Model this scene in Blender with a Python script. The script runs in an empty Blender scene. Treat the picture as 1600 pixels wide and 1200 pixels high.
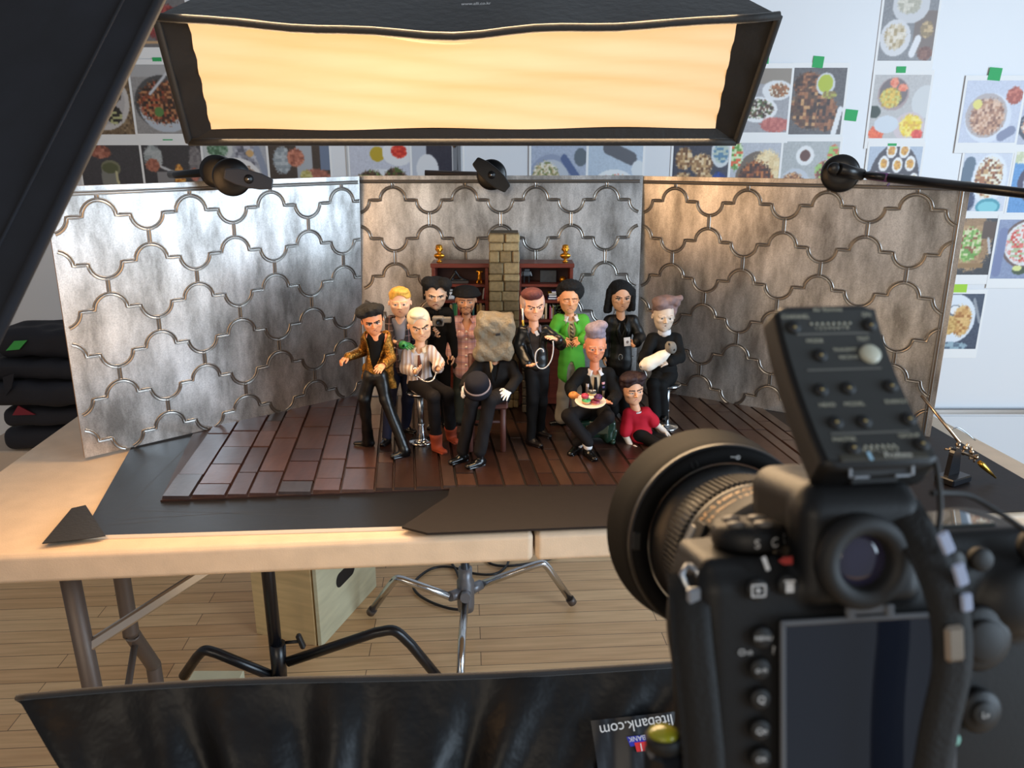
import bpy, math, random
import numpy as np
from mathutils import Vector, Matrix
SC = bpy.context.scene
COL = SC.collection
rnd = random.Random(7)
PI = math.pi
V3 = lambda *a: np.array(a, dtype=float)

# ---------------------------------------------------------------- camera model (1600 x 1200)
PITCH = math.radians(16.5); FPX = 1200.0; CZ = 1.27
def ray(px, py):
    u = (px-800)/FPX; v = (600-py)/FPX
    return V3(u, math.cos(PITCH)+v*math.sin(PITCH), -math.sin(PITCH)+v*math.cos(PITCH))
CAMP = V3(0, 0, CZ)
def G(px, py, z=.74):
    d = ray(px, py); return CAMP + d*((z-CZ)/d[2])
def W(px, py, Y):
    d = ray(px, py); return CAMP + d*(Y/d[1])
def D(px, py, dep): return CAMP + ray(px, py)*dep

# ---------------------------------------------------------------- colour + materials
def lin(c):
    return tuple(((x/255)/12.92 if x/255 <= .04045 else ((x/255+.055)/1.055)**2.4) for x in c)
def mat(name, rgb, rough=.6, metal=0., noise=None, bump=None, coat=0., emis=None, spec=None, trans=0., sheen=0., alpha=1.):
    m = bpy.data.materials.new(name); m.use_nodes = True
    nt = m.node_tree; b = nt.nodes['Principled BSDF']
    c = lin(rgb)
    b.inputs['Base Color'].default_value = (*c, 1)
    b.inputs['Roughness'].default_value = rough
    b.inputs['Metallic'].default_value = metal
    b.inputs['Coat Weight'].default_value = coat
    if spec is not None: b.inputs['Specular IOR Level'].default_value = spec
    if trans: b.inputs['Transmission Weight'].default_value = trans
    if sheen: b.inputs['Sheen Weight'].default_value = sheen
    if alpha < 1: b.inputs['Alpha'].default_value = alpha
    if emis:
        b.inputs['Emission Color'].default_value = (*lin(emis[0]), 1); b.inputs['Emission Strength'].default_value = emis[1]
    tc = None
    def coord():
        nonlocal tc
        if tc is None: tc = nt.nodes.new('ShaderNodeTexCoord')
        return tc.outputs['Object']
    if noise:
        sc, amt = noise[0], noise[1]
        sv = noise[2] if len(noise) > 2 else (1, 1, 1)
        mp = nt.nodes.new('ShaderNodeMapping'); mp.inputs['Scale'].default_value = sv
        nt.links.new(coord(), mp.inputs['Vector'])
        n = nt.nodes.new('ShaderNodeTexNoise'); n.inputs['Scale'].default_value = sc; n.inputs['Detail'].default_value = 5
        nt.links.new(mp.outputs[0], n.inputs['Vector'])
        r = nt.nodes.new('ShaderNodeValToRGB')
        r.color_ramp.elements[0].position = .3; r.color_ramp.elements[1].position = .7
        r.color_ramp.elements[0].color = (*[max(0, x*(1-amt)) for x in c], 1)
        r.color_ramp.elements[1].color = (*[min(1, x*(1+amt)) for x in c], 1)
        nt.links.new(n.outputs['Fac'], r.inputs['Fac']); nt.links.new(r.outputs['Color'], b.inputs['Base Color'])
    if bump:
        n = nt.nodes.new('ShaderNodeTexNoise'); n.inputs['Scale'].default_value = bump[0]; n.inputs['Detail'].default_value = 4
        nt.links.new(coord(), n.inputs['Vector'])
        bp = nt.nodes.new('ShaderNodeBump'); bp.inputs['Strength'].default_value = bump[1]
        bp.inputs['Distance'].default_value = bump[2] if len(bump) > 2 else .002
        nt.links.new(n.outputs['Fac'], bp.inputs['Height']); nt.links.new(bp.outputs['Normal'], b.inputs['Normal'])
    return m
def attr_mat(name, attr, rough=.6, metal=0., bump=None, mult=None, coat=0.):
    m = mat(name, (200, 200, 200), rough, metal, None, bump, coat)
    nt = m.node_tree; b = nt.nodes['Principled BSDF']
    a = nt.nodes.new('ShaderNodeAttribute'); a.attribute_name = attr
    out = a.outputs['Color']
    if mult:
        tc = nt.nodes.new('ShaderNodeTexCoord'); mp = nt.nodes.new('ShaderNodeMapping'); mp.inputs['Scale'].default_value = mult[2]
        n = nt.nodes.new('ShaderNodeTexNoise'); n.inputs['Scale'].default_value = mult[0]; n.inputs['Detail'].default_value = 6
        nt.links.new(tc.outputs['Object'], mp.inputs['Vector']); nt.links.new(mp.outputs[0], n.inputs['Vector'])
        r = nt.nodes.new('ShaderNodeValToRGB'); lo = 1-mult[1]
        r.color_ramp.elements[0].position = .3; r.color_ramp.elements[1].position = .7
        r.color_ramp.elements[0].color = (lo, lo, lo, 1); r.color_ramp.elements[1].color = (1, 1, 1, 1)
        nt.links.new(n.outputs['Fac'], r.inputs['Fac'])
        mx = nt.nodes.new('ShaderNodeMix'); mx.data_type = 'RGBA'; mx.blend_type = 'MULTIPLY'; mx.inputs[0].default_value = 1
        nt.links.new(out, mx.inputs[6]); nt.links.new(r.outputs['Color'], mx.inputs[7]); out = mx.outputs[2]
    nt.links.new(out, b.inputs['Base Color'])
    return m
def stripes(name, base, lines, rough=.8):
    """woven / printed bands. lines: (axis, period, width fraction, phase, rgb, strength)"""
    m = mat(name, base, rough); nt = m.node_tree; b = nt.nodes['Principled BSDF']
    tc = nt.nodes.new('ShaderNodeTexCoord'); sx = nt.nodes.new('ShaderNodeSeparateXYZ'); nt.links.new(tc.outputs['Object'], sx.inputs[0])
    prev = None
    for ax, per, wd, ph, rgb, st in lines:
        if isinstance(ax, str): src = sx.outputs['XYZ'.index(ax)]
        else:
            vm = nt.nodes.new('ShaderNodeVectorMath'); vm.operation = 'DOT_PRODUCT'; vm.inputs[1].default_value = ax
            nt.links.new(tc.outputs['Object'], vm.inputs[0]); src = vm.outputs['Value']
        a = nt.nodes.new('ShaderNodeMath'); a.operation = 'MULTIPLY_ADD'; a.inputs[1].default_value = 1/per; a.inputs[2].default_value = ph+50
        nt.links.new(src, a.inputs[0])
        f = nt.nodes.new('ShaderNodeMath'); f.operation = 'FRACT'; nt.links.new(a.outputs[0], f.inputs[0])
        l = nt.nodes.new('ShaderNodeMath'); l.operation = 'LESS_THAN'; l.inputs[1].default_value = wd; nt.links.new(f.outputs[0], l.inputs[0])
        s = nt.nodes.new('ShaderNodeMath'); s.operation = 'MULTIPLY'; s.inputs[1].default_value = st; nt.links.new(l.outputs[0], s.inputs[0])
        mx = nt.nodes.new('ShaderNodeMix'); mx.data_type = 'RGBA'; nt.links.new(s.outputs[0], mx.inputs[0])
        if prev is None: mx.inputs[6].default_value = (*lin(base), 1)
        else: nt.links.new(prev, mx.inputs[6])
        mx.inputs[7].default_value = (*lin(rgb), 1); prev = mx.outputs[2]
    nt.links.new(prev, b.inputs['Base Color'])
    return m

# ---------------------------------------------------------------- object helpers
ORG = {}                                   # origin of every thing, so that children stay in its local space
def tag(o, label=None, cat=None, group=None, kind=None):
    if label: o['label'] = label
    if cat: o['category'] = cat
    if group: o['group'] = group
    if kind: o['kind'] = kind
    return o
def thing(name, label, cat, loc, group=None):
    o = bpy.data.objects.new(name, None); o.empty_display_size = .02
    COL.objects.link(o); o.location = tuple(loc); ORG[o.name] = np.array(loc, float)
    return tag(o, label, cat, group)
def link_mesh(name, me, parent=None, origin=None):
    o = bpy.data.objects.new(name, me); COL.objects.link(o)
    if parent is not None:
        o.parent = parent; ORG[o.name] = ORG[parent.name]
    else:
        o.location = tuple(origin); ORG[o.name] = np.array(origin, float)
    return o
class MB:
    """collects shapes in world space and links them as ONE mesh object"""
    def __init__(s): s.v = []; s.f = []; s.m = []; s.sm = []; s.n = 0; s.fc = []
    def add(s, vs, fs, mi=0, smooth=False, col=None):
        vs = np.asarray(vs, float); s.v.append(vs)
        for f in fs: s.f.append(tuple(int(i)+s.n for i in f))
        s.m += [mi]*len(fs); s.sm += [smooth]*len(fs); s.n += len(vs)
        s.fc += [col or (1, 1, 1)]*len(fs)
        return s
    def box(s, c, size, R=None, mi=0, bev=0., col=None):
        h = np.asarray(size, float)/2; R = np.eye(3) if R is None else np.asarray(R)
        if bev <= 0 or bev > min(h)*.98:
            vs = [(sx*h[0], sy*h[1], sz*h[2]) for sx in (-1, 1) for sy in (-1, 1) for sz in (-1, 1)]
            fs = [(0, 1, 3, 2), (4, 6, 7, 5), (0, 4, 5, 1), (2, 3, 7, 6), (0, 2, 6, 4), (1, 5, 7, 3)]
            return s.add(np.array(vs)@R.T+np.asarray(c, float), fs, mi, False, col)
        vs = []; idx = {}
        for sx in (-1, 1):
            for sy in (-1, 1):
                for sz in (-1, 1):
                    for a in range(3):
                        p = [sx*(h[0]-bev), sy*(h[1]-bev), sz*(h[2]-bev)]; p[a] = (sx, sy, sz)[a]*h[a]
                        idx[(sx, sy, sz, a)] = len(vs); vs.append(p)
        fs = []
        o = [(-1, -1), (1, -1), (1, 1), (-1, 1)]
        for a in range(3):
            b_, c_ = [(1, 2), (2, 0), (0, 1)][a]
            for sg in (-1, 1):
                q = []
                for (p1, p2) in o:
                    k = [0, 0, 0]; k[a] = sg; k[b_] = p1; k[c_] = p2; q.append(idx[(*k, a)])
                fs.append(q if sg > 0 else q[::-1])
        for a in range(3):
            b_, c_ = [(1, 2), (2, 0), (0, 1)][a]
            for s1 in (-1, 1):
                for s2 in (-1, 1):
                    k0 = [0]*3; k1 = [0]*3; k0[a] = -1; k1[a] = 1
                    k0[b_] = k1[b_] = s1; k0[c_] = k1[c_] = s2
                    q = [idx[(*k0, b_)], idx[(*k1, b_)], idx[(*k1, c_)], idx[(*k0, c_)]]
                    fs.append(q if s1*s2 < 0 else q[::-1])
        for sx in (-1, 1):
            for sy in (-1, 1):
                for sz in (-1, 1):
                    q = [idx[(sx, sy, sz, a)] for a in range(3)]
                    fs.append(q if sx*sy*sz > 0 else q[::-1])
        return s.add(np.array(vs)@R.T+np.asarray(c, float), fs, mi, False, col)
    def tube(s, pts, r, n=12, mi=0, cap=True, smooth=True, col=None):
        pts = np.asarray(pts, float); k = len(pts)
        rs = np.full(k, r) if np.isscalar(r) else np.asarray(r, float)
        tg = np.gradient(pts, axis=0); tg /= np.linalg.norm(tg, axis=1)[:, None]+1e-12
        ref = V3(0, 0, 1) if abs(tg[0][2]) < .9 else V3(1, 0, 0)
        a = np.cross(tg[0], ref); a /= np.linalg.norm(a); vs = []
        for i in range(k):
            a = a-tg[i]*np.dot(a, tg[i]); a /= np.linalg.norm(a)+1e-12
            b = np.cross(tg[i], a)
            for j in range(n):
                t = 2*PI*j/n; vs.append(pts[i]+rs[i]*(a*math.cos(t)+b*math.sin(t)))
        fs = [(i*n+j, i*n+(j+1) % n, (i+1)*n+(j+1) % n, (i+1)*n+j) for i in range(k-1) for j in range(n)]
        s.add(vs, fs, mi, smooth, col)
        if cap:
            b0 = s.n-len(vs)
            s.f += [tuple(b0+j for j in range(n))[::-1], tuple(b0+(k-1)*n+j for j in range(n))]
            s.m += [mi]*2; s.sm += [False]*2; s.fc += [col or (1, 1, 1)]*2
        return s
    def lathe(s, c, axis, prof, n=32, mi=0, smooth=True, up=None, col=None):
        """prof: list of (radius, distance along axis)"""
        ax = np.asarray(axis, float); ax /= np.linalg.norm(ax)
        ref = V3(0, 0, 1) if abs(ax[2]) < .9 else V3(1, 0, 0)
        a = np.cross(ref, ax); a /= np.linalg.norm(a); b = np.cross(ax, a); vs = []
        for r, t in prof:
            for j in range(n):
                q = 2*PI*j/n; vs.append(np.asarray(c)+ax*t+max(r, 1e-5)*(a*math.cos(q)+b*math.sin(q)))
        fs = [(i*n+j, i*n+(j+1) % n, (i+1)*n+(j+1) % n, (i+1)*n+j) for i in range(len(prof)-1) for j in range(n)]
        return s.add(vs, fs, mi, smooth, col)
    def ball(s, c, r, n=16, mi=0, R=None, col=None):
        r = np.full(3, r) if np.isscalar(r) else np.asarray(r, float); R = np.eye(3) if R is None else np.asarray(R)
        vs = []; m = max(6, n//2+1)
        for i in range(m+1):
            th = PI*i/m
            for j in range(n):
                ph = 2*PI*j/n; vs.append((math.sin(th)*math.cos(ph), math.sin(th)*math.sin(ph), -math.cos(th)))
        vs = (np.array(vs)*r)@R.T+np.asarray(c, float)
        fs = [(i*n+j, i*n+(j+1) % n, (i+1)*n+(j+1) % n, (i+1)*n+j) for i in range(m) for j in range(n)]
        return s.add(vs, fs, mi, True, col)
    def prism(s, poly, d, mi=0, col=None, mi_side=None):
        """poly: planar 3D ring; extruded by vector d"""
        p = np.asarray(poly, float); n = len(p); d = np.asarray(d, float)
        nrm = sum(np.cross(p[i]-p[0], p[(i+1) % n]-p[0]) for i in range(n))
        if np.dot(nrm, d) < 0: p = p[::-1]
        vs = np.vstack([p, p+d])
        s.add(vs, [tuple(range(n))[::-1], tuple(range(n, 2*n))], mi, False, col)
        b0 = s.n-2*n
        sd = [(b0+i, b0+(i+1) % n, b0+n+(i+1) % n, b0+n+i) for i in range(n)]
        s.f += sd; s.m += [mi if mi_side is None else mi_side]*n; s.sm += [False]*n; s.fc += [col or (1, 1, 1)]*n
        return s
    def grid(s, P, mi=0, smooth=True, col=None):
        """P: array (a, b, 3)"""
        a, b, _ = P.shape
        return s.add(P.reshape(-1, 3), [(i*b+j, (i+1)*b+j, (i+1)*b+j+1, i*b+j+1) for i in range(a-1) for j in range(b-1)], mi, smooth, col)
    def build(s, name, mats, parent=None, origin=None, fcol=False, bevel=0., double=False):
        me = bpy.data.meshes.new(name)
        v = np.vstack(s.v)
        org = ORG[parent.name] if parent is not None else (np.asarray(origin, float) if origin is not None else V3(*(v[:, 0].min()+v[:, 0].max(), v[:, 1].min()+v[:, 1].max(), 2*v[:, 2].min()))/2)
        me.from_pydata([tuple(q) for q in v-org], [], s.f)
        if not isinstance(mats, (list, tuple)): mats = [mats]
        for m in mats: me.materials.append(m)
        me.polygons.foreach_set('material_index', s.m); me.polygons.foreach_set('use_smooth', s.sm)
        if fcol:
            at = me.attributes.new('col', 'FLOAT_COLOR', 'FACE')
            at.data.foreach_set('color', np.array([(*c, 1) for c in s.fc], dtype=np.float32).ravel())
        me.update()
        o = link_mesh(name, me, parent, org)
        if bevel:
            bm = o.modifiers.new('soft edges', 'BEVEL'); bm.width = bevel; bm.segments = 2; bm.limit_method = 'ANGLE'
        return o
def rotz(a): c, s = math.cos(a), math.sin(a); return np.array([[c, -s, 0], [s, c, 0], [0, 0, 1.]])
def rotx(a): c, s = math.cos(a), math.sin(a); return np.array([[1., 0, 0], [0, c, -s], [0, s, c]])
def roty(a): c, s = math.cos(a), math.sin(a); return np.array([[c, 0, s], [0, 1., 0], [-s, 0, c]])
def unit(v): v = np.asarray(v, float); return v/(np.linalg.norm(v)+1e-12)
def smoothpath(pts, n=8):
    """Catmull-Rom through the points"""
    p = [np.asarray(q, float) for q in pts]; p = [2*p[0]-p[1]]+p+[2*p[-1]-p[-2]]; out = []
    for i in range(1, len(p)-2):
        for j in range(n):
            t = j/n
            out.append(.5*((2*p[i])+(p[i+1]-p[i-1])*t+(2*p[i-1]-5*p[i]+4*p[i+1]-p[i+2])*t*t+(3*p[i]-p[i-1]-3*p[i+1]+p[i+2])*t**3))
    out.append(p[-2]); return np.array(out)
def text_mesh(s, size, M, m, name, parent, depth=.0):
    """flat lettering. M: 3x4 placing text x,y,normal + origin (world)"""
    cu = bpy.data.curves.new('lettering', 'FONT'); cu.body = s; cu.size = size; cu.align_x = 'CENTER'; cu.align_y = 'CENTER'
    cu.extrude = depth
    o = bpy.data.objects.new('lettering', cu); COL.objects.link(o)
    bpy.context.view_layer.update()
    me = bpy.data.meshes.new_from_object(o.evaluated_get(bpy.context.evaluated_depsgraph_get()))
    bpy.data.objects.remove(o)
    v = np.array([tuple(q.co) for q in me.vertices]).reshape(-1, 3)
    X, Yv, N, O = M
    wv = np.outer(v[:, 0], X)+np.outer(v[:, 1], Yv)+np.outer(v[:, 2], N)+O
    fs = [tuple(p.vertices) for p in me.polygons]
    bpy.data.meshes.remove(me)
    return wv, fs

# ---------------------------------------------------------------- implicit surfaces -> mesh
class SDF:
    def __init__(s, lo, hi, h):
        s.lo = np.asarray(lo, float)-3*h; s.h = h
        s.n = np.ceil((np.asarray(hi, float)+3*h-s.lo)/h).astype(int)+1
        s.d = np.full(tuple(s.n), 9., np.float32); s.t = np.zeros(tuple(s.n), np.int8)
    def blk(s, lo, hi):
        a = np.maximum(np.floor((np.asarray(lo)-s.lo)/s.h).astype(int), 0); b = np.minimum(np.ceil((np.asarray(hi)-s.lo)/s.h).astype(int)+1, s.n)
        if np.any(b <= a): return None
        ax = [((np.arange(a[i], b[i])*s.h)+s.lo[i]).astype(np.float32) for i in range(3)]
        return (slice(a[0], b[0]), slice(a[1], b[1]), slice(a[2], b[2])), ax[0][:, None, None], ax[1][None, :, None], ax[2][None, None, :]
    def put(s, lo, hi, fn, k=0., tg=0, sub=False):
        pad = k+3*s.h
        q = s.blk(np.asarray(lo)-pad, np.asarray(hi)+pad)
        if q is None: return s
        sl, X, Y, Z = q; nd = fn(X, Y, Z).astype(np.float32); d = s.d[sl]
        if sub:
            nd = -nd
            if k > 0:
                hh = np.clip(.5-.5*(d-nd)/k, 0, 1); s.d[sl] = d*(1-hh)+nd*hh+k*hh*(1-hh)
            else: s.d[sl] = np.maximum(d, nd)
            return s
        w = nd < d
        if k > 0:
            hh = np.clip(.5+.5*(d-nd)/k, 0, 1); s.d[sl] = d*(1-hh)+nd*hh-k*hh*(1-hh)
        else: s.d[sl] = np.minimum(d, nd)
        t = s.t[sl]; t[w] = tg
        return s
    def cone(s, a, b, ra, rb=None, k=0., tg=0, sub=False, fl=None):
        """tapered round limb; fl=(axis, factor): flattened along that axis"""
        a = np.asarray(a, float); b = np.asarray(b, float); rb = ra if rb is None else rb
        m = max(ra, rb); ba = b-a; L = max(float(ba@ba), 1e-12)
        if fl is not None:
            ax, fc = np.asarray(fl[0], float), fl[1]
            def fn(X, Y, Z):
                x, y, z = X-a[0], Y-a[1], Z-a[2]
                e = (x*ax[0]+y*ax[1]+z*ax[2])*(1/fc-1)
                x, y, z = x+e*ax[0], y+e*ax[1], z+e*ax[2]
                t = np.clip((x*ba[0]+y*ba[1]+z*ba[2])/L, 0, 1)
                return (np.sqrt((x-t*ba[0])**2+(y-t*ba[1])**2+(z-t*ba[2])**2)-(ra+(rb-ra)*t))*min(1, fc*1.15)
        else:
            def fn(X, Y, Z):
                x, y, z = X-a[0], Y-a[1], Z-a[2]
                t = np.clip((x*ba[0]+y*ba[1]+z*ba[2])/L, 0, 1)
                return np.sqrt((x-t*ba[0])**2+(y-t*ba[1])**2+(z-t*ba[2])**2)-(ra+(rb-ra)*t)
        return s.put(np.minimum(a, b)-m, np.maximum(a, b)+m, fn, k, tg, sub)
    def ell(s, c, r, R=None, k=0., tg=0, sub=False):
        c = np.asarray(c, float); r = np.full(3, r) if np.isscalar(r) else np.asarray(r, float); R = np.eye(3) if R is None else np.asarray(R)
        m = np.abs(R)@r
        def fn(X, Y, Z):
            x, y, z = X-c[0], Y-c[1], Z-c[2]
            q = [(x*R[0, i]+y*R[1, i]+z*R[2, i])/r[i] for i in range(3)]
            k0 = np.sqrt(q[0]**2+q[1]**2+q[2]**2); k1 = np.sqrt(sum((q[i]/r[i])**2 for i in range(3)))
            return k0*(k0-1)/(k1+1e-9)
        return s.put(c-m, c+m, fn, k, tg, sub)
    def box(s, c, half, R=None, rd=0., k=0., tg=0, sub=False):
        c = np.asarray(c, float); hf = np.asarray(half, float)-rd; R = np.eye(3) if R is None else np.asarray(R)
        m = np.abs(R)@np.asarray(half, float)
        def fn(X, Y, Z):
            x, y, z = X-c[0], Y-c[1], Z-c[2]
            q = [np.abs(x*R[0, i]+y*R[1, i]+z*R[2, i])-hf[i] for i in range(3)]
            o = np.sqrt(sum(np.maximum(w, 0)**2 for w in q))
            return o+np.minimum(np.maximum(np.maximum(q[0], q[1]), q[2]), 0)-rd
        return s.put(c-m, c+m, fn, k, tg, sub)
    def cyl(s, a, b, r, rd=0., k=0., tg=0, sub=False):
        a = np.asarray(a, float); b = np.asarray(b, float); L = np.linalg.norm(b-a); u = (b-a)/L; c = (a+b)/2
        def fn(X, Y, Z):
            x, y, z = X-c[0], Y-c[1], Z-c[2]; t = x*u[0]+y*u[1]+z*u[2]
            e = np.sqrt(np.maximum(x*x+y*y+z*z-t*t, 0))-(r-rd); t = np.abs(t)-(L/2-rd)
            return np.sqrt(np.maximum(e, 0)**2+np.maximum(t, 0)**2)+np.minimum(np.maximum(e, t), 0)-rd
        return s.put(np.minimum(a, b)-r, np.maximum(a, b)+r, fn, k, tg, sub)
    def warp(s, amp, scale, seed=0):
        """lumpy cloth: shifts the surface by a cheap sum of sines"""
        rs = np.random.RandomState(seed); X = [(np.arange(s.n[i])*s.h+s.lo[i]).astype(np.float32) for i in range(3)]
        X = (X[0][:, None, None], X[1][None, :, None], X[2][None, None, :]); f = 0
        for _ in range(6):
            w = rs.normal(size=3)*scale; f = f+np.sin(X[0]*w[0]+X[1]*w[1]+X[2]*w[2]+rs.uniform(0, 6.28))
        s.d += (amp*f/2.4).astype(np.float32); return s
    def mesh(s, name, mats, parent=None, origin=None, colfn=None):
        d = s.d; neg = d < 0
        n0, n1, n2 = (i-1 for i in d.shape)
        cnt = np.zeros((n0, n1, n2), np.int8)
        for i in (0, 1):
            for j in (0, 1):
                for k in (0, 1): cnt += neg[i:i+n0, j:j+n1, k:k+n2]
        idx = np.argwhere((cnt > 0) & (cnt < 8))
        pos = np.zeros((len(idx), 3), np.float32); c = np.zeros(len(idx), np.float32)
        cv = {}
        for o in [(i, j, k) for i in (0, 1) for j in (0, 1) for k in (0, 1)]:
            cv[o] = d[idx[:, 0]+o[0], idx[:, 1]+o[1], idx[:, 2]+o[2]]
        for o in cv:
            for a in range(3):
                if o[a] == 0:
                    p = list(o); p[a] = 1; p = tuple(p)
                    d0, d1 = cv[o], cv[p]; x = (d0 < 0) != (d1 < 0)
                    t = np.where(x, d0/np.where(x, d0-d1, 1), 0)
                    q = np.array(o, np.float32)[None, :].repeat(len(idx), 0); q[:, a] += t
                    pos += np.where(x[:, None], q, 0); c += x
        verts = (idx+pos/c[:, None])*s.h+s.lo
        vid = np.full((n0, n1, n2), -1, np.int32); vid[idx[:, 0], idx[:, 1], idx[:, 2]] = np.arange(len(idx))
        fs = []
        for a in range(3):
            b, e = (a+1) % 3, (a+2) % 3
            s0 = [slice(0, m) for m in d.shape]; s0[a] = slice(0, d.shape[a]-1); s1 = list(s0); s1[a] = slice(1, d.shape[a])
            x = neg[tuple(s0)] != neg[tuple(s1)]
            for m in (b, e): sl = [slice(None)]*3; sl[m] = 0; x[tuple(sl)] = False; sl[m] = -1; x[tuple(sl)] = False
            p = np.argwhere(x)
            if not len(p): continue
            def g(db, de):
                q = p.copy(); q[:, b] += db; q[:, e] += de; return vid[q[:, 0], q[:, 1], q[:, 2]]
            quad = np.stack([g(-1, -1), g(0, -1), g(0, 0), g(-1, 0)], 1)
            inn = neg[p[:, 0], p[:, 1], p[:, 2]]; quad[~inn] = quad[~inn][:, ::-1]
            fs.append(quad)
        fs = np.vstack(fs); fs = fs[(fs >= 0).all(1)]
        # one relaxation pass
        acc = np.zeros_like(verts); w = np.zeros(len(verts))
        for i in range(4):
            np.add.at(acc, fs[:, i], verts[fs[:, (i+1) % 4]]+verts[fs[:, (i+3) % 4]]); np.add.at(w, fs[:, i], 2)
        verts = verts*.6+.4*acc/np.maximum(w, 1)[:, None]
        org = ORG[parent.name] if parent is not None else (np.asarray(origin, float) if origin is not None else V3(*((verts.min(0)+verts.max(0))/2)[:2], verts[:, 2].min()))
        me = bpy.data.meshes.new(name)
        me.vertices.add(len(verts)); me.vertices.foreach_set('co', (verts-org).astype(np.float32).ravel())
        me.loops.add(len(fs)*4); me.loops.foreach_set('vertex_index', fs.astype(np.int32).ravel())
        me.polygons.add(len(fs)); me.polygons.foreach_set('loop_start', np.arange(0, len(fs)*4, 4, dtype=np.int32))
        me.polygons.foreach_set('loop_total', np.full(len(fs), 4, np.int32))
        if not isinstance(mats, (list, tuple)): mats = [mats]
        for m in mats: me.materials.append(m)
        fcn = verts[fs].mean(1)
        gi = np.clip(np.round((fcn-s.lo)/s.h).astype(int), 0, s.n-1)
        me.polygons.foreach_set('material_index', np.minimum(s.t[gi[:, 0], gi[:, 1], gi[:, 2]], len(mats)-1).astype(np.int32))
        me.polygons.foreach_set('use_smooth', np.ones(len(fs), bool))
        me.update(calc_edges=True); me.validate()
        return link_mesh(name, me, parent, org)
# ================================================================= ROOM
WY = 2.75
M = {}
M['wall'] = mat('white board paint', (226, 229, 234), .35, bump=(300, .05), spec=.35)
M['chrome'] = mat('chrome', (200, 202, 205), .16, 1.)
M['alu'] = mat('aluminium', (190, 193, 197), .3, 1.)
M['black_plastic'] = mat('black plastic', (20, 20, 22), .38)
M['black_metal'] = mat('black enamel', (16, 17, 22), .3)
M['black_fabric'] = mat('black fabric', (24, 24, 27), .75, bump=(900, .15), sheen=.15)
M['paper'] = mat('white paper', (238, 239, 240), .6)
M['green_tape'] = mat('green tape', (40, 170, 95), .6)
M['lime_tape'] = mat('lime tape', (165, 215, 60), .6)
M['print'] = attr_mat('printed photograph', 'col', .45)

b = MB(); b.box((0, WY+.05, 1.6), (9, .1, 3.2)); tag(b.build('wall_back', M['wall']), kind='structure')
# maple strip floor
m = mat('maple strip floor', (200, 165, 122), .42); nt = m.node_tree; bs = nt.nodes['Principled BSDF']
tc = nt.nodes.new('ShaderNodeTexCoord'); mp = nt.nodes.new('ShaderNodeMapping'); mp.inputs['Rotation'].default_value = (0, 0, math.radians(-3.5))
nt.links.new(tc.outputs['Object'], mp.inputs[0])
bk = nt.nodes.new('ShaderNodeTexBrick'); bk.offset = .37; bk.inputs['Scale'].default_value = 1
bk.inputs['Brick Width'].default_value = .8; bk.inputs['Row Height'].default_value = .057; bk.inputs['Mortar Size'].default_value = .0011
bk.inputs['Mortar Smooth'].default_value = .3; bk.inputs['Bias'].default_value = -.1
bk.inputs['Color1'].default_value = (*lin((232, 194, 146)), 1); bk.inputs['Color2'].default_value = (*lin((212, 168, 120)), 1); bk.inputs['Mortar'].default_value = (*lin((95, 70, 48)), 1)
nt.links.new(mp.outputs[0], bk.inputs['Vector'])
mp2 = nt.nodes.new('ShaderNodeMapping'); mp2.inputs['Scale'].default_value = (2.5, 40, 1); nt.links.new(mp.outputs[0], mp2.inputs[0])
nz = nt.nodes.new('ShaderNodeTexNoise'); nz.inputs['Scale'].default_value = 2.2; nz.inputs['Detail'].default_value = 6; nt.links.new(mp2.outputs[0], nz.inputs['Vector'])
rp = nt.nodes.new('ShaderNodeValToRGB'); rp.color_ramp.elements[0].position = .3; rp.color_ramp.elements[0].color = (.78, .74, .7, 1); rp.color_ramp.elements[1].position = .7
nt.links.new(nz.outputs['Fac'], rp.inputs['Fac'])
mx = nt.nodes.new('ShaderNodeMix'); mx.data_type = 'RGBA'; mx.blend_type = 'MULTIPLY'; mx.inputs[0].default_value = 1
nt.links.new(bk.outputs['Color'], mx.inputs[6]); nt.links.new(rp.outputs['Color'], mx.inputs[7]); nt.links.new(mx.outputs[2], bs.inputs['Base Color'])
b = MB(); b.box((0, .4, -.05), (9, 4.8, .1)); tag(b.build('floor', m), kind='structure')
# chair rail of the board wall
rz = W(1530, 640, WY)[2]
b = MB(); b.box((1.5, WY-.012, rz), (4.6, .022, .022), bev=.004); b.box((1.5, WY-.02, rz-.008), (4.6, .006, .004)); tag(b.build('trim_1', M['alu']), kind='structure')
b = MB(); b.box((1.5, WY-.003, rz/2-.01), (4.6, .004, rz-.03)); tag(b.build('trim_2', mat('lower wall panel', (214, 219, 226), .5)), kind='structure')
b = MB(); b.box((W(547, 240, WY)[0]-.01, WY-.002, 1.9), (.006, .004, 2.4)); tag(b.build('trim_3', mat('board seam', (188, 190, 193), .4)), kind='structure')

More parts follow.
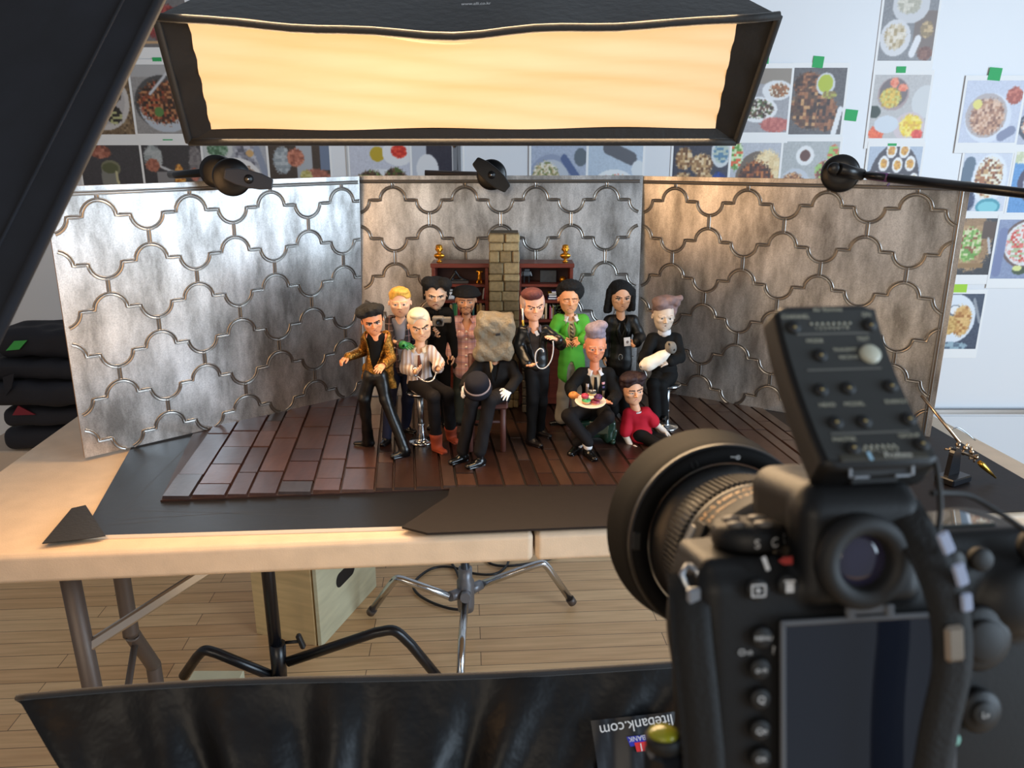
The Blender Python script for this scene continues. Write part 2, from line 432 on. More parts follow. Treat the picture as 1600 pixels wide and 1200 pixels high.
# ---------------------------------------------------------------- prints taped to the wall
def paint(ops, nx, ny, seed):
    rs = np.random.RandomState(seed); im = np.zeros((ny, nx, 3)); yy, xx = np.mgrid[0:ny, 0:nx]; x = (xx+.5)/nx; y = (yy+.5)/ny
    for o in ops:
        if o[0] == 'bg': im[:] = o[1]; im += rs.normal(0, o[2] if len(o) > 2 else 5, (ny, nx, 1))
        elif o[0] in 'cn':
            cx, cy, rx, ry = o[1:5]; ww = ((x-cx)/rx)**2+((y-cy)/ry)**2
            if o[0] == 'c': im[ww < 1] = o[5]
            else:
                k = o[6] if len(o) > 6 else 2
                k = max(1, int(round(k*1.5))); ch = rs.randint(0, len(o[5]), (ny//k+2, nx//k+2)); ch = ch.repeat(k, 0).repeat(k, 1)[:ny, :nx]
                colr = np.array(o[5], float)[ch]+rs.normal(0, 9, (ny, nx, 1)); msk = ww < 1+rs.normal(0, .12, (ny, nx)); im[msk] = colr[msk]
        elif o[0] == 'r':
            mk = (x > o[1]) & (x < o[3]) & (y > o[2]) & (y < o[4]); im[mk] = o[5]
        elif o[0] == 'l':
            p = np.array(o[1:3]); q = np.array(o[3:5]); dv = q-p; t = np.clip(((x-p[0])*dv[0]+(y-p[1])*dv[1])/(dv@dv), 0, 1)
            im[np.hypot(x-p[0]-t*dv[0], y-p[1]-t*dv[1]) < o[5]] = o[6]
    for _ in range(1):
        p_ = np.pad(im, ((1, 1), (1, 1), (0, 0)), 'edge'); im = (2*im+p_[:-2, 1:-1]+p_[2:, 1:-1]+p_[1:-1, :-2]+p_[1:-1, 2:])/6
    return np.clip(im, 0, 255)
npr = [0]
def food_print(label, x0, y0, x1, y1, ops, tape=None, group=None, fixed_w=None, marg=(.008, .016, .008, .034)):
    """pixel box of the picture area on the wall plane"""
    k = npr[0]; npr[0] += 1
    yt = y0; a = W(x0, y0, WY); c = W(x1, y1, WY); ul = W(x0, y1, WY); ur = W(x1, y0, WY)
    L = (a[0]+ul[0])/2; R = (c[0]+ur[0])/2
    if fixed_w: R = L+fixed_w
    T = (a[2]+ur[2])/2; B = (c[2]+ul[2])/2
    yv = WY-.0015-.0009*(k % 5)
    PL, PR, PT, PB = L-marg[0], R+marg[2], T+marg[1], B-marg[3]
    if y1 > 270 and y1 < 300: PB = B-.01
    t = thing('food_photo', label, 'photo print', ((PL+PR)/2, yv, PB), group or 'food photos taped to the wall')
    b = MB(); b.box(((PL+PR)/2, yv, (PT+PB)/2), (PR-PL, .0005, PT-PB)); b.build('paper', M['paper'], t)
    nx = max(12, int((R-L)/.0027)); ny = max(12, int((T-B)/.0027)); im = paint(ops, nx, ny, 100+k)
    X = np.linspace(L, R, nx+1); Z = np.linspace(T, B, ny+1)
    P = np.zeros((ny+1, nx+1, 3)); P[..., 0] = X[None, :]; P[..., 1] = yv-.0005; P[..., 2] = Z[:, None]
    b = MB(); b.grid(P, smooth=False); q_ = im.reshape(-1, 3)/255; b.fc = [tuple(w) for w in np.where(q_ <= .04045, q_/12.92, ((q_+.055)/1.055)**2.4)]
    b.build('printed_picture', M['print'], t, fcol=True)
    for tp in (tape or []):
        q = W(tp[0], tp[1], WY); wd, hg = tp[2], tp[3]
        b = MB(); b.box((q[0], yv-.0009, q[2]), (wd, .0004, hg), R=roty(tp[4] if len(tp) > 4 else 0)); b.build('tape', M['lime_tape' if len(tp) > 5 else 'green_tape'], t)
    return t
DK = (58, 56, 60); GR = (176, 176, 176); BLW = (206, 211, 222); BRN = (120, 80, 55); MEAT = [(92, 55, 35), (130, 80, 48), (60, 36, 26), (160, 105, 66)]
SALAD = [(70, 120, 50), (200, 70, 40), (235, 235, 225), (225, 140, 60), (95, 150, 65)]
NUT = [(196, 160, 112), (150, 110, 70), (226, 200, 160), (110, 75, 45)]
food_print('photo print of red food on a cutting board, topmost of the left wall column', 205, -10, 292, 74, [('bg', (112, 110, 112)), ('n', .62, .55, .4, .34, [(130, 50, 52), (160, 70, 66), (110, 40, 45)], 3), ('r', .1, .88, .9, .93, (196, 160, 120))])
food_print('photo print of stuffed mushrooms on a white plate, partly behind the dark softbox', 124, 101, 213, 210, [('bg', (112, 92, 70), 16), ('n', .8, .5, .25, .5, [(120, 98, 72), (92, 74, 55), (140, 118, 90)], 2), ('r', .6, 0, 1, .22, (60, 62, 78)), ('c', .42, .52, .46, .42, (196, 192, 190)), ('c', .4, .5, .4, .36, (176, 172, 172)), ('n', .62, .4, .13, .14, [(50, 42, 36), (150, 150, 110), (32, 28, 26)]), ('n', .58, .72, .14, .13, [(44, 38, 34), (180, 180, 130), (30, 28, 26)]), ('n', .3, .5, .14, .14, [(44, 38, 34), (120, 120, 90)])], [(161, 222, .028, .01)])
food_print('photo print of a bowl of brown stew with a fork beside the large softbox', 209, 101, 300, 209, [('bg', (150, 148, 148), 8), ('r', 0, 0, 1, .18, (172, 172, 174)), ('c', .52, .55, .5, .4, (74, 74, 76)), ('c', .55, .62, .46, .36, (186, 194, 206)), ('n', .52, .54, .44, .31, [(70, 42, 30), (110, 60, 38), (150, 70, 45), (50, 34, 28), (176, 120, 80)], 2), ('c', .42, .68, .08, .07, (86, 128, 66)), ('l', .7, .05, .3, .42, .022, (196, 198, 204))], [(263, 220, .034, .01), (246, 93, .03, .012)])
food_print('photo print of a hand pouring sauce from a jug', 131, 227, 226, 330, [('bg', (66, 64, 68), 4), ('n', .34, .1, .18, .1, [(158, 96, 78), (180, 118, 98), (120, 70, 58)], 3), ('c', .48, .34, .16, .12, (120, 120, 96)), ('c', .44, .5, .13, .22, (128, 128, 122)), ('c', .47, .34, .13, .08, (88, 92, 62)), ('l', .56, .4, .6, .9, .02, (196, 190, 150))])
food_print('photo print of hands lifting noodles with tongs', 228, 227, 319, 330, [('bg', (60, 58, 62), 4), ('n', .18, .18, .16, .18, [(176, 182, 184), (150, 158, 160)], 4), ('n', .16, .3, .12, .1, [(176, 112, 92), (150, 92, 76)], 2), ('r', .22, .4, .5, .9, (138, 136, 138)), ('l', .3, .32, .55, .42, .02, (200, 202, 205)), ('n', .6, .52, .09, .24, [(206, 142, 62), (170, 104, 40), (226, 170, 90)], 1), ('n', .9, .3, .12, .3, [(110, 106, 110), (130, 126, 128)], 3), ('n', .86, .44, .08, .1, [(182, 112, 94), (160, 96, 80)], 2)])
food_print('photo print of a plate and glass bottle behind the left clamp', 321, 222, 421, 330, [('bg', (168, 172, 182), 8), ('c', .22, .1, .25, .2, (200, 204, 206)), ('n', .24, .1, .16, .12, [(90, 130, 100), (130, 160, 140), (70, 105, 80)]), ('n', .66, .3, .16, .4, [(96, 98, 112), (140, 142, 156), (190, 192, 204)], 3), ('c', .73, .16, .06, .05, (206, 166, 112)), ('c', .5, .62, .42, .4, (226, 226, 228)), ('n', .5, .6, .34, .28, [(120, 78, 46), (150, 100, 60), (90, 56, 34)], 2), ('l', .84, .1, 1., .6, .05, (140, 150, 172))])
food_print('photo print of hands in rolled sleeves filling a pastry', 423, 222, 517, 330, [('bg', (64, 54, 50), 4), ('r', .45, 0, .72, 1, (168, 174, 182)), ('r', .84, 0, 1, .4, (106, 122, 148)), ('n', .22, .26, .15, .2, [(176, 184, 190), (140, 150, 158)], 3), ('n', .44, .22, .14, .13, [(178, 108, 88), (200, 128, 104), (150, 86, 70)], 2), ('n', .76, .5, .24, .12, [(176, 110, 92), (150, 92, 78)], 3), ('n', .6, .5, .1, .1, [(170, 160, 90), (196, 190, 130)], 2)])
food_print('photo print of grilled mushrooms with oil and tomatoes on white plates', 548, 215, 642, 330, [('bg', (196, 200, 214), 6), ('c', .46, .22, .12, .1, (186, 160, 40)), ('c', .8, .2, .26, .18, (226, 228, 232)), ('n', .82, .18, .13, .09, [(196, 40, 34), (226, 70, 50)], 2), ('c', .5, .72, .48, .3, (222, 226, 232)), ('n', .34, .62, .24, .18, [(54, 40, 30), (86, 62, 44), (96, 120, 60)], 2), ('n', .74, .6, .2, .2, [(52, 36, 28), (100, 72, 50), (80, 100, 50)], 2)])
food_print('photo print of a white jug against dark navy cloth', 645, 215, 723, 330, [('bg', (44, 46, 62), 4), ('r', 0, 0, .28, 1, (186, 192, 204)), ('c', .3, .42, .22, .2, (222, 224, 228)), ('l', .4, .5, .56, .68, .05, (206, 200, 190)), ('n', .55, .72, .1, .06, [(226, 210, 180), (190, 160, 110)])])
food_print('photo print of pale noodles in a grey bowl right of the middle clamp', 830, 212, 915, 330, [('bg', (172, 182, 202), 8), ('c', .9, .28, .12, .12, (100, 110, 120)), ('c', .36, .6, .42, .36, (150, 160, 184)), ('c', .36, .6, .34, .29, (190, 196, 206)), ('n', .26, .56, .26, .22, [(220, 206, 172), (190, 168, 126), (236, 230, 214), (120, 130, 80)], 1), ('l', .6, .3, .98, .7, .06, (90, 106, 146))])
food_print('photo print of a chopped salad with radishes on a white plate', 919, 212, 1003, 330, [('bg', (186, 200, 216), 6), ('l', .35, .15, .8, .3, .09, (98, 100, 108)), ('c', .48, .72, .44, .28, (232, 236, 238)), ('n', .48, .74, .38, .22, [(214, 60, 40), (240, 236, 230), (96, 150, 66), (236, 140, 70), (230, 90, 100), (70, 120, 50)], 2), ('c', .92, .44, .12, .12, (220, 226, 230))])
food_print('photo print of fried chicken pieces on a dark board with blue cloth', 1050, 215, 1136, 330, [('bg', (62, 62, 76), 5), ('n', .2, .28, .16, .15, NUT, 2), ('n', .52, .36, .2, .15, NUT, 2), ('n', .2, .62, .2, .16, NUT, 2), ('n', .58, .64, .17, .22, NUT, 2), ('c', .86, .2, .18, .2, (206, 212, 216)), ('n', .86, .2, .14, .14, [(90, 130, 160), (176, 190, 180)]), ('n', .86, .7, .2, .24, [(36, 70, 150), (26, 50, 120)], 4)])
food_print('photo print of a glazed roast in parchment above the bronze panel', 1140, 221, 1220, 330, [('bg', (182, 186, 196), 8), ('c', .52, .56, .42, .42, (110, 96, 84)), ('n', .7, .42, .3, .3, [(226, 200, 150), (236, 216, 172)], 4), ('n', .5, .62, .36, .34, [(96, 48, 26), (140, 74, 36), (66, 34, 22), (186, 110, 50)], 2), ('c', .06, .7, .14, .12, (226, 228, 230)), ('c', .06, .7, .09, .08, (190, 96, 50)), ('n', .08, .2, .14, .2, [(96, 150, 66), (220, 100, 60), (206, 226, 180)], 2)])
food_print('photo print of chopped nuts in a bowl and lettuce wraps', 1219, 221, 1306, 330, [('bg', (172, 176, 178), 8), ('c', .4, .2, .16, .14, (226, 228, 230)), ('c', .4, .2, .09, .08, (96, 56, 46)), ('c', .26, .68, .3, .3, (190, 196, 206)), ('n', .22, .66, .23, .22, [(150, 96, 56), (196, 140, 90), (110, 66, 40), (222, 180, 130)], 1), ('c', .34, .72, .12, .1, (120, 100, 88)), ('n', .76, .42, .16, .14, [(196, 90, 56), (150, 190, 100), (120, 60, 40)], 2), ('n', .9, .2, .1, .16, [(206, 100, 62), (150, 190, 100)], 2)])
food_print('photo print of shredded slaw on two plates beside the large softbox', 1155, 107, 1232, 207, [('bg', (160, 160, 166), 8), ('r', 0, 0, 1, .24, (146, 136, 126)), ('c', .74, .34, .3, .16, (222, 224, 228)), ('n', .78, .34, .2, .11, [(170, 110, 70), (226, 222, 210), (130, 90, 60)], 1), ('c', .38, .64, .4, .2, (226, 228, 232)), ('n', .38, .63, .32, .15, [(100, 70, 50), (222, 216, 206), (90, 110, 70), (60, 44, 36)], 1), ('n', .76, .88, .3, .12, [(176, 96, 90), (196, 116, 108)], 3)], [(1197, 95, .014, .02)])
food_print('photo print of roasted chicken wings with a bowl of green sauce', 1236, 106, 1318, 210, [('bg', (96, 92, 94), 8), ('n', .3, .26, .28, .2, MEAT, 2), ('n', .4, .6, .4, .32, MEAT+[(196, 150, 100), (96, 66, 44)], 3), ('n', .7, .7, .2, .26, MEAT, 3), ('c', .62, .24, .18, .17, (206, 210, 214)), ('c', .62, .23, .14, .13, (176, 190, 50)), ('n', .72, .4, .14, .06, [(170, 170, 80), (140, 120, 70)], 2), ('l', .95, .62, .86, 1, .05, (226, 228, 232))], [(1278, 97, .036, .036, .08)])
food_print('photo print of dumplings on plates, topmost of the right wall column', 1377, -18, 1462, 95, [('bg', (138, 138, 142), 8), ('r', .6, .3, 1, .9, (126, 112, 106)), ('c', .5, .22, .34, .26, (206, 206, 210)), ('n', .46, .2, .22, .15, [(216, 210, 196), (180, 176, 160)], 3), ('c', .28, .68, .28, .26, (214, 214, 218)), ('n', .28, .66, .2, .18, [(206, 190, 160), (176, 156, 120), (226, 216, 200)], 3), ('n', .84, .56, .12, .12, [(196, 170, 130), (150, 130, 100)], 3), ('l', .62, .9, .7, .7, .06, (226, 226, 230)), ('n', .86, .9, .14, .1, [(120, 84, 74), (140, 100, 86)], 3)])
food_print('photo print of scrambled egg toast with tomatoes on pink plates', 1361, 117, 1448, 216, [('bg', (188, 186, 186), 6), ('c', .36, .3, .28, .26, (170, 150, 150)), ('c', .36, .28, .25, .23, (118, 106, 108)), ('n', .32, .36, .19, .16, [(226, 190, 80), (190, 160, 60), (206, 200, 110)], 2), ('n', .36, .12, .08, .08, [(230, 120, 90), (240, 150, 120)], 2), ('n', .52, .2, .09, .06, [(230, 120, 90), (240, 150, 120)], 2), ('c', .95, .42, .24, .26, (206, 208, 210)), ('c', .72, .82, .28, .24, (206, 192, 196)), ('n', .74, .8, .2, .18, [(236, 206, 40), (226, 180, 50), (246, 226, 110)], 2), ('n', .88, .94, .1, .08, [(214, 60, 50), (236, 90, 70)], 2), ('c', .06, .58, .11, .1, (50, 60, 50)), ('n', .14, .92, .14, .12, [(226, 90, 50), (240, 110, 60)], 2), ('c', .3, .78, .22, .14, (206, 214, 224))], [(1407, 109, .032, .02)])
food_print('photo print of devilled eggs on a dark oval tray', 1352, 229, 1434, 330, [('bg', (176, 188, 206), 5), ('c', .52, .55, .48, .6, (70, 64, 72))]+[q for (cx, cy) in [(.42, .06), (.66, .06), (.3, .26), (.56, .28), (.8, .26), (.18, .5), (.42, .52), (.66, .54), (.9, .52)] for q in (('c', cx, cy, .1, .12, (232, 232, 232)), ('n', cx, cy, .065, .07, [(226, 170, 60), (206, 150, 80), (190, 130, 50)], 1))], [(1393, 226, .03, .008)])
food_print('photo print of shrimp in a pale bowl with a lemon slice', 1503, 126, 1592, 223, [('bg', (198, 204, 222), 6), ('c', .46, .6, .4, .4, (216, 222, 234)), ('c', .42, .56, .36, .36, (182, 172, 172)), ('n', .44, .58, .3, .3, [(196, 150, 120), (166, 120, 96), (222, 186, 160), (140, 96, 76)], 2), ('c', .24, .38, .08, .08, (226, 216, 120)), ('n', .86, .24, .14, .14, [(196, 110, 90), (166, 80, 64)], 2), ('l', .74, .9, .9, .8, .08, (130, 136, 164))], [(1553, 116, .042, .04, .08)])
food_print('photo print of topped bowls at the right edge, above the blue dish print', 1594, 126, 1685, 226, [('bg', (186, 190, 206), 6), ('n', .2, .2, .3, .2, [(196, 166, 160), (170, 130, 130)], 4), ('c', .3, .7, .3, .26, (74, 78, 92)), ('n', .3, .7, .24, .2, [(222, 190, 166), (200, 120, 90), (230, 224, 216)], 2)])
food_print('photo print of a cauliflower stew on a white platter', 1500, 237, 1574, 330, [('bg', (206, 212, 226), 5), ('l', .14, .2, .04, .8, .12, (92, 110, 130)), ('c', .6, .45, .36, .42, (224, 230, 238)), ('n', .58, .44, .28, .34, [(226, 216, 190), (166, 106, 66), (200, 160, 110), (120, 72, 46), (236, 232, 214)], 2), ('n', .12, .82, .24, .22, [(52, 64, 100), (40, 50, 82)], 4), ('c', .66, .92, .26, .14, (70, 150, 170)), ('c', .66, .93, .21, .1, (126, 200, 212))])
food_print('photo print of a white dish on bright blue cloth at the right edge', 1580, 237, 1668, 332, [('bg', (96, 150, 206), 10), ('n', .2, .08, .4, .12, [(226, 226, 206), (200, 206, 170)], 3), ('c', .62, .5, .52, .4, (72, 66, 92)), ('c', .66, .5, .46, .34, (190, 192, 206))])
food_print('photo print of herb topped toast on a wooden board with a spatula', 1488, 341, 1556, 429, [('bg', (58, 56, 60), 5), ('n', .42, .42, .44, .5, [(176, 142, 100), (156, 122, 84)], 6), ('n', .36, .46, .3, .3, [(110, 160, 70), (214, 214, 170), (150, 190, 100), (140, 84, 50)], 2), ('r', .62, .06, .92, .36, (88, 66, 52)), ('l', .78, .36, .86, .6, .03, (190, 190, 196)), ('r', .0, .8, .76, .88, (150, 116, 72))], [])
food_print('photo print of strawberry salad in a bowl on grey cloth', 1553, 343, 1648, 435, [('bg', (140, 152, 184), 8), ('c', .52, .4, .42, .42, (110, 88, 84)), ('c', .52, .4, .38, .38, (226, 226, 228)), ('n', .5, .4, .32, .32, [(206, 76, 66), (230, 226, 222), (176, 190, 150), (226, 120, 110)], 2), ('c', .46, .86, .12, .07, (70, 84, 60)), ('c', .42, .82, .08, .05, (220, 226, 150)), ('l', .1, .2, .08, .9, .07, (120, 130, 170))])
food_print('photo print of fish and chips on a white plate, lowest on the wall', 1458, 459, 1531, 545, [('bg', (66, 76, 96), 8), ('c', .42, .45, .46, .44, (224, 232, 242)), ('c', .42, .3, .14, .1, (90, 100, 116)), ('c', .42, .29, .11, .08, (236, 238, 240)), ('n', .6, .48, .2, .28, [(206, 156, 90), (176, 120, 62), (226, 186, 120)], 3), ('n', .3, .56, .22, .18, [(216, 180, 110), (190, 146, 80)], 2), ('l', .8, .1, .98, .5, .03, (150, 156, 166)), ('n', .4, .95, .4, .08, [(150, 176, 190), (90, 110, 130)], 3)], [(1500, 447, .05, .045, 0, 1)])
q = W(1329.5, 180, WY); b = MB(); b.box((q[0], WY-.001, q[2]), (.042, .001, .036), R=roty(.1))
tag(b.build('tape_scrap', M['green_tape']), 'lone green tape scrap on bare wall right of the wings print', 'tape')

# ================================================================= TABLE
TH = math.radians(5); TU = V3(math.cos(TH), math.sin(TH), 0); TV = V3(-math.sin(TH), math.cos(TH), 0); TS = V3(.033, 1.019, .74)
RT = rotz(TH)
def tpt(u, v, z): return TS+TU*u+TV*v+V3(0, 0, z)
M['table'] = mat('beige blow moulded plastic', (204, 184, 160), .55, noise=(30, .06), bump=(420, .25, .0012))
M['leg_grey'] = mat('grey brown enamel steel', (92, 82, 76), .45, .3, bump=(500, .1))
tb = thing('folding_table', 'beige plastic folding table carrying the miniature stage', 'table', (TS+TV*.38+V3(0, 0, -.74)))
for sgn in (-1, 1):
    b = MB(); b.box(tpt(sgn*.4578, .38, -.0235), (.9125, .765, .047), R=RT, bev=.006); o = b.build('tabletop_half', M['table'], tb, bevel=.004)
for k in range(2):
    b = MB(); b.box(tpt(0, .2+.36*k, -.05), (.06, .05, .012), R=RT, bev=.003); b.build('fold_hinge', M['leg_grey'], tb)
for sgn in (-1, 1):
    u = sgn*.70
    f0 = tpt(u, .075, -.04); b = MB()
    b.tube([f0, f0*V3(1, 1, 0)+V3(0, 0, .02)+V3(.012, 0, 0)*(-sgn)], .0145, 16); b.build('leg', M['leg_grey'], tb)
    r0 = tpt(u, .29, -.04); rc_ = tpt(u, .385, 0)+V3(0, 0, -.74)
    if sgn < 0: r0 = W(187, 880, 1.25)*V3(1, 1, 0)+V3(0, 0, .70); rc_ = W(239, 1034, 1.34)*V3(1, 1, 0)
    zb1, zb2 = W(189, 996, 1.25)[2], W(239, 1040, 1.34)[2]
    P = [r0, r0*V3(1, 1, 0)+V3(0, 0, zb1+.03), r0*V3(1, 1, 0)+V3(0, 0, zb1)+(rc_-r0)*V3(.08, .08, 0), rc_+V3(0, 0, zb2+.012)-(rc_-r0)*V3(.08, .08, 0), rc_+V3(0, 0, zb2-.02), rc_+V3(0, 0, .02)]
    b = MB(); b.tube(smoothpath(P, 6), .0145, 16); b.build('leg', M['leg_grey'], tb)
    for pt in (f0*V3(1, 1, 0)+V3(-sgn*.012, 0, 0), rc_):
        b = MB(); b.lathe(pt, (0, 0, 1), [(0, 0), (.017, 0), (.017, .03), (0, .03)], 14); b.build('foot_cap', M['black_plastic'], tb)
    lf = f0+V3(-sgn*.006, 0, -.165); b = MB(); q0 = r0*V3(1, 1, 0)+V3(0, 0, zb1-.01)+(rc_-r0)*V3(.3, .3, 0)
    b.tube([q0, f0*V3(1, 1, 0)+V3(0, 0, zb1-.16)], .0065, 10); b.build('cross_rail', M['leg_grey'], tb)
    b = MB(); q1 = r0+V3(0, 0, -.07); b.tube([q1, q1+TU*(-sgn*.17)+TV*.03], .0075, 10); b.lathe(q1-V3(0, .017, 0), (0, 1, 0), [(0, 0), (.010, 0), (.010, .01), (0, .01)], 12); b.build('rear_brace', M['leg_grey'], tb)
    b = MB(); e0 = lf; e1 = tpt(u-sgn*.235, .16, -.088); dv = unit(e1-e0); a2 = unit(np.cross(dv, V3(0, 1, 0))); R = np.stack([dv, np.cross(a2, dv), a2], 1)
    b.box((e0+e1)/2, (np.linalg.norm(e1-e0), .014, .017), R=R, bev=.003); b.build('brace', M['alu'], tb)
    b = MB(); b.box(e1+dv*.01, (.06, .022, .026), R=R, bev=.003); e2 = tpt(u-sgn*.34, .2, -.045); b.tube([e1, e2], .010, 10)
    b.lathe(e1+V3(0, -.016, 0), (0, 1, 0), [(0, 0), (.009, 0), (.009, .008), (0, .01)], 12); b.build('brace_slider', M['leg_grey'], tb)

# ---------------------------------------------------------------- boards on the table
M['board_black'] = mat('black paper', (19, 20, 25), .4, noise=(60, .15), bump=(90, .12, .001), spec=.3)
M['board_brown'] = mat('dark brown paper', (27, 21, 21), .55, noise=(60, .12), bump=(70, .2, .001), spec=.3)
M['foam'] = mat('white foam core edge', (240, 224, 200), .7)
ZB = .74
def poly(pts, z): return [G(*p, z=z)*V3(1, 1, 0)+V3(0, 0, z) for p in pts]
b = MB(); fl = G(128, 838, ZB); bl = G(205, 705, ZB); P = [G(132, 840, ZB), G(640, 828, ZB), V3(.10, 1.04, ZB), V3(.10, 1.70, ZB), V3(-.765, 1.60, ZB)]
P = [p*V3(1, 1, 0)+V3(0, 0, ZB) for p in P]; P[0] = G(128, 843, ZB); P[4] = P[0]+unit(G(205, 705, ZB)-P[0])*.62
b.prism(P, (0, 0, .006), mi=0, mi_side=1); bd = b.build('base_board', [M['board_black'], M['foam']])
tag(bd, 'black topped foam board with white edge under the left stage', 'board')
b = MB()
P1 = poly([(66, 850), (112, 795), (134, 790), (165, 838), (140, 842)], ZB+.0068); b.prism(P1, (0, 0, .0012))
tb2 = b.build('tape_patch', mat('black gaffer tape', (26, 27, 30), .6, bump=(200, .3))); tag(tb2, 'black tape patch folded over the front left corner of the board', 'tape')
b = MB(); z = ZB+.0075; P = [G(628, 826, z), G(668, 836, z), V3(.80, 1.075, z), V3(.865, 1.10, z), V3(.83, 1.70, z), V3(-.10, 1.72, z), G(700, 778, z)]
b.prism([p*V3(1, 1, 0)+V3(0, 0, z) for p in P], (0, 0, .0035)); b2 = b.build('base_sheet', M['board_brown']); tag(b2, 'dark brown sheet covering the right half of the table', 'board')
b = MB()
for (p, q) in [((180, 812), (520, 792)), ((150, 800), (250, 700)), ((190, 800), (300, 690)), ((200, 797), (500, 806)), ((170, 820), (250, 814))]:
    z = ZB+.0061; a = G(*p, z=z); c = G(*q, z=z); s_ = unit(np.cross(c-a, V3(0, 0, 1)))*.0008
    b.add([a-s_, a+s_, c+s_, c-s_], [(0, 1, 2, 3)])
b.build('crease', mat('crease line', (28, 28, 32), .5), bd)

# ---------------------------------------------------------------- stage floor: planks
ZS = .754
M['plank'] = attr_mat('stained planks', 'col', .30, bump=(45, .25, .0015), mult=(9, .35, (14, 2.2, 6)))
M['plank_edge'] = mat('dark plank edge', (44, 27, 24), .5)
st = MB(); sFL = G(258, 787, ZB); sBL = G(323, 683, ZB); sdir = unit(sBL-sFL)
F0 = V3(-.556, 1.115, 0); BK = 1.73; RX = .60
def sleft(y): return -.556-.16*(y-1.115)
rs = random.Random(5)
base = [V3(-.556, 1.112, ZB+.0115), V3(-.08, 1.158, ZB+.0115), V3(.60, 1.168, ZB+.0115), V3(.60, 1.62, ZB+.0115), V3(.30, BK, ZB+.0115), V3(-.40, BK, ZB+.0115), V3(-.645, 1.50, ZB+.0115)]
st.prism([p-V3(0, 0, .011) for p in base], (0, 0, .0085), mi=1)
def frontY(x): return 1.112+(x+.556)*(1.158-1.112)/.476 if x < -.08 else 1.158+(x+.08)*.01/.68
def plank_col(left):
    q = rs.choice([(84, 57, 46), (72, 46, 38), (92, 64, 52), (64, 43, 37), (78, 52, 43), (88, 68, 61)] if not left else [(98, 66, 56), (86, 56, 50), (108, 76, 66), (78, 54, 52), (96, 70, 64), (70, 62, 66)])  # left planks lighter and greyer: window sheen put into their colour
    return tuple(w*.62 for w in lin(q))
x = -.556
while x < .575:
    left = x < -.225
    w = rs.choice([.022, .028, .034, .045, .052] if not left else [.024, .034, .046, .055])
    if not left: w = rs.choice([.024, .03, .036, .044, .034])
    x1 = min(x+w, .60); y = frontY((x+x1)/2)
    first = True
    while y < BK-.005:
        L = rs.choice([.06, .085, .12, .16, .2] if left else [.05, .11, .2, .26])
        if left and first: L = rs.choice([.045, .05, .09])
        y1 = min(y+L, BK); first = False
        sh = lambda yy: -.13*(yy-1.115)
        q = [(x+sh(y)+.0012, y+.0009), (x1+sh(y)-.0012, y+.0009), (x1+sh(y1)-.0012, y1-.0009), (x+sh(y1)+.0012, y1-.0009)]
        if all(a > -.95 for a, _ in q):
            zt = ZS+rs.uniform(-.0008, .0006); c = plank_col(left)
            vs = [(a, d, ZB+.0086) for a, d in q]+[(a+(.0012 if i in (0, 3) else -.0012), d+(.001 if i < 2 else -.001), zt) for i, (a, d) in enumerate(q)]
            st.add(vs, [(4, 5, 6, 7), (0, 1, 5, 4), (1, 2, 6, 5), (2, 3, 7, 6), (3, 0, 4, 7)], 0, False, c)
        y = y1
    x = x1
so = st.build('stage_floor', [M['plank'], M['plank_edge']], fcol=True); tag(so, 'dark brown plank stage floor under the dolls', 'stage floor')

# ---------------------------------------------------------------- the three relief panels
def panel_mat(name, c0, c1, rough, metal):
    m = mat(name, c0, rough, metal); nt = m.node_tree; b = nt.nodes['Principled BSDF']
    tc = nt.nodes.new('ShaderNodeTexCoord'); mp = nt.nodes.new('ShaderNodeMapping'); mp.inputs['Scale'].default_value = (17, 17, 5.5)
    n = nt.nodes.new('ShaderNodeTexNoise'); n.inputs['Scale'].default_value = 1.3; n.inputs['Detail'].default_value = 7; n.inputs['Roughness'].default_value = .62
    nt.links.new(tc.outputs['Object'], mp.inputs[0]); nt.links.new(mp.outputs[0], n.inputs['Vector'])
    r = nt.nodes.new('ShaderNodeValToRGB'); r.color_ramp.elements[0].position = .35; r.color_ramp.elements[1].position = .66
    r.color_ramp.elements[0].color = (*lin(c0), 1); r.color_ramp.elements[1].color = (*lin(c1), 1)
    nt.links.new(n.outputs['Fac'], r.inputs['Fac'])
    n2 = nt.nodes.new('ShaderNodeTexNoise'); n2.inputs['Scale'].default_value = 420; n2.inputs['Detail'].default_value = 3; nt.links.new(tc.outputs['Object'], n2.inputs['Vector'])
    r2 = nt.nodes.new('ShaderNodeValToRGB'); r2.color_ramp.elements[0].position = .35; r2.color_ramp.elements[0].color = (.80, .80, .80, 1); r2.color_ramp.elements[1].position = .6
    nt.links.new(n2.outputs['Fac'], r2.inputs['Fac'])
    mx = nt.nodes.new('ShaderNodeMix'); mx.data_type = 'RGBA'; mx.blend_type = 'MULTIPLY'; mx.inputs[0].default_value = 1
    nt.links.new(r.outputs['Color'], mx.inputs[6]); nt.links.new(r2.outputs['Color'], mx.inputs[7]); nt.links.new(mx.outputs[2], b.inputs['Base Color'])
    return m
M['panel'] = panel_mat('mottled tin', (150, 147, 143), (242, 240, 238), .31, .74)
M['panel_line'] = mat('polished tin ridge', (150, 145, 139), .3, .9)
M['mdf'] = mat('brown board edge', (176, 138, 96), .7)
PW, PH, PP = .608, .477, .152
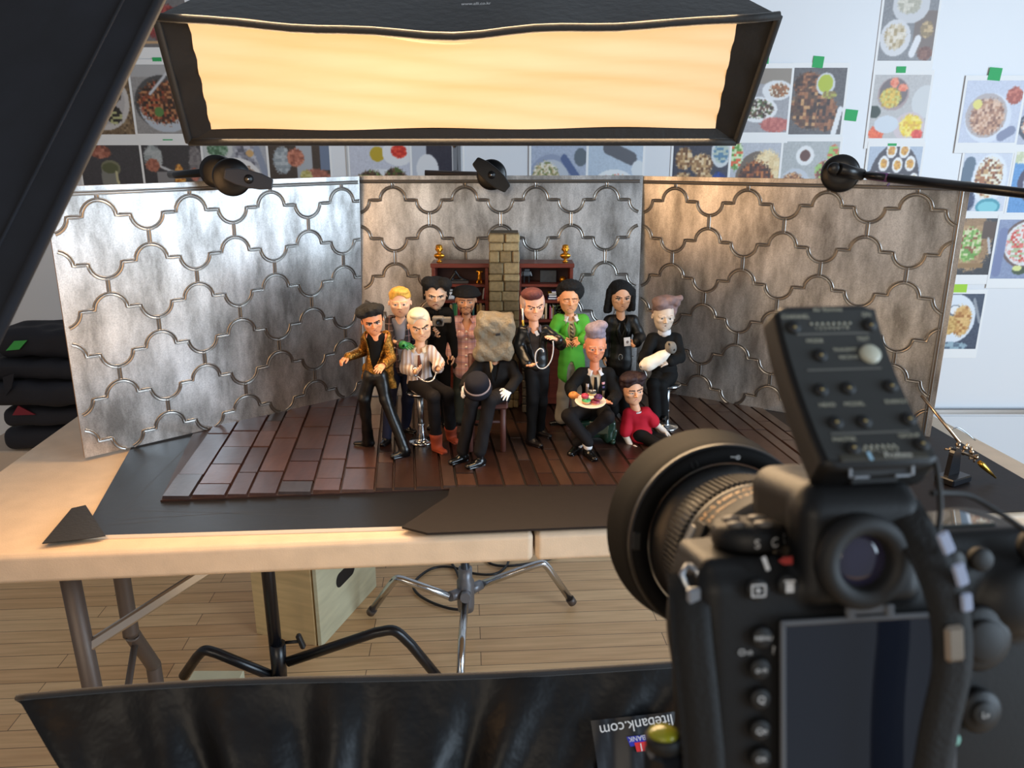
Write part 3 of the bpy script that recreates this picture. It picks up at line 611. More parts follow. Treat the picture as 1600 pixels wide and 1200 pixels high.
def ridge_paths():
    out = []; r = PP*.175
    for row in range(-1, 7):
        led = .05+.08*row; off = .5 if row % 2 == 0 else 0.
        line = []
        for k in range(-1, 6):
            uc = (k+off)*PP
            for j in range(13):
                a = PI-PI*j/12; line.append((uc+r*math.cos(a), led-r*math.sin(a)))
            vc = uc+PP/2
            for j in range(13):
                a = PI-PI*j/12; line.append((vc+r*math.cos(a), led+r*math.sin(a)))
            if row >= -1: out.append([(vc, led+r), (vc, led+.08-r)])
        out.append(line)
    for k in range(-1, 6): out.append([((k+.5)*PP, .012), ((k+.5)*PP, .05-r)])
    res = []
    for ln in out:
        dn = []
        for (a, c) in zip(ln[:-1], ln[1:]):
            n = max(1, int(math.hypot(c[0]-a[0], c[1]-a[1])/.004))
            dn += [(a[0]+(c[0]-a[0])*i/n, a[1]+(c[1]-a[1])*i/n) for i in range(n)]
        dn.append(ln[-1]); cur = []
        for p in dn:
            ok = .002 <= p[0] <= PW-.002 and .0125 <= p[1] <= PH-.001
            if ok: cur.append(p)
            elif cur: res.append(cur); cur = []
        if cur: res.append(cur)
    res.append([(0.002+.004*i, .012) for i in range(151)])
    return [r for r in res if len(r) > 1]
def panel(name, label, bl, br, lean, rim_right=False, rim_left=False):
    bl = np.asarray(bl, float); br = np.asarray(br, float); U = unit(br-bl)
    back = unit(np.cross(V3(0, 0, 1), U)); up = unit(V3(0, 0, 1)+back*lean); nrm = -unit(np.cross(up, U)); nrm = unit(np.cross(U, up))
    O = bl+up*PH; T = .006
    P = lambda u, v, h: O+U*u-up*v+nrm*h
    t = thing('relief_panel', label, 'panel', (bl+br)/2, 'relief panels behind the stage')
    b = MB(); w = np.linalg.norm(br-bl)
    cr = [P(0, 0, 0), P(w, 0, 0), P(w, PH, 0), P(0, PH, 0)]; b.prism(cr, -nrm*T, 0, None, 1)
    b.build('board', [M['panel'], M['mdf']], t)
    b = MB(); paths = ridge_paths()
    if rim_right: paths.append([(w-.012, .012+.004*i) for i in range(117)])
    prof = [(-.0038, 0), (-.0031, .0014), (-.0021, .0016), (-.0013, .0003), (.0013, .0003), (.0021, .0016), (.0031, .0014), (.0038, 0)]
    for pa in paths:
        a = np.array(pa); a = a[(a[:, 0] < w-.001)]
        if len(a) < 2: continue
        tg = np.gradient(a, axis=0); tg /= np.linalg.norm(tg, axis=1)[:, None]+1e-9
        nn = np.stack([-tg[:, 1], tg[:, 0]], 1); G_ = np.zeros((len(a), len(prof), 3))
        for j, (s_, h) in enumerate(prof):
            q = a+nn*s_; G_[:, j] = O+np.outer(q[:, 0], U)-np.outer(q[:, 1], up)+nrm*(h+.0001)
        b.grid(G_, smooth=True)
    b.build('relief_line', M['panel_line'], t)
    return P
ZP = ZS+.001
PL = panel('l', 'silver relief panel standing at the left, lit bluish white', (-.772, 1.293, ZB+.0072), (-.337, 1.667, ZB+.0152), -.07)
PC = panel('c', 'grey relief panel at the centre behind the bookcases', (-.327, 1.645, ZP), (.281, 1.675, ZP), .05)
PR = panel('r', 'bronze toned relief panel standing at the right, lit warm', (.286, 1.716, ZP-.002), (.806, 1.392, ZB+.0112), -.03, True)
# ================================================================= SOFTBOXES
def hit(px, py, p0, n):
    d = ray(px, py); return CAMP+d*(np.dot(p0-CAMP, n)/np.dot(d, n))
M['soft_black'] = mat('softbox fabric', (17, 16, 16), .7, bump=(60, .35, .004), sheen=.1)
M['soft_navy'] = mat('dark navy fabric', (19, 21, 29), .9, noise=(25, .2), bump=(700, .1))
# --- strip softbox above the stage, lit
A = D(243, 27, 1.11); B = D(1217, 25, 1.11); Cc = D(1150, 222, 1.265); Dd = D(295, 222, 1.265)
nrm = unit(np.cross(B-A, Dd-A)); nrm = nrm if np.dot(nrm, CAMP-A) > 0 else -nrm
ctr = (A+B+Cc+Dd)/4
t = thing('strip_softbox', 'lit black strip softbox with warm glowing front hanging above the stage', 'softbox', ctr)
def quadgrid(A, B, C, Dq, nu, nv, fn=None):
    P = np.zeros((nv, nu, 3))
    for j in range(nv):
        for i in range(nu):
            u = i/(nu-1); v = j/(nv-1); P[j, i] = (A*(1-u)+B*u)*(1-v)+(Dq*(1-u)+C*u)*v + (fn(u, v) if fn else 0)
    return P
rsf = np.random.RandomState(3)
wob = lambda u: .004*math.sin(9*u+1)+.003*math.sin(23*u)
sag = lambda u, v: V3(0, -.004, -.021*(1-(2*u-1)**2)*(1-v)+wob(u)*(1 if v < .01 or v > .99 else 0)*math.sin(PI*u))
apex = ctr-nrm*.30; ap = [apex+(q-ctr)*V3(.80, .55, .55) for q in (A, B, Cc, Dd)]
b = MB()
up_ = unit(A-Dd)
b.grid(quadgrid(ap[0], ap[1], B, A, 60, 10, lambda u, v: (sag(u, 0)*v+nrm*0+up_*.003*math.sin(PI*v)*math.sin(14*u+2*v)*.4)))
b.grid(quadgrid(Dd, Cc, ap[2], ap[3], 30, 6)); b.grid(quadgrid(A, Dd, ap[3], ap[0], 8, 6)); b.grid(quadgrid(ap[1], ap[2], Cc, B, 8, 6))
b.grid(quadgrid(ap[0], ap[3], ap[2], ap[1], 3, 3))
so = b.build('fabric_shell', M['soft_black'], t)
rec = .012; sc_ = .985
bl_ = lambda u, v: (A*(1-u)+B*u)*(1-v)+(Dd*(1-u)+Cc*u)*v
ins = [bl_(.047, .015)-nrm*rec, bl_(.939, .015)-nrm*rec, bl_(.958, .905)-nrm*rec, bl_(.041, .925)-nrm*rec]
INS = ins; INSN = nrm
b = MB(); rim = [A, B, Cc, Dd]
for k in range(4):
    p, q = rim[k], rim[(k+1) % 4]; i0, i1 = ins[k], ins[(k+1) % 4]
    b.grid(quadgrid(p, q, i1, i0, 30, 4, (lambda u, v: sag(u, 0)) if k == 0 else (lambda u, v: V3(0, 0, .004*math.sin(17*u)*(1-v)*math.sin(PI*u)))))
    b.tube([p+(sag(u, 0) if k == 0 else 0)+(q-p)*u for u in np.linspace(0, 1, 24)], .006, 8)
b.build('front_lip', M['soft_black'], t)
m = bpy.data.materials.new('glowing diffuser'); m.use_nodes = True; nt = m.node_tree; bs = nt.nodes['Principled BSDF']
bs.inputs['Base Color'].default_value = (.3, .28, .24, 1); bs.inputs['Roughness'].default_value = .9
tc = nt.nodes.new('ShaderNodeTexCoord'); mp = nt.nodes.new('ShaderNodeMapping'); mp.inputs['Scale'].default_value = (1.3, 9, 9); mp.inputs['Rotation'].default_value = (0, .28, 0)
nz = nt.nodes.new('ShaderNodeTexNoise'); nz.inputs['Scale'].default_value = 2.2; nz.inputs['Detail'].default_value = 5
nt.links.new(tc.outputs['Object'], mp.inputs[0]); nt.links.new(mp.outputs[0], nz.inputs['Vector'])
rp = nt.nodes.new('ShaderNodeValToRGB'); rp.color_ramp.elements[0].position = .32; rp.color_ramp.elements[1].position = .68
rp.color_ramp.elements[0].color = (*lin((255, 190, 116)), 1); rp.color_ramp.elements[1].color = (*lin((255, 203, 138)), 1)
nt.links.new(nz.outputs['Fac'], rp.inputs['Fac']); nt.links.new(rp.outputs['Color'], bs.inputs['Emission Color'])
ln = nt.nodes.new('ShaderNodeVectorMath'); ln.operation = 'LENGTH'
mp3 = nt.nodes.new('ShaderNodeMapping'); mp3.inputs['Scale'].default_value = (2.6, 4, 4); mp3.inputs['Location'].default_value = (.25, 0, 0); nt.links.new(tc.outputs['Object'], mp3.inputs[0]); nt.links.new(mp3.outputs[0], ln.inputs[0])
mr = nt.nodes.new('ShaderNodeMapRange'); mr.inputs[1].default_value = 0; mr.inputs[2].default_value = 1.4; mr.inputs[3].default_value = 1.1; mr.inputs[4].default_value = .82
nt.links.new(ln.outputs['Value'], mr.inputs[0]); nt.links.new(mr.outputs[0], bs.inputs['Emission Strength'])
M['glow'] = m
b = MB(); wr = lambda u, v: sag(u, 0)*(1-v)**3+nrm*(.006*math.sin(PI*u)*math.sin(PI*v)*math.sin(11*v+5*u)+.003*math.sin(31*v-17*u))
b.grid(quadgrid(ins[0], ins[1], ins[2], ins[3], 60, 20, wr)); df = b.build('diffuser', m, t); df['label'] = 'warm glowing white diffuser cloth'
# lettering on the upper side
wallp = (A+B)/2; wn = unit(np.cross(B-A, ap[0]-A)); wn = wn if np.dot(wn, CAMP-wallp) > 0 else -wn
O = hit(744, 9, wallp+V3(0, 0, -.004), wn); Xd = unit(B-A); Yd = unit(np.cross(wn, Xd)); Yd = Yd if Yd[2] > 0 else -Yd
Xd = unit(Xd-.10*Yd*-1)
M['print_white'] = mat('white lettering', (215, 215, 215), .6)
vv, ff = text_mesh('www.alli.co.kr', .0078, (Xd, Yd*2.6, wn, O+wn*.003), None, None, None)
b = MB(); b.add(vv, ff); b.build('lettering', M['print_white'], t)
b = MB(); b.lathe(apex, -nrm, [(0, 0), (.07, 0), (.075, .03), (.06, .14), (.05, .16), (0, .16)], 24); b.build('lamp_head', M['black_plastic'], t)
# boom holding it: runs up and back out of view
b = MB(); b.tube([apex-nrm*.15, apex-nrm*.15+V3(.05, .2, .5)], .013, 12); b.build('boom', M['black_metal'], t)

# --- softbox in front of the table, seen from behind
A = W(28, 1090, .66); Bx = W(1310, 1031, .66); dn = unit(V3(0, .57, -.82)); Cc = Bx+dn*.26; Dd = A+dn*.26
n2 = unit(np.cross(Bx-A, dn)); n2 = n2 if n2[2] > 0 else -n2
ctr = (A+Bx+Cc+Dd)/4; apx = ctr-n2*.34
t = thing('strip_softbox', 'black strip softbox with white web address, seen from behind below the table edge', 'softbox', ctr*V3(1, 1, 0)+V3(0, 0, .02))
ap = [apx+(q-ctr)*V3(.22, .3, .3) for q in (A, Bx, Cc, Dd)]
def wrk(u, v):
    return unit(V3(0, -.7, .5))*(.0085*math.sin(PI*min(1, v*1.15+.04))*(math.sin(52*u+5*v)+.8*math.sin(31*u-6*v+1)+.6*math.sin(83*u+9*v)))+V3(0, 0, (.004*math.sin(8*u)+.012*math.sin(PI*u)*.4)*(1-v))
b = MB(); b.grid(quadgrid(A, Bx, ap[1], ap[0], 150, 24, wrk))
b.grid(quadgrid(Dd, Cc, ap[2], ap[3], 20, 6)); b.grid(quadgrid(A, Dd, ap[3], ap[0], 8, 8)); b.grid(quadgrid(Bx, Cc, ap[2], ap[1], 8, 8)); b.grid(quadgrid(ap[0], ap[1], ap[2], ap[3], 3, 3))
M['soft_black2'] = mat('worn black nylon', (9, 10, 13), .46, bump=(14, .5, .012), spec=.3)
b.build('fabric_shell', M['soft_black2'], t)
b = MB(); rim = [A, Bx, Cc, Dd]
for k in range(4):
    p, q = rim[k], rim[(k+1) % 4]; us = np.linspace(0, 1, 60)
    b.tube([p+(q-p)*u+(wrk(u, 0) if k == 0 else 0) for u in us], .0034, 8)
b.build('rim_binding', M['black_fabric'], t)
b = MB(); fi = [ctr+(q-ctr)*V3(.93, .78, .78)-n2*.02 for q in (A, Bx, Cc, Dd)]; b.grid(quadgrid(*fi, 12, 6)); b.build('diffuser', mat('white diffuser cloth', (225, 225, 222), .9), t)
p0 = A; nw = unit(np.cross(Bx-A, ap[0]-A)); nw = nw if np.dot(nw, CAMP-A) > 0 else -nw
def on(px, py, up=.012): return hit(px, py, p0, nw)+nw*up
# label patch with upside-down lettering
q = [on(922, 1126, .009), on(1052, 1112, .009), on(1066, 1212, .009), on(936, 1220, .009)]
b = MB(); b.grid(quadgrid(q[0], q[1], q[2], q[3], 12, 8, lambda u, v: nw*.002*math.sin(16*u+2*v))); b.build('label_patch', mat('glossy black patch', (22, 23, 28), .35), t)
X_ = unit(on(935, 1140)-on(1035, 1124)); Y_ = unit(np.cross(nw, X_))
vv, ff = text_mesh('litebank.com', .0140, (X_, Y_, nw, on(991, 1132, .0175)), None, None, None)
b = MB(); b.add(vv, ff); b.build('lettering', M['print_white'], t)
b = MB(); b.add([on(977, 1151, .0118), on(1012, 1147, .0118), on(1016, 1160, .0118), on(983, 1166, .0118)], [(0, 1, 2, 3)]); b.build('blue_label', mat('blue label', (28, 40, 170), .5), t)
b = MB(); b.add([on(989, 1160, .0122), on(1014, 1157, .0122), on(1018, 1171, .0122), on(993, 1174, .0122)], [(0, 1, 2, 3)]); b.build('red_label', mat('red label', (214, 36, 42), .5), t)
vv, ff = text_mesh('BANK', .0062, (X_, Y_, nw, on(993, 1153, .0126)), None, None, None); b = MB(); b.add(vv, ff)
vv, ff = text_mesh('1', .010, (X_, Y_, nw, on(999.5, 1166, .0128)), None, None, None); b.add(vv, ff); b.build('label_lettering', M['print_white'], t)
b = MB(); b.lathe(apx, -n2, [(0, 0), (.06, 0), (.06, .1), (0, .1)], 20); hl = apx-n2*.08; b.tube([hl, hl*V3(1, 1, 0)+V3(0, 0, .03)], .014, 12)
for k in range(3):
    a = .5+k*2*PI/3; b.tube([hl*V3(1, 1, 0)+V3(0, 0, .22), hl*V3(1, 1, 0)+V3(.30*math.cos(a), .30*math.sin(a), .012)], .009, 8)
b.build('lamp_stand', M['black_metal'], t)

# --- big softbox at the upper left, outside of its side wall
A = D(240, 20, .74); Bb = D(-22, 560, .62); e = unit(Bb-A); A = A-e*.12; Bb = Bb+e*.25
n3 = V3(.45, .82, -.35); n3 = unit(n3-e*np.dot(n3, e)); w3 = unit(np.cross(n3, e)); w3 = w3 if w3[0] < 0 else -w3
w3 = unit(w3+.35*n3)
Cc = Bb+w3*.6; Dd = A+w3*.6; n3 = unit(np.cross(e, w3)); n3 = n3 if n3[1] > 0 else -n3
ctr = (A+Bb+Cc+Dd)/4; apx = ctr-n3*.34+w3*.15
t = thing('large_softbox', 'dark navy fabric softbox filling the upper left corner close to the viewer', 'softbox', ctr)
ap = [apx+(q-ctr)*.25 for q in (A, Bb, Cc, Dd)]
b = MB(); fold = lambda u, v: unit(CAMP-ctr)*(.007*math.sin(PI*v)*math.sin(13*u+6*v)+.004*math.sin(PI*v)*math.sin(31*u-9*v))
b.grid(quadgrid(A, Bb, ap[1], ap[0], 60, 24, fold)); b.grid(quadgrid(Dd, Cc, ap[2], ap[3], 8, 6)); b.grid(quadgrid(A, Dd, ap[3], ap[0], 8, 8)); b.grid(quadgrid(Bb, Cc, ap[2], ap[1], 8, 8)); b.grid(quadgrid(ap[0], ap[1], ap[2], ap[3], 3, 3))
b.build('fabric_shell', M['soft_navy'], t)
b = MB(); s0 = .07
iA = A+(ap[0]-A)*s0; iB = Bb+(ap[1]-Bb)*s0; off = unit(CAMP-ctr)*.003
b.grid(quadgrid(A, Bb, iB, iA, 40, 3, lambda u, v: off)); b.tube([A, Bb], .005, 8); b.tube([A, Dd], .005, 8); b.tube([Bb, Cc], .005, 8); b.tube([Dd, Cc], .005, 8); b.tube([iA+off, iB+off], .0016, 6)
b.build('front_lip', M['soft_navy'], t)
b = MB(); fi = [ctr+(q-ctr)*.85-n3*.02 for q in (A, Bb, Cc, Dd)]; b.grid(quadgrid(*fi, 8, 8)); b.build('diffuser', mat('warm lit diffuser cloth', (200, 190, 170), .9, emis=((255, 180, 100), .5)), t); BIG = (sum(fi)/4, n3, np.linalg.norm(fi[1]-fi[0]), np.linalg.norm(fi[3]-fi[0]))

# ================================================================= STANDS
M['grip_black'] = mat('black grip head', (18, 17, 18), .35, bump=(200, .1))
M['grip_grey'] = mat('dark grey handle', (40, 40, 44), .42)
def grip_head(t, c, r, ax, hang, hl, hw, hoff=(0, 0, 0), mh=None):
    """round jaw with a T handle; ax = axis towards the viewer"""
    ax = unit(ax); b = MB()
    b.lathe(c-ax*.018, ax, [(0, 0), (r*.96, 0), (r, .003), (r, .010), (r*.93, .013), (r*.93, .019), (r, .022), (r, .030), (r*.9, .034), (r*.35, .035), (0, .035)], 36)
    o = b.build('grip_head', M['grip_black'], t)
    s_ = unit(np.cross(V3(0, 0, 1), ax)); s_ = s_ if s_[0] > 0 else -s_; u_ = np.cross(s_, ax); u_ = u_ if u_[2] > 0 else -u_
    du = s_*math.cos(hang)-u_*math.sin(hang); dv = s_*math.sin(hang)+u_*math.cos(hang); cc = c+ax*.030+np.asarray(hoff)
    ring = []
    for (a, w) in [(-1, .5), (-.92, .62), (-.5, .92), (0, 1), (.5, .92), (.92, .62), (1, .5)]: ring.append(cc+du*a*hl/2+dv*w*hw/2)
    for (a, w) in [(1, .5), (.92, .62), (.5, .92), (0, 1), (-.5, .92), (-.92, .62), (-1, .5)]: ring.append(cc+du*a*hl/2-dv*w*hw/2)
    b = MB(); b.prism(ring, ax*.011); b.lathe(cc-ax*.014, ax, [(0, 0), (.010, 0), (.010, .016), (0, .016)], 16); h = b.build('handle', mh or M['grip_grey'], t, bevel=.0018)
    b = MB(); b.lathe(cc+ax*.0105, ax, [(0, .0012), (.0078, .0012), (.0078, 0)], 20); b.build('handle_recess', M['black_plastic'], t)
    b = MB(); b.ball(cc+ax*.0118+s_*-.001, .0027, 10); b.build('screw', M['alu'], t)
    return o
# chrome stand with the middle clamp
cx, cy = W(727, 900, 1.87)[0], 1.87
t = thing('chrome_stand', 'chrome turtle base stand behind the table with clamp at the top middle', 'stand', (cx, cy, 0))
b = MB(); b.tube([(cx, cy, .10), (cx, cy, 1.5)], .0125, 18); b.build('column', M['chrome'], t)
b = MB(); zt = W(724, 200, cy)[2]; b.tube([(cx-.004, cy, 1.3), (cx-.004, cy+.02, 1.9)], .0165, 18); b.build('riser', M['chrome'], t)
hubz = W(727, 925, cy)[2]; hub = V3(cx, cy, hubz)
b = MB(); b.lathe(hub-V3(0, 0, .055), (0, 0, 1), [(0, 0), (.022, 0), (.024, .02), (.024, .09), (.019, .10), (.019, .13), (0, .13)], 20)
legs = [((703, 932), (619, 902), (579, 957), 1.83, 1.86), ((752, 913), (850, 878), (895, 942), 1.9, 1.95), ((727, 935), (727, 968), (727, 1090), 1.82, 1.74)]
for (h, bd, ft, y1, y2) in legs:
    p1 = W(*h, y1); b.tube([hub+(p1-hub)*.2, p1], [.016, .014], 12)
b.build('hub', mat('grey cast hub', (128, 130, 136), .4, .6), t)
for k, (h, bd, ft, y1, y2) in enumerate(legs):
    p1 = W(*h, y1); p2 = W(*bd, y2); p3 = G(*ft, z=.012)
    if k == 2: p1 = hub+V3(0, -.03, -.01); p2 = V3(cx, 1.70, hubz-.03); p3 = V3(cx, 1.60, .012)
    e1 = p2+(p1-p2)*.12; e2 = p2+(p3-p2)*.14
    b = MB(); b.tube(np.vstack([[p1], smoothpath([e1, (e1+e2)/2*.4+p2*.6, e2], 6), [p3]]), .0105, 14); lg = b.build('leg', M['chrome'], t)
    b = MB(); d_ = unit(p3-p2); b.tube([p3-d_*.02, p3], .013, 12); b.build('foot_cap', M['leg_grey'], lg)
hc = W(768, 273, 1.645); ax = unit(CAMP-hc)*V3(1, 1, .6)
b = MB(); b.tube([(cx-.06, 1.72, hc[2]+.002), (cx, 1.72, hc[2]), W(755, 273, 1.70)], .0062, 12); b.tube([V3(cx, 1.72, hc[2]), V3(cx, cy, hc[2])], .0062, 10); b.build('arm', M['leg_grey'], t)
grip_head(t, hc, .031, ax, math.radians(40), .086, .034, mh=M['grip_black'])
# left clamp gripping the panel edge
hc = W(362, 277, 1.40); h2 = W(342, 268, 1.45); p = W(276, 273, 1.54)
t = thing('panel_clamp', 'black clamp with a dark grey handle on the top edge of the left panel', 'clamp', h2-V3(0, 0, .03))
b = MB(); b.tube([p+V3(-.02, .02, 0), p, h2], .0075, 12); b.build('arm', M['black_metal'], t)
b = MB(); ax2 = unit(unit(CAMP-h2)+V3(-.3, 0, 0)); b.lathe(h2-ax2*.012, ax2, [(0, 0), (.027, 0), (.029, .004), (.029, .03), (.02, .034), (0, .034)], 32); b.build('jaw', M['grip_black'], t)
grip_head(t, hc, .0325, unit(CAMP-hc), math.radians(13), .080, .030, hoff=V3(.029, 0, -.003))
# right boom
t = thing('boom_arm', 'black boom rod with purple tape reaching in over the right panel', 'boom arm', W(1600, 300, 1.42))
p0 = W(1343, 272, 1.462); p1 = W(1390, 278, 1.425); p2 = W(1960, 343, 1.06); hc = W(1313, 271, 1.495)
b = MB(); b.tube([p0, p1], .0062, 14); b.tube([p1-(p1-p0)*.02, p2], .0082, 16); b.build('rod', M['black_metal'], t)
b = MB(); d_ = unit(p1-p0); b.tube([W(1357, 274, 1.466), p1], .0078, 14); b.box(W(1392, 288, 1.45), (.012, .004, .012), R=roty(.5)); b.build('purple_tape', mat('purple tape', (92, 52, 96), .45), t)
b = MB(); ax = unit(CAMP-hc); b.lathe(hc-ax*.016, ax, [(0, 0), (.032, 0), (.0345, .004), (.0345, .026), (.030, .031), (.014, .032), (0, .032)], 36); b.build('grip_head', M['grip_black'], t)
b = MB(); q = W(1310, 264, 1.45); b.tube([q, p0+(p0-q)*.12], [.0115, .0105], 16); b.lathe(q+V3(0, .02, 0), -unit(ray(1310, 264)), [(0, 0), (.011, 0), (.012, .02), (.009, .024), (0, .024)], 16); b.build('socket', M['grip_black'], t)
# black stand under the table
bx = G(438, 1082, 0); 
t = thing('light_stand', 'black low stand standing under the table beside the plywood box', 'stand', bx)
b = MB(); b.tube([bx+V3(0, 0, .012), bx+V3(-.004, .01, .66)], .0155, 16); b.build('column', M['black_metal'], t)
b = MB(); b.tube([W(434, 1005, bx[1]), W(437, 1065, bx[1])], .0185, 16); b.build('collar', M['black_metal'], t)
b = MB(); k0 = W(446, 1004, bx[1]); k1 = W(470, 1002, bx[1]); b.tube([k0, k1], .004, 8); b.box(k1, (.012, .014, .040), R=roty(-.3), bev=.003); b.build('knob', M['black_plastic'], t)
for (h, bd, ft, y1, y2, y3) in [((430, 1058), (318, 1012), (287, 1056), bx[1], bx[1]+.01, None), ((450, 1034), (618, 978), (694, 1070), bx[1], bx[1]-.0, None)]:
    p1 = W(*h, y1); p2 = W(*bd, y2); p3 = G(*ft, z=.012); e1 = p2+(p1-p2)*.18; e2 = p2+(p3-p2)*.3
    b = MB(); b.tube(np.vstack([[p1], smoothpath([e1, p2*.6+(e1+e2)/2*.4, e2], 6), [p3]]), .0125, 14); b.build('leg', M['black_metal'], t)
p1 = bx+V3(0, -.012, .05); b = MB(); b.tube([p1, p1+V3(.01, -.24, .03), p1+V3(.012, -.32, -.038)], .0125, 14); b.build('leg', M['black_metal'], t)
# plywood boxes
M['ply'] = mat('plywood', (206, 178, 128), .55, noise=(7, .14, (1, 1, 9)), bump=(60, .08))
M['ply_pale'] = mat('pale plywood face', (208, 204, 172), .55, noise=(8, .10, (1, 1, 6)))
M['ply_edge'] = mat('plywood edge', (150, 120, 84), .6)
a0 = G(391, 1003, 0); a1 = G(497, 1010, 0); a2 = G(583, 915, 0); dl = unit(a2-a1); 
dw = V3(dl[1], -dl[0], 0); wd = np.dot(a1-a0, dw); hgt = .36; L = np.linalg.norm(a2-a1)
if wd < 0: dw = -dw; wd = -wd
R = np.stack([dw, dl, V3(0, 0, 1)], 1); c0 = a1-dw*wd/2+dl*L/2
t = thing('plywood_box', 'plywood apple box with a dark handle slot on the floor behind the table', 'box', c0)
b = MB(); b.box(c0+V3(0, 0, hgt/2), (wd-.002, L-.024, hgt), R=R, mi=0); b.build('side_panel', [M['ply']], t)
for sg in (-1, 1):
    pass
b = MB(); b.box(c0+dw*(wd/2+.006)+V3(0, 0, hgt/2), (.012, L, hgt), R=R, bev=.001); e_ = b.build('side_panel', M['ply_pale'], t); e_['label'] = 'pale plywood side with handle slot'
for q in (0, 1):
    b = MB(); b.box(c0+dl*((-1)**q*(L/2-.006))+V3(0, 0, hgt/2)-dw*.006, (wd, .012, hgt+.0), R=R, bev=.001); b.build('end_panel', M['ply'], t)
hz = W(540, 895, c0[1])[2]; hp = hit(540, 897, c0+dw*(wd/2+.0122), dw)
ring = [hp+dl*(.055*math.copysign(1, math.cos(q))*.55+.022*math.cos(q))+V3(0, 0, .022*math.sin(q)) for q in np.linspace(0, 2*PI, 25)[:-1]]
b = MB(); b.prism(ring, dw*.0006); b.build('handle_slot', mat('dark slot', (30, 24, 20), .9), t)
pz = .10; p = [G(288, 1049, pz), G(366, 1046, pz), G(362, 1110, pz), G(282, 1112, pz)]
cc = sum(p)/4; t_ = MB(); t_.box(cc*V3(1, 1, 0)+V3(0, 0, pz/2), (.12, .14, pz), bev=.002)
tag(t_.build('plywood_block', M['ply_pale']), 'small plywood block on the floor behind the lower softbox', 'box')
# cable on the floor
P = [G(*q, z=.007) for q in [(719, 953), (700, 950), (676, 942), (655, 930), (646, 917), (653, 903), (676, 888), (705, 886), (740, 896), (772, 897), (790, 886), (796, 872)]]
b = MB(); b.tube(smoothpath(P, 8), .0042, 8); tag(b.build('power_cable', M['black_plastic']), 'black power cable looping around the chrome stand base', 'cable')
P = [G(*q, z=.007) for q in [(700, 872), (712, 890), (718, 905)]]
b = MB(); b.tube(smoothpath(P, 8), .0042, 8); tag(b.build('power_cable', M['black_plastic']), 'short straight piece of black cable left of the chrome stand column', 'cable')
P = [G(*q, z=.007) for q in [(757, 872), (770, 882), (800, 884), (850, 876), (872, 868)]]
b = MB(); b.tube(smoothpath(P, 8), .0042, 8); tag(b.build('power_cable', M['black_plastic']), 'black cable behind the right leg of the chrome stand', 'cable')

# sandbags stacked at the left, on a pale crate
M['bag_black'] = mat('black canvas bag', (26, 27, 36), .8, bump=(500, .2))
def bag(label, x0, y0, x1, y1, Y, dep, seed, parts=()):
    a = W(x0, y1, Y); c = W(x1, y0, Y); ct = (a+c)/2; hx = (c[0]-a[0])/2; hz = (c[2]-a[2])/2
    t = thing('sandbag', label, 'sandbag', V3(ct[0], Y, a[2]), 'sandbags piled at the left')
    S = SDF(ct-V3(hx+.04, dep+.03, hz+.03), ct+V3(hx+.04, dep+.03, hz+.03), .006)
    S.box(ct, (hx, dep, hz*.93), rd=min(hz, dep)*.75); S.warp(.0035, 34, seed); S.mesh('bag_body', M['bag_black'], t)
    for p in parts:
        col, q = p; b = MB(); pts = [W(u, v, Y-dep-.008) for u, v in q]; b.prism(pts, (0, .004, 0)); b.build('flap', col, t)
    return t
grn = mat('green label', (60, 165, 75), .6); red = mat('dark red strap', (120, 26, 42), .7)
bag('black sandbag with a green tag, topmost of the pile at left', 17, 505, 190, 551, 2.44, .10, 1, [(grn, [(9, 548), (22, 533), (42, 532), (30, 546)])])
bag('black sandbag just under the green tagged one', 2, 552, 200, 582, 2.42, .11, 2)
bag('bulging navy sandbag with pointed strap end in the pile', 14, 583, 210, 621, 2.40, .12, 3, [(M['bag_black'], [(4, 590), (22, 584), (18, 606), (8, 619)])])
bag('sandbag with dark red straps, lower in the pile', 36, 622, 220, 652, 2.42, .11, 4, [(red, [(19, 649), (28, 634), (55, 648)]), (red, [(32, 624), (38, 616), (48, 622), (34, 630)])])
bag('sandbag at the bottom of the pile, resting on the crate', 34, 653, 220, 690, 2.44, .10, 5)
b = MB(); q = W(34, 690, 2.44); b.box((q[0]+.16, 2.5, q[2]/2), (.55, .3, q[2]), bev=.004); tag(b.build('pale_crate', mat('pale laminate crate', (196, 176, 156), .6)), 'pale crate carrying the sandbags at left', 'crate')
# helping-hand clamp on the right of the table
z = ZB+.0115; bc = G(1488, 752, z)
t = thing('helping_hand', 'small black base with brass joints and gold clip beside the right panel', 'clamp stand', bc)
b = MB(); R = rotz(.5); b.box(bc+V3(0, 0, .006), (.050, .034, .012), R=R, bev=.002); b.build('base', M['black_metal'], t)
b = MB(); ring = [bc+R@V3(-.014, 0, .012), bc+R@V3(.016, 0, .012), bc+R@V3(.012, 0, .045)]+[bc+R@V3(.001+.011*math.cos(q), 0, .047+.011*math.sin(q)) for q in np.linspace(0, PI, 9)]+[bc+R@V3(-.010, 0, .045)]
b.prism(ring, R@V3(0, .008, 0)); b.build('upright', M['black_metal'], t)
M['brass'] = mat('brass', (196, 172, 146), .28, 1.); M['gold'] = mat('gold', (226, 176, 70), .25, 1.)
yb = bc[1]
b = MB(); b.tube([W(1440, 618, yb+.09), W(1500, 692, yb+.02)], .0028, 10); b.build('rod', M['brass'], t)
b = MB(); pts = [(1486, 702), (1497, 695), (1508, 700), (1518, 706), (1525, 714)]
for k, (u, v) in enumerate(pts):
    c = W(u, v, yb+.01); b.ball(c, .0042, 10); R2 = rotz(k*1.1)@roty(.6*k); b.tube([c-R2@V3(.010, 0, 0), c+R2@V3(.010, 0, 0)], .0018, 8); b.box(c+R2@V3(.010, 0, 0), (.006, .0025, .010), R=R2, bev=.0006)
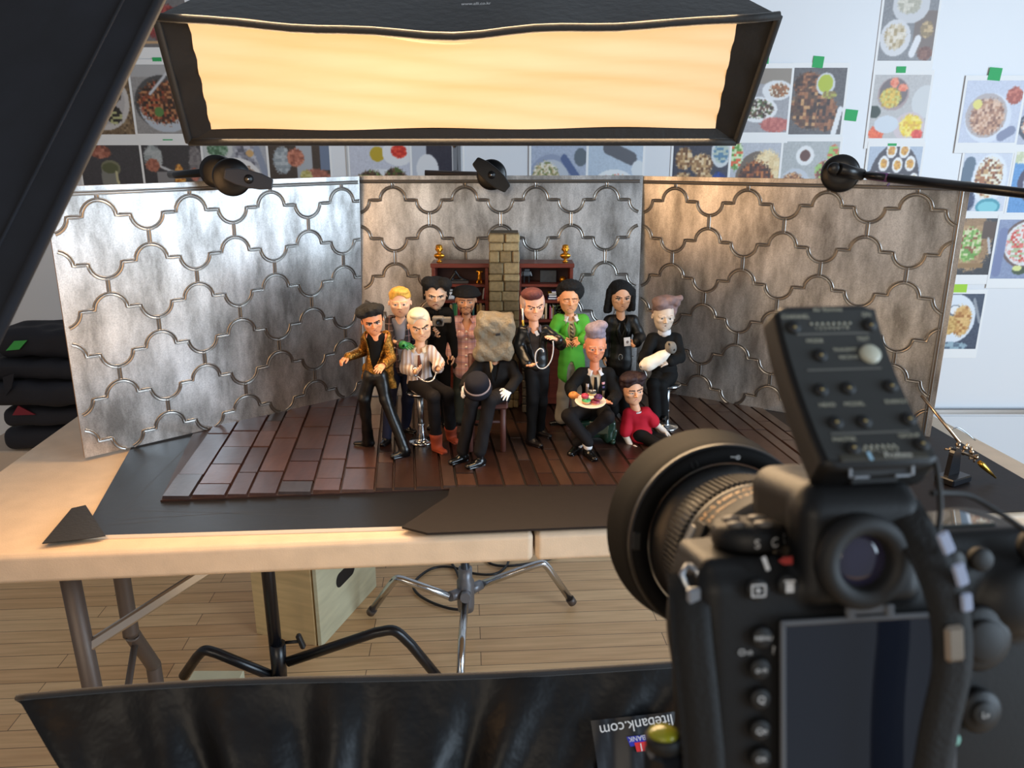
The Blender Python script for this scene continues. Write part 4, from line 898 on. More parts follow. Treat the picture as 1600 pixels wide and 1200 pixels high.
b.tube([bc+V3(0, .004, .05), W(1490, 702, yb+.01), W(1527, 716, yb+.01)], .0024, 8); b.build('joint', M['brass'], t)
b = MB(); c0, c1 = W(1530, 722, yb), W(1556, 747, yb); d_ = unit(c1-c0); b.tube([c0, c0+d_*.008, c0+d_*.02, c1], [.0035, .005, .004, .0012], 10); b.build('alligator_clip', M['gold'], t)
b = MB(); b.tube(smoothpath([W(1488, 670, yb+.1), W(1500, 669, yb+.1), W(1524, 688, yb+.1)], 6), .0009, 6); b.build('wire', M['alu'], t)
# ================================================================= SET FURNITURE
M['mahog'] = mat('mahogany stain', (110, 48, 36), .4, noise=(20, .3, (1, 1, 12)), bump=(120, .15))
M['mahog_dark'] = mat('dark mahogany back', (62, 26, 22), .5)
M['goldleaf'] = mat('gold paint', (216, 150, 48), .3, .85)
M['iron'] = mat('black figurine', (28, 30, 33), .3)
YF, YBK = 1.578, 1.640
def book_case(label, x0, x1):
    a = W(x0, 412, YF); c = W(x1, 412, YF); L, R_, T = a[0], c[0], a[2]
    yc = (YF+YBK)/2; dp = YBK-YF
    t = thing('bookcase', label, 'bookcase', ((L+R_)/2, yc, ZS), 'doll bookcases'); w = R_-L
    for x in (L+.0035, R_-.0035):
        b = MB(); b.box((x, yc, (T+ZS)/2), (.007, dp, T-ZS), bev=.0008); b.build('side_board', M['mahog'], t)
    b = MB(); b.box(((L+R_)/2, yc-.001, T-.004), (w+.004, dp+.003, .009), bev=.001); b.build('top_board', M['mahog'], t)
    b = MB(); b.box(((L+R_)/2, YBK-.002, (T+ZS)/2), (w-.006, .004, T-ZS-.01)); b.build('back_board', M['mahog_dark'], t)
    zs = []
    for py in (446.5, 471.5, 502):
        z = W(x0, py, YF)[2]; zs.append(z); b = MB(); b.box(((L+R_)/2, yc, z), (w-.014, dp-.002, .006), bev=.0008); b.build('shelf', M['mahog'], t)
    zc = zs[-1]-.045
    b = MB(); b.box(((L+R_)/2, yc+.004, zc), (w-.014, dp-.008, .006)); b.build('shelf', M['mahog'], t)
    for s_ in (-1, 1):
        b = MB(); xx = (L+R_)/2+s_*(w-.014)/4; b.box((xx, YF+.004, (zc+ZS)/2), ((w-.018)/2, .005, zc-ZS-.006), bev=.001); b.box((xx, YF+.0012, (zc+ZS)/2), ((w-.018)/2-.02, .002, zc-ZS-.03), bev=.0008); d_ = b.build('door', M['mahog'], t)
        b = MB(); b.ball((xx-s_*((w-.018)/4-.008), YF-.002, (zc+ZS)/2+.02), .0022, 8); b.build('knob', M['goldleaf'], d_)
    return L, R_, T, [z+.003 for z in zs]
LB = book_case('mahogany doll bookcase left of the stone pillar', 674, 763)
RB = book_case('mahogany doll bookcase right of the stone pillar', 809, 896)
yo = YF+.022
def wx(px, py=440): return W(px, py, yo)[0]
def book(label, px, z, wpx, hpx, rgb, grp, lean=0., flat=False):
    k = .00131; w, h = wpx*k, hpx*k
    x = wx(px); 
    t = thing('book', label, 'book', (x, yo, z), grp)
    R = roty(lean); c = V3(x, yo, z+abs(math.sin(lean))*w/2)+R@V3(0, 0, h/2+.0002)
    m = mat('book cloth', rgb, .6)
    b = MB(); b.box(c, (w, .026, h), R=R, bev=.0006); b.build('cover', m, t)
    b = MB(); b.box(c+R@V3(0, .0012, .0005), (w*.7, .0245, h+.0004), R=R); b.build('pages', M['paper'], t)
g3 = 'books on the left bookcase'
z2, z3 = LB[3][1], LB[3][2]
for (lb, px, w_, h_, c) in [('tan doll book at the left end of the low shelf beside green books', 704.5, 4, 23, (150, 118, 70)), ('dark green doll book next to the bearded doll', 707.8, 2.6, 25, (40, 80, 52)), ('bright green doll book left of the bearded doll', 711, 4, 25, (36, 110, 62)), ('slim pale green doll book left of the bearded doll', 713.6, 1.6, 22, (110, 140, 90)), ('red doll book against the bearded doll shoulder', 716.5, 3.6, 18, (140, 30, 36)), ('teal doll book right of the bearded doll', 739.5, 3, 20, (50, 110, 110)), ('ochre doll book on the low shelf near the pillar', 746.5, 4, 23, (150, 120, 64)), ('tall cream doll book on the low shelf near the pillar', 751, 4, 27, (206, 186, 140)), ('grey tan doll book beside the tall cream one', 755.2, 4.5, 21, (150, 136, 112))]:
    book(lb, px, z3, w_, h_, c, g3)
book('light grey doll book leaning by the pillar, middle shelf', 754.5, z2, 2.6, 17, (170, 170, 172), g3, .12)
book('crimson doll book leaning by the pillar, middle shelf', 758.3, z2, 3.4, 20, (150, 28, 48), g3, .06)
g4 = 'books on the right bookcase'; r2, r3 = RB[3][1], RB[3][2]
for (lb, px, w_, h_, c) in [('pale doll book at the pillar end of the right low shelf', 846.3, 2, 20, (206, 190, 170)), ('tall cream doll book in the right low shelf', 853.3, 3.2, 26, (222, 200, 160)), ('pink doll book in the right low shelf', 860, 2.2, 20, (190, 80, 110)), ('slim white doll book in the right low shelf', 862.4, 1.6, 17, (220, 210, 206)), ('olive doll book in the right low shelf', 864.6, 2, 21, (150, 140, 70)), ('dark doll book in the right low shelf', 867, 2.6, 20, (50, 46, 44))]:
    book(lb, px, r3, w_, h_, c, g4)
book('pale doll book behind the quiff of the leather jacket doll', 822, r2, 3, 18, (200, 190, 190), g4)
def flatbook(label, px, z, wpx, hpx, rgb):
    k = .00131; x = wx(px); t = thing('book', label, 'book', (x, yo, z), g4); b = MB(); b.box((x, yo, z+hpx*k/2+.0001), (wpx*k, .028, hpx*k), bev=.0006); b.build('cover', mat('book cloth', rgb, .6), t)
    b = MB(); b.box((x+.0006, yo-.0005, z+hpx*k/2+.0001), (wpx*k, .0275, hpx*k*.6)); b.build('pages', M['paper'], t)
flatbook('blue doll book lying flat, bottom of the little pile', 862, r2, 12, 3.2, (40, 60, 130))
flatbook('pink doll book lying flat beside the blue one', 871.5, r2, 5, 3, (190, 70, 90))
flatbook('black doll book lying flat in the little pile', 863, r2+.0044, 12, 4.2, (24, 22, 24))
flatbook('yellow doll book lying flat in the little pile', 862.5, r2+.0102, 12, 2.4, (196, 160, 50))
flatbook('violet doll book lying flat on the little pile', 865.5, r2+.0136, 8, 3, (90, 80, 130))
# ornaments
z1 = LB[3][0]; q1 = RB[3][0]
t = thing('figurine', 'black reclining figurine on a dark plinth, top shelf left bookcase', 'ornament', (wx(715), yo, z1))
b = MB(); b.box((wx(716.5), yo, z1+.0028), (.042, .026, .0054), bev=.0006); b.build('plinth', mat('dark plinth', (70, 64, 60), .4), t)
S = SDF(V3(wx(700), yo-.02, z1+.004), V3(wx(733), yo+.02, z1+.04), .0007); P = lambda px, py: V3(wx(px), yo, W(px, py, yo)[2])
for (a, c, r) in [((704, 437.5), (727, 437.5), .0028), ((705, 436), (712, 425), .0030), ((712, 425), (718, 433), .0026), ((718, 433), (724, 436), .0024), ((706, 434), (710, 429), .003)]: S.cone(P(*a), P(*c), r, r*.8, k=.0015)
S.ell(P(711.5, 424), .0034); S.mesh('figure', M['iron'], t)
S = SDF(V3(wx(740), yo-.02, z1), V3(wx(759), yo+.02, z1+.04), .0007)
for (a, c, r) in [((745.5, 442), (748, 434), .0022), ((752.5, 442), (750.5, 434), .0022), ((749, 436), (749.5, 428), .0042), ((745.5, 424), (753.5, 424.5), .0022), ((749, 430), (749.5, 425), .0034), ((744.5, 443.5), (746, 442), .0018), ((754, 443.5), (752.5, 442), .0018)]: S.cone(P(*a), P(*c), r, r*.9, k=.0015)
o = S.mesh('figurine', M['goldleaf']); tag(o, 'golden goblet shaped figurine on the left bookcase by the pillar', 'ornament')
t = thing('toy_skull', 'white and black striped ornament beside the vampire doll head', 'ornament', (wx(704), yo, z2))
S = SDF(V3(wx(694), yo-.02, z2), V3(wx(715), yo+.02, z2+.03), .0007); S.ell(V3(wx(704), yo, z2+.011), (.0088, .010, .0095)); S.box(V3(wx(704), yo, z2+.003), (.0075, .008, .003), rd=.001, k=.002); S.mesh('body', mat('white resin', (220, 224, 226), .4), t)
b = MB(); b.box((wx(704), yo-.0078, z2+.0100), (.013, .004, .0045), bev=.001); b.box((wx(704), yo-.0085, z2+.0165), (.010, .003, .0016)); b.build('black_band', M['iron'], t)
t = thing('robot_figurine', 'small grey robot figurine on the right bookcase beside the pillar', 'ornament', (wx(822.5), yo, q1))
b = MB(); c = wx(822.5)
b.box((c, yo, q1+.0192), (.0150, .010, .0105), bev=.002); b.box((c+.001, yo, q1+.0270), (.011, .008, .004), bev=.001)
b.build('body', mat('grey robot shell', (92, 98, 104), .35), t)
for s_ in (-1, 1):
    b = MB(); b.box((c+s_*.005, yo, q1+.007), (.0034, .007, .0138), bev=.0008); b.build('leg', M['iron'], t)
    b = MB(); b.tube([(c+s_*.008, yo, q1+.023), (c+s_*.0105, yo, q1+.014)], .0015, 8); b.build('arm', mat('pale robot arm', (150, 156, 160), .35), t)
b = MB(); b.box((wx(856.5), yo+.004, q1+.0128), (.0345, .004, .0255), R=rotx(-.08), bev=.0008); tag(b.build('slate_plaque', mat('dark slate', (44, 47, 49), .5, noise=(150, .3))), 'dark slate plaque on the right bookcase top shelf', 'ornament')
b = MB(); b.ball((wx(879), yo, q1+.0068), .0068, 20); tag(b.build('gold_ball', M['goldleaf']), 'small gold ball beside the slate plaque', 'ornament')
t = thing('potted_plant', 'tiny white pot with dark plant behind the leather jacket doll cheek', 'plant', (wx(849.5), yo-.008, r3)); b = MB()
b.lathe((wx(849.5), yo-.008, r3), (0, 0, 1), [(0, 0), (.0024, 0), (.0030, .009), (.0026, .009), (0, .008)], 16); b.build('pot', mat('white pot', (216, 206, 200), .5), t)
b = MB(); rs = random.Random(3)
for k in range(14): b.ball((wx(849.5)+rs.uniform(-.003, .003), yo-.008+rs.uniform(-.002, .002), r3+.010+rs.uniform(0, .008)), .0016, 6)
b.build('foliage', mat('dark foliage', (60, 70, 50), .7), t)
t = thing('potted_plant', 'tiny green plant on the shelf beside the green jacket doll', 'plant', (wx(871.5), yo-.004, r3)); b = MB()
b.lathe((wx(871.5), yo-.004, r3), (0, 0, 1), [(0, 0), (.0035, 0), (.0045, .010), (.0038, .010), (0, .009)], 16); b.build('pot', mat('dark pot', (40, 40, 40), .5), t)
b = MB()
for k in range(26):
    a = rs.uniform(0, 6.28); q = rs.uniform(.002, .0085); b.ball((wx(871.5)+q*math.cos(a), yo-.004+q*.6*math.sin(a), r3+.012+rs.uniform(0, .016)), (.0022, .0014, .0012), 6, R=rotz(a))
b.build('foliage', mat('sage foliage', (112, 136, 96), .7), t)
# gold busts on the bookcases
def bust(label, px, ztop, seed):
    x = wx(px); z = ztop; t = thing('gold_bust', label, 'bust', (x, yo, z), 'gold busts on the bookcases')
    S = SDF(V3(x-.015, yo-.014, z), V3(x+.015, yo+.014, z+.04), .0006)
    S.cyl((x, yo, z), (x, yo, z+.003), .0058, rd=.0008); S.cone((x, yo, z+.003), (x, yo, z+.010), .0030, .0036, k=.001)
    S.ell((x, yo, z+.0135), (.0100, .0065, .0060), k=.002); S.cone((x-.008, yo, z+.013), (x-.006, yo, z+.009), .0030, .002, k=.002); S.cone((x+.008, yo, z+.013), (x+.006, yo, z+.009), .0030, .002, k=.002)
    S.cone((x, yo, z+.016), (x, yo, z+.022), .0034, k=.0015); S.ell((x, yo, z+.0275), (.0074, .0078, .0084), k=.001); S.ell((x, yo-.003, z+.0235), (.0048, .005, .0044), k=.001)
    S.ell((x, yo-.0085, z+.0255), (.0013, .0016, .0018), k=.0006); S.cone((x-.003, yo-.0068, z+.0215), (x+.003, yo-.0068, z+.0215), .0007, k=.0004, sub=True)
    for s_ in (-1, 1): S.ell((x+s_*.0028, yo-.0075, z+.0278), (.0014, .0014, .0009), k=.0004, sub=True); S.ell((x+s_*.0074, yo, z+.026), (.001, .0016, .0022), k=.0004)
    S.ell((x, yo-.001, z+.0325), (.0070, .0072, .004), k=.0008); S.mesh('bust', M['goldleaf'], t)
bust('gold bust standing on the left bookcase', 687.5, LB[2]+.0005, 1); bust('gold bust standing on the right bookcase', 882.5, RB[2]+.0005, 2)
# stone pillar with hearth
M['stone'] = attr_mat('tan stone blocks', 'col', .62, bump=(90, .6, .002), mult=(160, .35, (1, 1, 1)))
YP = 1.560
a = W(763, 363, YP); c = W(812, 363, YP); L, R_, T = a[0], c[0], a[2]; b = MB(); rs = random.Random(11)
t = thing('stone_pillar', 'tan stone chimney pillar between the two bookcases', 'pillar', ((L+R_)/2, YP+.03, ZS))
zl = ZS; b.box(((L+R_)/2, YP+.034, (T+ZS)/2), (R_-L-.006, .06, T-ZS-.003), col=lin((96, 80, 52)))
cols = [(160, 138, 96), (174, 152, 110), (146, 124, 84), (184, 164, 122), (138, 120, 86), (164, 144, 106)]
z = ZS
while z < T-.006:
    h = min(rs.uniform(.014, .024), T-z); x = L; 
    while x < R_-.002:
        w_ = rs.uniform(.020, .034); x1 = min(x+w_, R_); x1 = R_ if R_-x1 < .010 else x1
        pr = rs.uniform(0, .006); b.box(((x+x1)/2, YP+.034-pr/2-.001, z+h/2), (x1-x-.0012, .062+pr, h-.0012), R=rotz(rs.uniform(-.03, .03))@roty(rs.uniform(-.02, .02)), bev=.0022, col=lin(rs.choice(cols))); x = x1
    z += h
b.build('stone_blocks', M['stone'], t, fcol=True)
zm = W(800, 525, YP-.03)[2]; b = MB()
for k in range(7): b.box((L-.03+.018*k, YP-.016, zm), (.0175, .05, .016), bev=.002, col=lin(rs.choice([(84, 74, 60), (96, 84, 66), (74, 66, 54)])))
b.build('mantel', M['stone'], t, fcol=True)
for s_ in (0, 1):
    b = MB(); xx = L-.03 if s_ == 0 else L-.03+.018*6; zz = ZS
    while zz < zm-.010:
        h = min(.018, zm-.008-zz); b.box((xx, YP-.012, zz+h/2), (.019, .040, h-.001), bev=.002, col=lin(rs.choice([(84, 74, 60), (96, 84, 66), (74, 66, 54)]))); zz += h
    b.build('hearth_side', M['stone'], t, fcol=True)
# ================================================================= DOLLS
def eul(yaw, pitch, roll):
    """identity looks at the viewer (-y); yaw>0 turns the face to image right, pitch>0 looks down, roll>0 tips the crown to image right"""
    return rotz(math.radians(yaw))@roty(math.radians(roll))@rotx(math.radians(pitch))
MEYE = mat('painted eye white', (214, 206, 196), .3); MIRIS = mat('painted iris', (52, 44, 40), .3)
MLID = {}
def skinmat(n, rgb): return mat('doll skin '+n, rgb, .48, noise=(90, .06))
def sculpt_head(S, c, hh, R, wf=1.1, gaze=(0, 0), brow=(.05, 0.), jaw=1., nose=1., closed=False, dark_lid=False, mouth=(0, 1.), browr=.042, hollow=0.):
    wf *= 1.13
    P = lambda x, y, z: c+R@(V3(x, y, z)*hh)
    E = lambda p, r, k=0., tg=0, sub=False: S.ell(P(*p), np.array(r)*hh, R, k*hh, tg, sub)
    Cn = lambda a, b, ra, rb=None, k=0., tg=0, sub=False: S.cone(P(*a), P(*b), ra*hh, (rb if rb else ra)*hh, k*hh, tg, sub)
    E((0, .10, .28), (.60*wf, .74, .70)); E((0, -.10, -.20), (.54*wf, .60, .72), .2); E((0, -.16, -.60), (.40*wf*jaw, .44, .36), .15); E((0, -.42, -.82), (.18*jaw, .17, .16), .12)
    for s in (-1, 1):
        E((s*.33*wf, -.46, -.17), (.17, .17, .13), .12)
        Cn((s*.10, -.66, .12), (s*.40*wf, -.53, .13), .07, .06, .06)
        E((s*.235*wf, -.73, -.01), (.165, .15, .115), .05, sub=True)
        if hollow: E((s*.36*wf, -.62, -.42), (.10, .10, .2), .1, sub=True)
        if closed: E((s*.235*wf, -.565, -.02), (.13, .11, .10), .03); Cn((s*.12*wf, -.655, -.07), (s*.36*wf, -.61, -.06), .020, .016, 0, 3)
        else:
            E((s*.235*wf, -.560, -.01), (.130, .115, .088), 0, 1)
            E((s*.235*wf+gaze[0], -.645, -.01+gaze[1]), (.056, .042, .062), 0, 2)
            Cn((s*.39*wf, -.555, .045), (s*.235*wf, -.655, .085), .038, .042, .02, 5 if dark_lid else 0); Cn((s*.235*wf, -.655, .085), (s*.09*wf, -.63, .035), .042, .034, .02, 5 if dark_lid else 0)
            Cn((s*.36*wf, -.57, -.085), (s*.12*wf, -.63, -.09), .030, .03, .02)
        Cn((s*.40*wf, -.585, .165+brow[0]+brow[1]), (s*.09, -.70, .155-brow[0]*.6+brow[1]), browr*.8, browr*1.1, 0, 3)
        E((s*.625*wf, .08, -.04), (.075, .13, .19), .04); E((s*.66*wf, .04, -.04), (.05, .07, .11), .03, sub=True)
        E((s*.075*nose, -.74, -.27), (.065, .08, .06), .03)
    Cn((0, -.64, .10), (0, -.84*nose**.3, -.23), .052, .085*nose, .05)
    mz, mw = mouth[0]-.50, .17*mouth[1]
    Cn((-mw*wf, -.565, mz-.02), (0, -.645, mz+.01), .030, .045, .015, 4); Cn((mw*wf, -.565, mz-.02), (0, -.645, mz+.01), .030, .045, .015, 4)
    Cn((-mw*.7*wf, -.585, mz-.085), (mw*.7*wf, -.585, mz-.085), .048, .048, .015, 4)
    Cn((-mw*1.05*wf, -.63, mz-.045), (mw*1.05*wf, -.63, mz-.045), .014, .014, 0, 4, True)
def sculpt_hand(S, w, dv, pn, th=1, L=.024, curl=.5, tg=0, spread=.12, curls=None):
    """palm, four bent fingers of different length and a thumb. th=+1/-1: side of the thumb"""
    dv = unit(dv); pn = unit(np.asarray(pn, float)-dv*np.dot(pn, dv)); th = th if np.isscalar(th) else (1 if np.dot(np.cross(dv, pn), th) > 0 else -1); sd = np.cross(dv, pn)*th; R = np.stack([sd, pn, dv], 1); s = L/.024; wd = .0118*s
    S.box(w+dv*.0062*s, (wd*.5, .0024*s, .0068*s), R, rd=.0022*s, k=.002, tg=tg); S.cone(w-dv*.003*s, w+dv*.003*s, .0042*s, .0046*s, k=.002, tg=tg)
    S.cone(w+dv*.002*s+sd*.003*s, w+dv*.008*s+sd*.0036*s, .0028*s, .0026*s, k=.002, tg=tg)
    for i in range(4):
        o = (1.5-i)*.00315*s; ln = (.0096, .0110, .0104, .0082)[i]*s; cu = curl if curls is None else curls[i]
        b0 = w+dv*.0120*s+sd*o; a = (1.5-i)*spread
        d1 = unit(dv*math.cos(cu*.8)+pn*math.sin(cu*.8)+sd*a); d2 = unit(dv*math.cos(cu*1.9)+pn*math.sin(cu*1.9)+sd*a)
        S.cone(b0-dv*.002*s, b0+d1*ln*.52, .00168*s, .0015*s, k=.0007, tg=tg); S.cone(b0+d1*ln*.52, b0+d1*ln*.52+d2*ln*.5, .0015*s, .0012*s, k=.0004, tg=tg)
    t0 = w+dv*.0035*s+sd*wd*.42; t1 = t0+unit(dv*.6+sd*.75+pn*.25)*.0062*s; t2 = t1+unit(dv*.9+sd*.2+pn*.45)*.0055*s
    S.cone(t0, t1, .0021*s, .0018*s, k=.0012, tg=tg); S.cone(t1, t2, .0018*s, .0014*s, k=.0004, tg=tg)
class Doll:
    def __init__(s, label, Y0, J, head, foot=None, name='doll', cat='doll'):
        """J: joints as (px, py[, dy]); head = (px, py, half height px, yaw, pitch, roll)"""
        s.Y0 = Y0; s.J = {}
        for k, v in J.items():
            if v[0] == 'f': s.J[k] = G(v[1], v[2], ZS)
            elif v[0] == 'a': s.J[k] = W(v[1], v[2], G(v[1], v[3], ZS)[1])
            else: s.J[k] = W(v[0], v[1], Y0+(v[2] if len(v) > 2 else 0))
        s.k = (W(801, 500, Y0)-W(800, 500, Y0))[0]
        hd = head[6] if len(head) > 6 else -.004
        s.hc = W(head[0], head[1], Y0+hd); s.hh = head[2]*s.k; s.hR = eul(*head[3:6])
        j = s.J; s.right = unit(j['shR']-j['shL']); s.mid = (j['shL']+j['shR'])/2
        up = s.mid-j['pelvis']; s.up = unit(up); s.right = unit(s.right-s.up*np.dot(s.right, s.up)); s.fwd = np.cross(s.right, s.up)
        s.tl = np.linalg.norm(up); s.rc = np.linalg.norm(j['shR']-j['shL'])/2
        base = j['pelvis']*V3(1, 1, 0)+V3(0, 0, ZS); s.t = thing(name, label, cat, base, 'dolls on the stage')
    def grid(s, pts, pad, h): pts = np.array(pts); return SDF(pts.min(0)-pad, pts.max(0)+pad, h)
    FL = .66
    def torso(s, S, infl=0., tg=0, k=.006, waist=.78, top=0.):
        w0 = s.J['pelvis']+s.up*s.tl*.30; c0 = s.mid-s.up*s.rc*.78; r = s.rc*.86
        S.cone(w0, c0, r*waist+infl, r+infl, k, tg, fl=(s.fwd, s.FL)); S.cone(s.J['pelvis'], w0, r*.88+infl, r*waist+infl, k, tg, fl=(s.fwd, s.FL+.04))
        S.cone(s.J['shL']+s.right*.003, s.J['shR']-s.right*.003, .0068+infl+top, .0068+infl+top, .008, tg)
    def arms(s, S, infl=0., tg=0, r=(.0066, .0058, .0046), which='LR', cuff=0., k=.003):
        for q in which:
            a, b, c = s.J['sh'+q], s.J['el'+q], s.J['wr'+q]
            S.cone(a, b, r[0]+infl, r[1]+infl, k, tg); S.cone(b, c, r[1]+infl, r[2]+infl+cuff, .003, tg)
    def legs(s, S, infl=0., tg=0, r=(.0112, .0090, .0062), which='LR', flare=0., stop=1.):
        S.cone(s.J['hipL'], s.J['hipR'], .0110+infl, .0110+infl, .004, tg)
        for q in which:
            a, b, c = s.J['hip'+q], s.J['kn'+q], s.J['an'+q]
            S.cone(a, b, r[0]+infl, r[1]+infl, .004, tg); S.cone(b, b+(c-b)*stop, r[1]+infl, r[2]+infl+flare, .004, tg)
    def body(s, skin, headkw, hands=(), extra=None, lip=(150, 84, 74), brow=(30, 24, 22), lid=(60, 46, 44), legs=True, alt=None, arms_which='LR', fn=None):
        pts = list(s.J.values())+[s.hc+s.hR@(V3(x, y, z)*s.hh) for x in (-.9, .9) for y in (-1, .9) for z in (-1.1, 1.1)]
        S = s.grid(pts, .018, .00095)
        s.torso(S, -.002); s.arms(S, -.0012, which=arms_which)
        if legs: s.legs(S, -.0015)
        nb = s.hc+s.hR@(V3(0, .12, -.55)*s.hh); S.cone(s.mid-s.up*.004, nb, .0092, .0080, .004)
        sculpt_head(S, s.hc, s.hh, s.hR, **headkw)
        for h in hands: sculpt_hand(S, **h)
        if fn: fn(S)
        mats = [skinmat('tone', skin), MEYE, MIRIS, mat('painted brow', brow, .6), mat('painted lips', lip, .4), mat('painted lid', lid, .5)]+([mat('second skin tone', alt, .5)] if alt else [])
        o = S.mesh('body', mats, s.t); return o
    def sdf(s, name, m, h, pts, pad, fn, label=None, warp=None):
        S = s.grid(pts, pad, h); fn(S)
        if warp: S.warp(*warp)
        o = S.mesh(name, m, s.t)
        if label: o['label'] = label
        return o
    def surf(s, u, v, infl=.003, waist=.78):
        """front of the torso; u across (m), v up from the pelvis (fraction of torso length)"""
        r = s.rc*.86; w = .30
        vv = v; c_t = (s.tl-s.rc*.78)/s.tl
        if vv > c_t: rr = r*math.sqrt(max(.05, 1-((vv-c_t)*s.tl/(r*1.05))**2))
        elif vv > w: rr = r*(waist+(1-waist)*(vv-w)/(c_t-w))
        else: rr = r*(.88+(waist-.88)*max(vv, -.1)/w)
        rr += infl; q = max(0., 1-(u/rr)**2)
        return s.J['pelvis']+s.up*s.tl*vv+s.right*u+s.fwd*(rr*(s.FL+.01)*math.sqrt(q)+.0012)
    def ribbon(s, name, m, pts, wid, infl=.004, th=.0014, n=14, off=0.):
        """band following the torso front through (u mm, v) points"""
        P = smoothpath([V3(a*.001, b, 0) for a, b in pts], n); b = MB(); k = len(P); ws = np.interp(np.linspace(0, 1, k), np.linspace(0, 1, len(wid)), wid)*.001
        T = np.gradient(P*V3(1, s.tl, 0), axis=0); T /= np.linalg.norm(T, axis=1)[:, None]+1e-9
        A = np.zeros((k, 5, 3))
        for i in range(k):
            nx, nv = -T[i, 1], T[i, 0]/s.tl
            for jx, (e, hgt) in enumerate([(-.5, -.0008), (-.42, th), (0, th*1.25), (.42, th), (.5, -.0008)]):
                A[i, jx] = s.surf(P[i, 0]+nx*e*ws[i], P[i, 1]+nv*e*ws[i], infl)+s.fwd*(hgt+off)
        b.grid(A); return b.build(name, m, s.t)
    def buttons(s, m, pts, r=.0022, infl=.004):
        for (u, v) in pts:
            b = MB(); p = s.surf(u*.001, v, infl); b.lathe(p, s.fwd, [(0, -.001), (r, -.001), (r, .0006), (r*.7, .0014), (0, .0012)], 12); b.build('button', m, s.t)
    def shoe(s, q, m, L=.026, w=.0072, toe=None, heel=.004, label=None, sole=None, boot=0.):
        an = s.J['an'+q]; tp = s.J['toe'+q]; d = tp-an; d[2] = 0; d = unit(d) if np.linalg.norm(d) > 1e-4 else V3(0, -1, 0)
        f = V3(an[0], an[1], tp[2]); z = tp[2]; hl = f-d*.006; te = f+d*(L-.008)
        S = s.grid([hl, te, an], .016, .0009)
        S.cone(hl+V3(0, 0, .006), hl+d*L*.35+V3(0, 0, .0068), .0066, .0066, .002); S.cone(hl+d*L*.3+V3(0, 0, .0060), te+V3(0, 0, .0038), w*.95, w*.72, .004, fl=(V3(0, 0, 1), .68))
        S.cone(hl+d*.004+V3(0, 0, .008), an, .0066, .0066, .003)
        R = np.stack([d, np.cross(V3(0, 0, 1), d), V3(0, 0, 1)], 1)
        S.box((hl+te)/2+V3(0, 0, .0008), (L*.5+.001, w*.82, .0014), R, rd=.0012, k=.001); S.box(hl+d*.003+V3(0, 0, .0015), (.005, .0062, .0026), R, rd=.001, k=.001)
        S.box((hl+te)/2+V3(0, 0, -.012), (.06, .06, .0115), R, sub=True)
        if boot: S.cone(an, an+(s.J['kn'+q]-an)*boot, .0100, .0122, .003); S.cone(f+V3(0, 0, .010), an, .0098, .0100, .003)
        o = S.mesh('boot' if boot else 'shoe', m, s.t)
        if label: o['label'] = label
        return o
    def hair(s, m, prims, sub=(), name='hair', h=.0010, warp=None, label=None):
        pts = [s.hc+s.hR@(V3(x, y, z)*s.hh) for x in (-1.5, 1.5) for y in (-1.4, 1.3) for z in (-1.7, 2.)]
        S = s.grid(pts, .0, h); R = s.hR; hh = s.hh
        WX = V3(1.10, 1, 1)
        for p in prims:
            k = .08*hh
            if p[0] == 'e': S.ell(s.hc+R@(V3(*p[1])*WX*hh), np.array(p[2])*WX*hh, R, k)
            else: S.cone(s.hc+R@(V3(*p[1])*WX*hh), s.hc+R@(V3(*p[2])*WX*hh), p[3]*hh, p[4]*hh, k)
        if warp: S.warp(*warp)
        for p in sub: S.ell(s.hc+R@(V3(*p[0])*WX*hh), np.array(p[1])*WX*hh, R, .03*hh, 0, True)
        o = S.mesh(name, m, s.t)
        if label: o['label'] = label
        return o
    def collar(s, m, r=.0115, h=.006, gap=.9, name='shirt_collar', tilt=.35, zo=0., spread=1.25):
        """turned-down collar around the neck, open in front"""
        b = MB(); n = 26; A = np.zeros((n, 3, 3)); c = s.mid+s.up*(.007+zo)
        for i in range(n):
            a = gap/2+(2*PI-gap)*i/(n-1); d_ = s.fwd*math.cos(a)+s.right*math.sin(a); fr = max(0, math.cos(a)); 
            A[i, 0] = c+d_*r*.86+s.up*(h*.35-.006*fr*.3); A[i, 1] = c+d_*r*1.0+s.up*(h*.5-.006*fr*.5); A[i, 2] = c+d_*r*spread*(1.05+.15*fr)-s.up*(h*.45+.005*fr)
        b.grid(A); o = b.build(name, m, s.t); md = o.modifiers.new('cloth thickness', 'SOLIDIFY'); md.thickness = .0012; return o
def wedge(S, d, wid, vtop, vbot, infl=0):
    """opens a jacket front in a V from neck (width wid m) down to vbot"""
    c = d.J['pelvis']; up, rt, fw = d.up, d.right, d.fwd; tl = d.tl
    def fn(X, Y, Z):
        x, y, z = X-c[0], Y-c[1], Z-c[2]; u = np.abs(x*rt[0]+y*rt[1]+z*rt[2]); v = (x*up[0]+y*up[1]+z*up[2])/tl; f = x*fw[0]+y*fw[1]+z*fw[2]
        hw = wid*np.clip((v-vbot)/(vtop-vbot), 0, 1.4); return np.maximum(np.maximum(u-hw, (vbot-v)*tl), -f)
    lo = d.mid-.06; hi = d.mid+.06; lo[2] = c[2]-.01
    S.put(lo, hi, fn, .0008, 0, True)
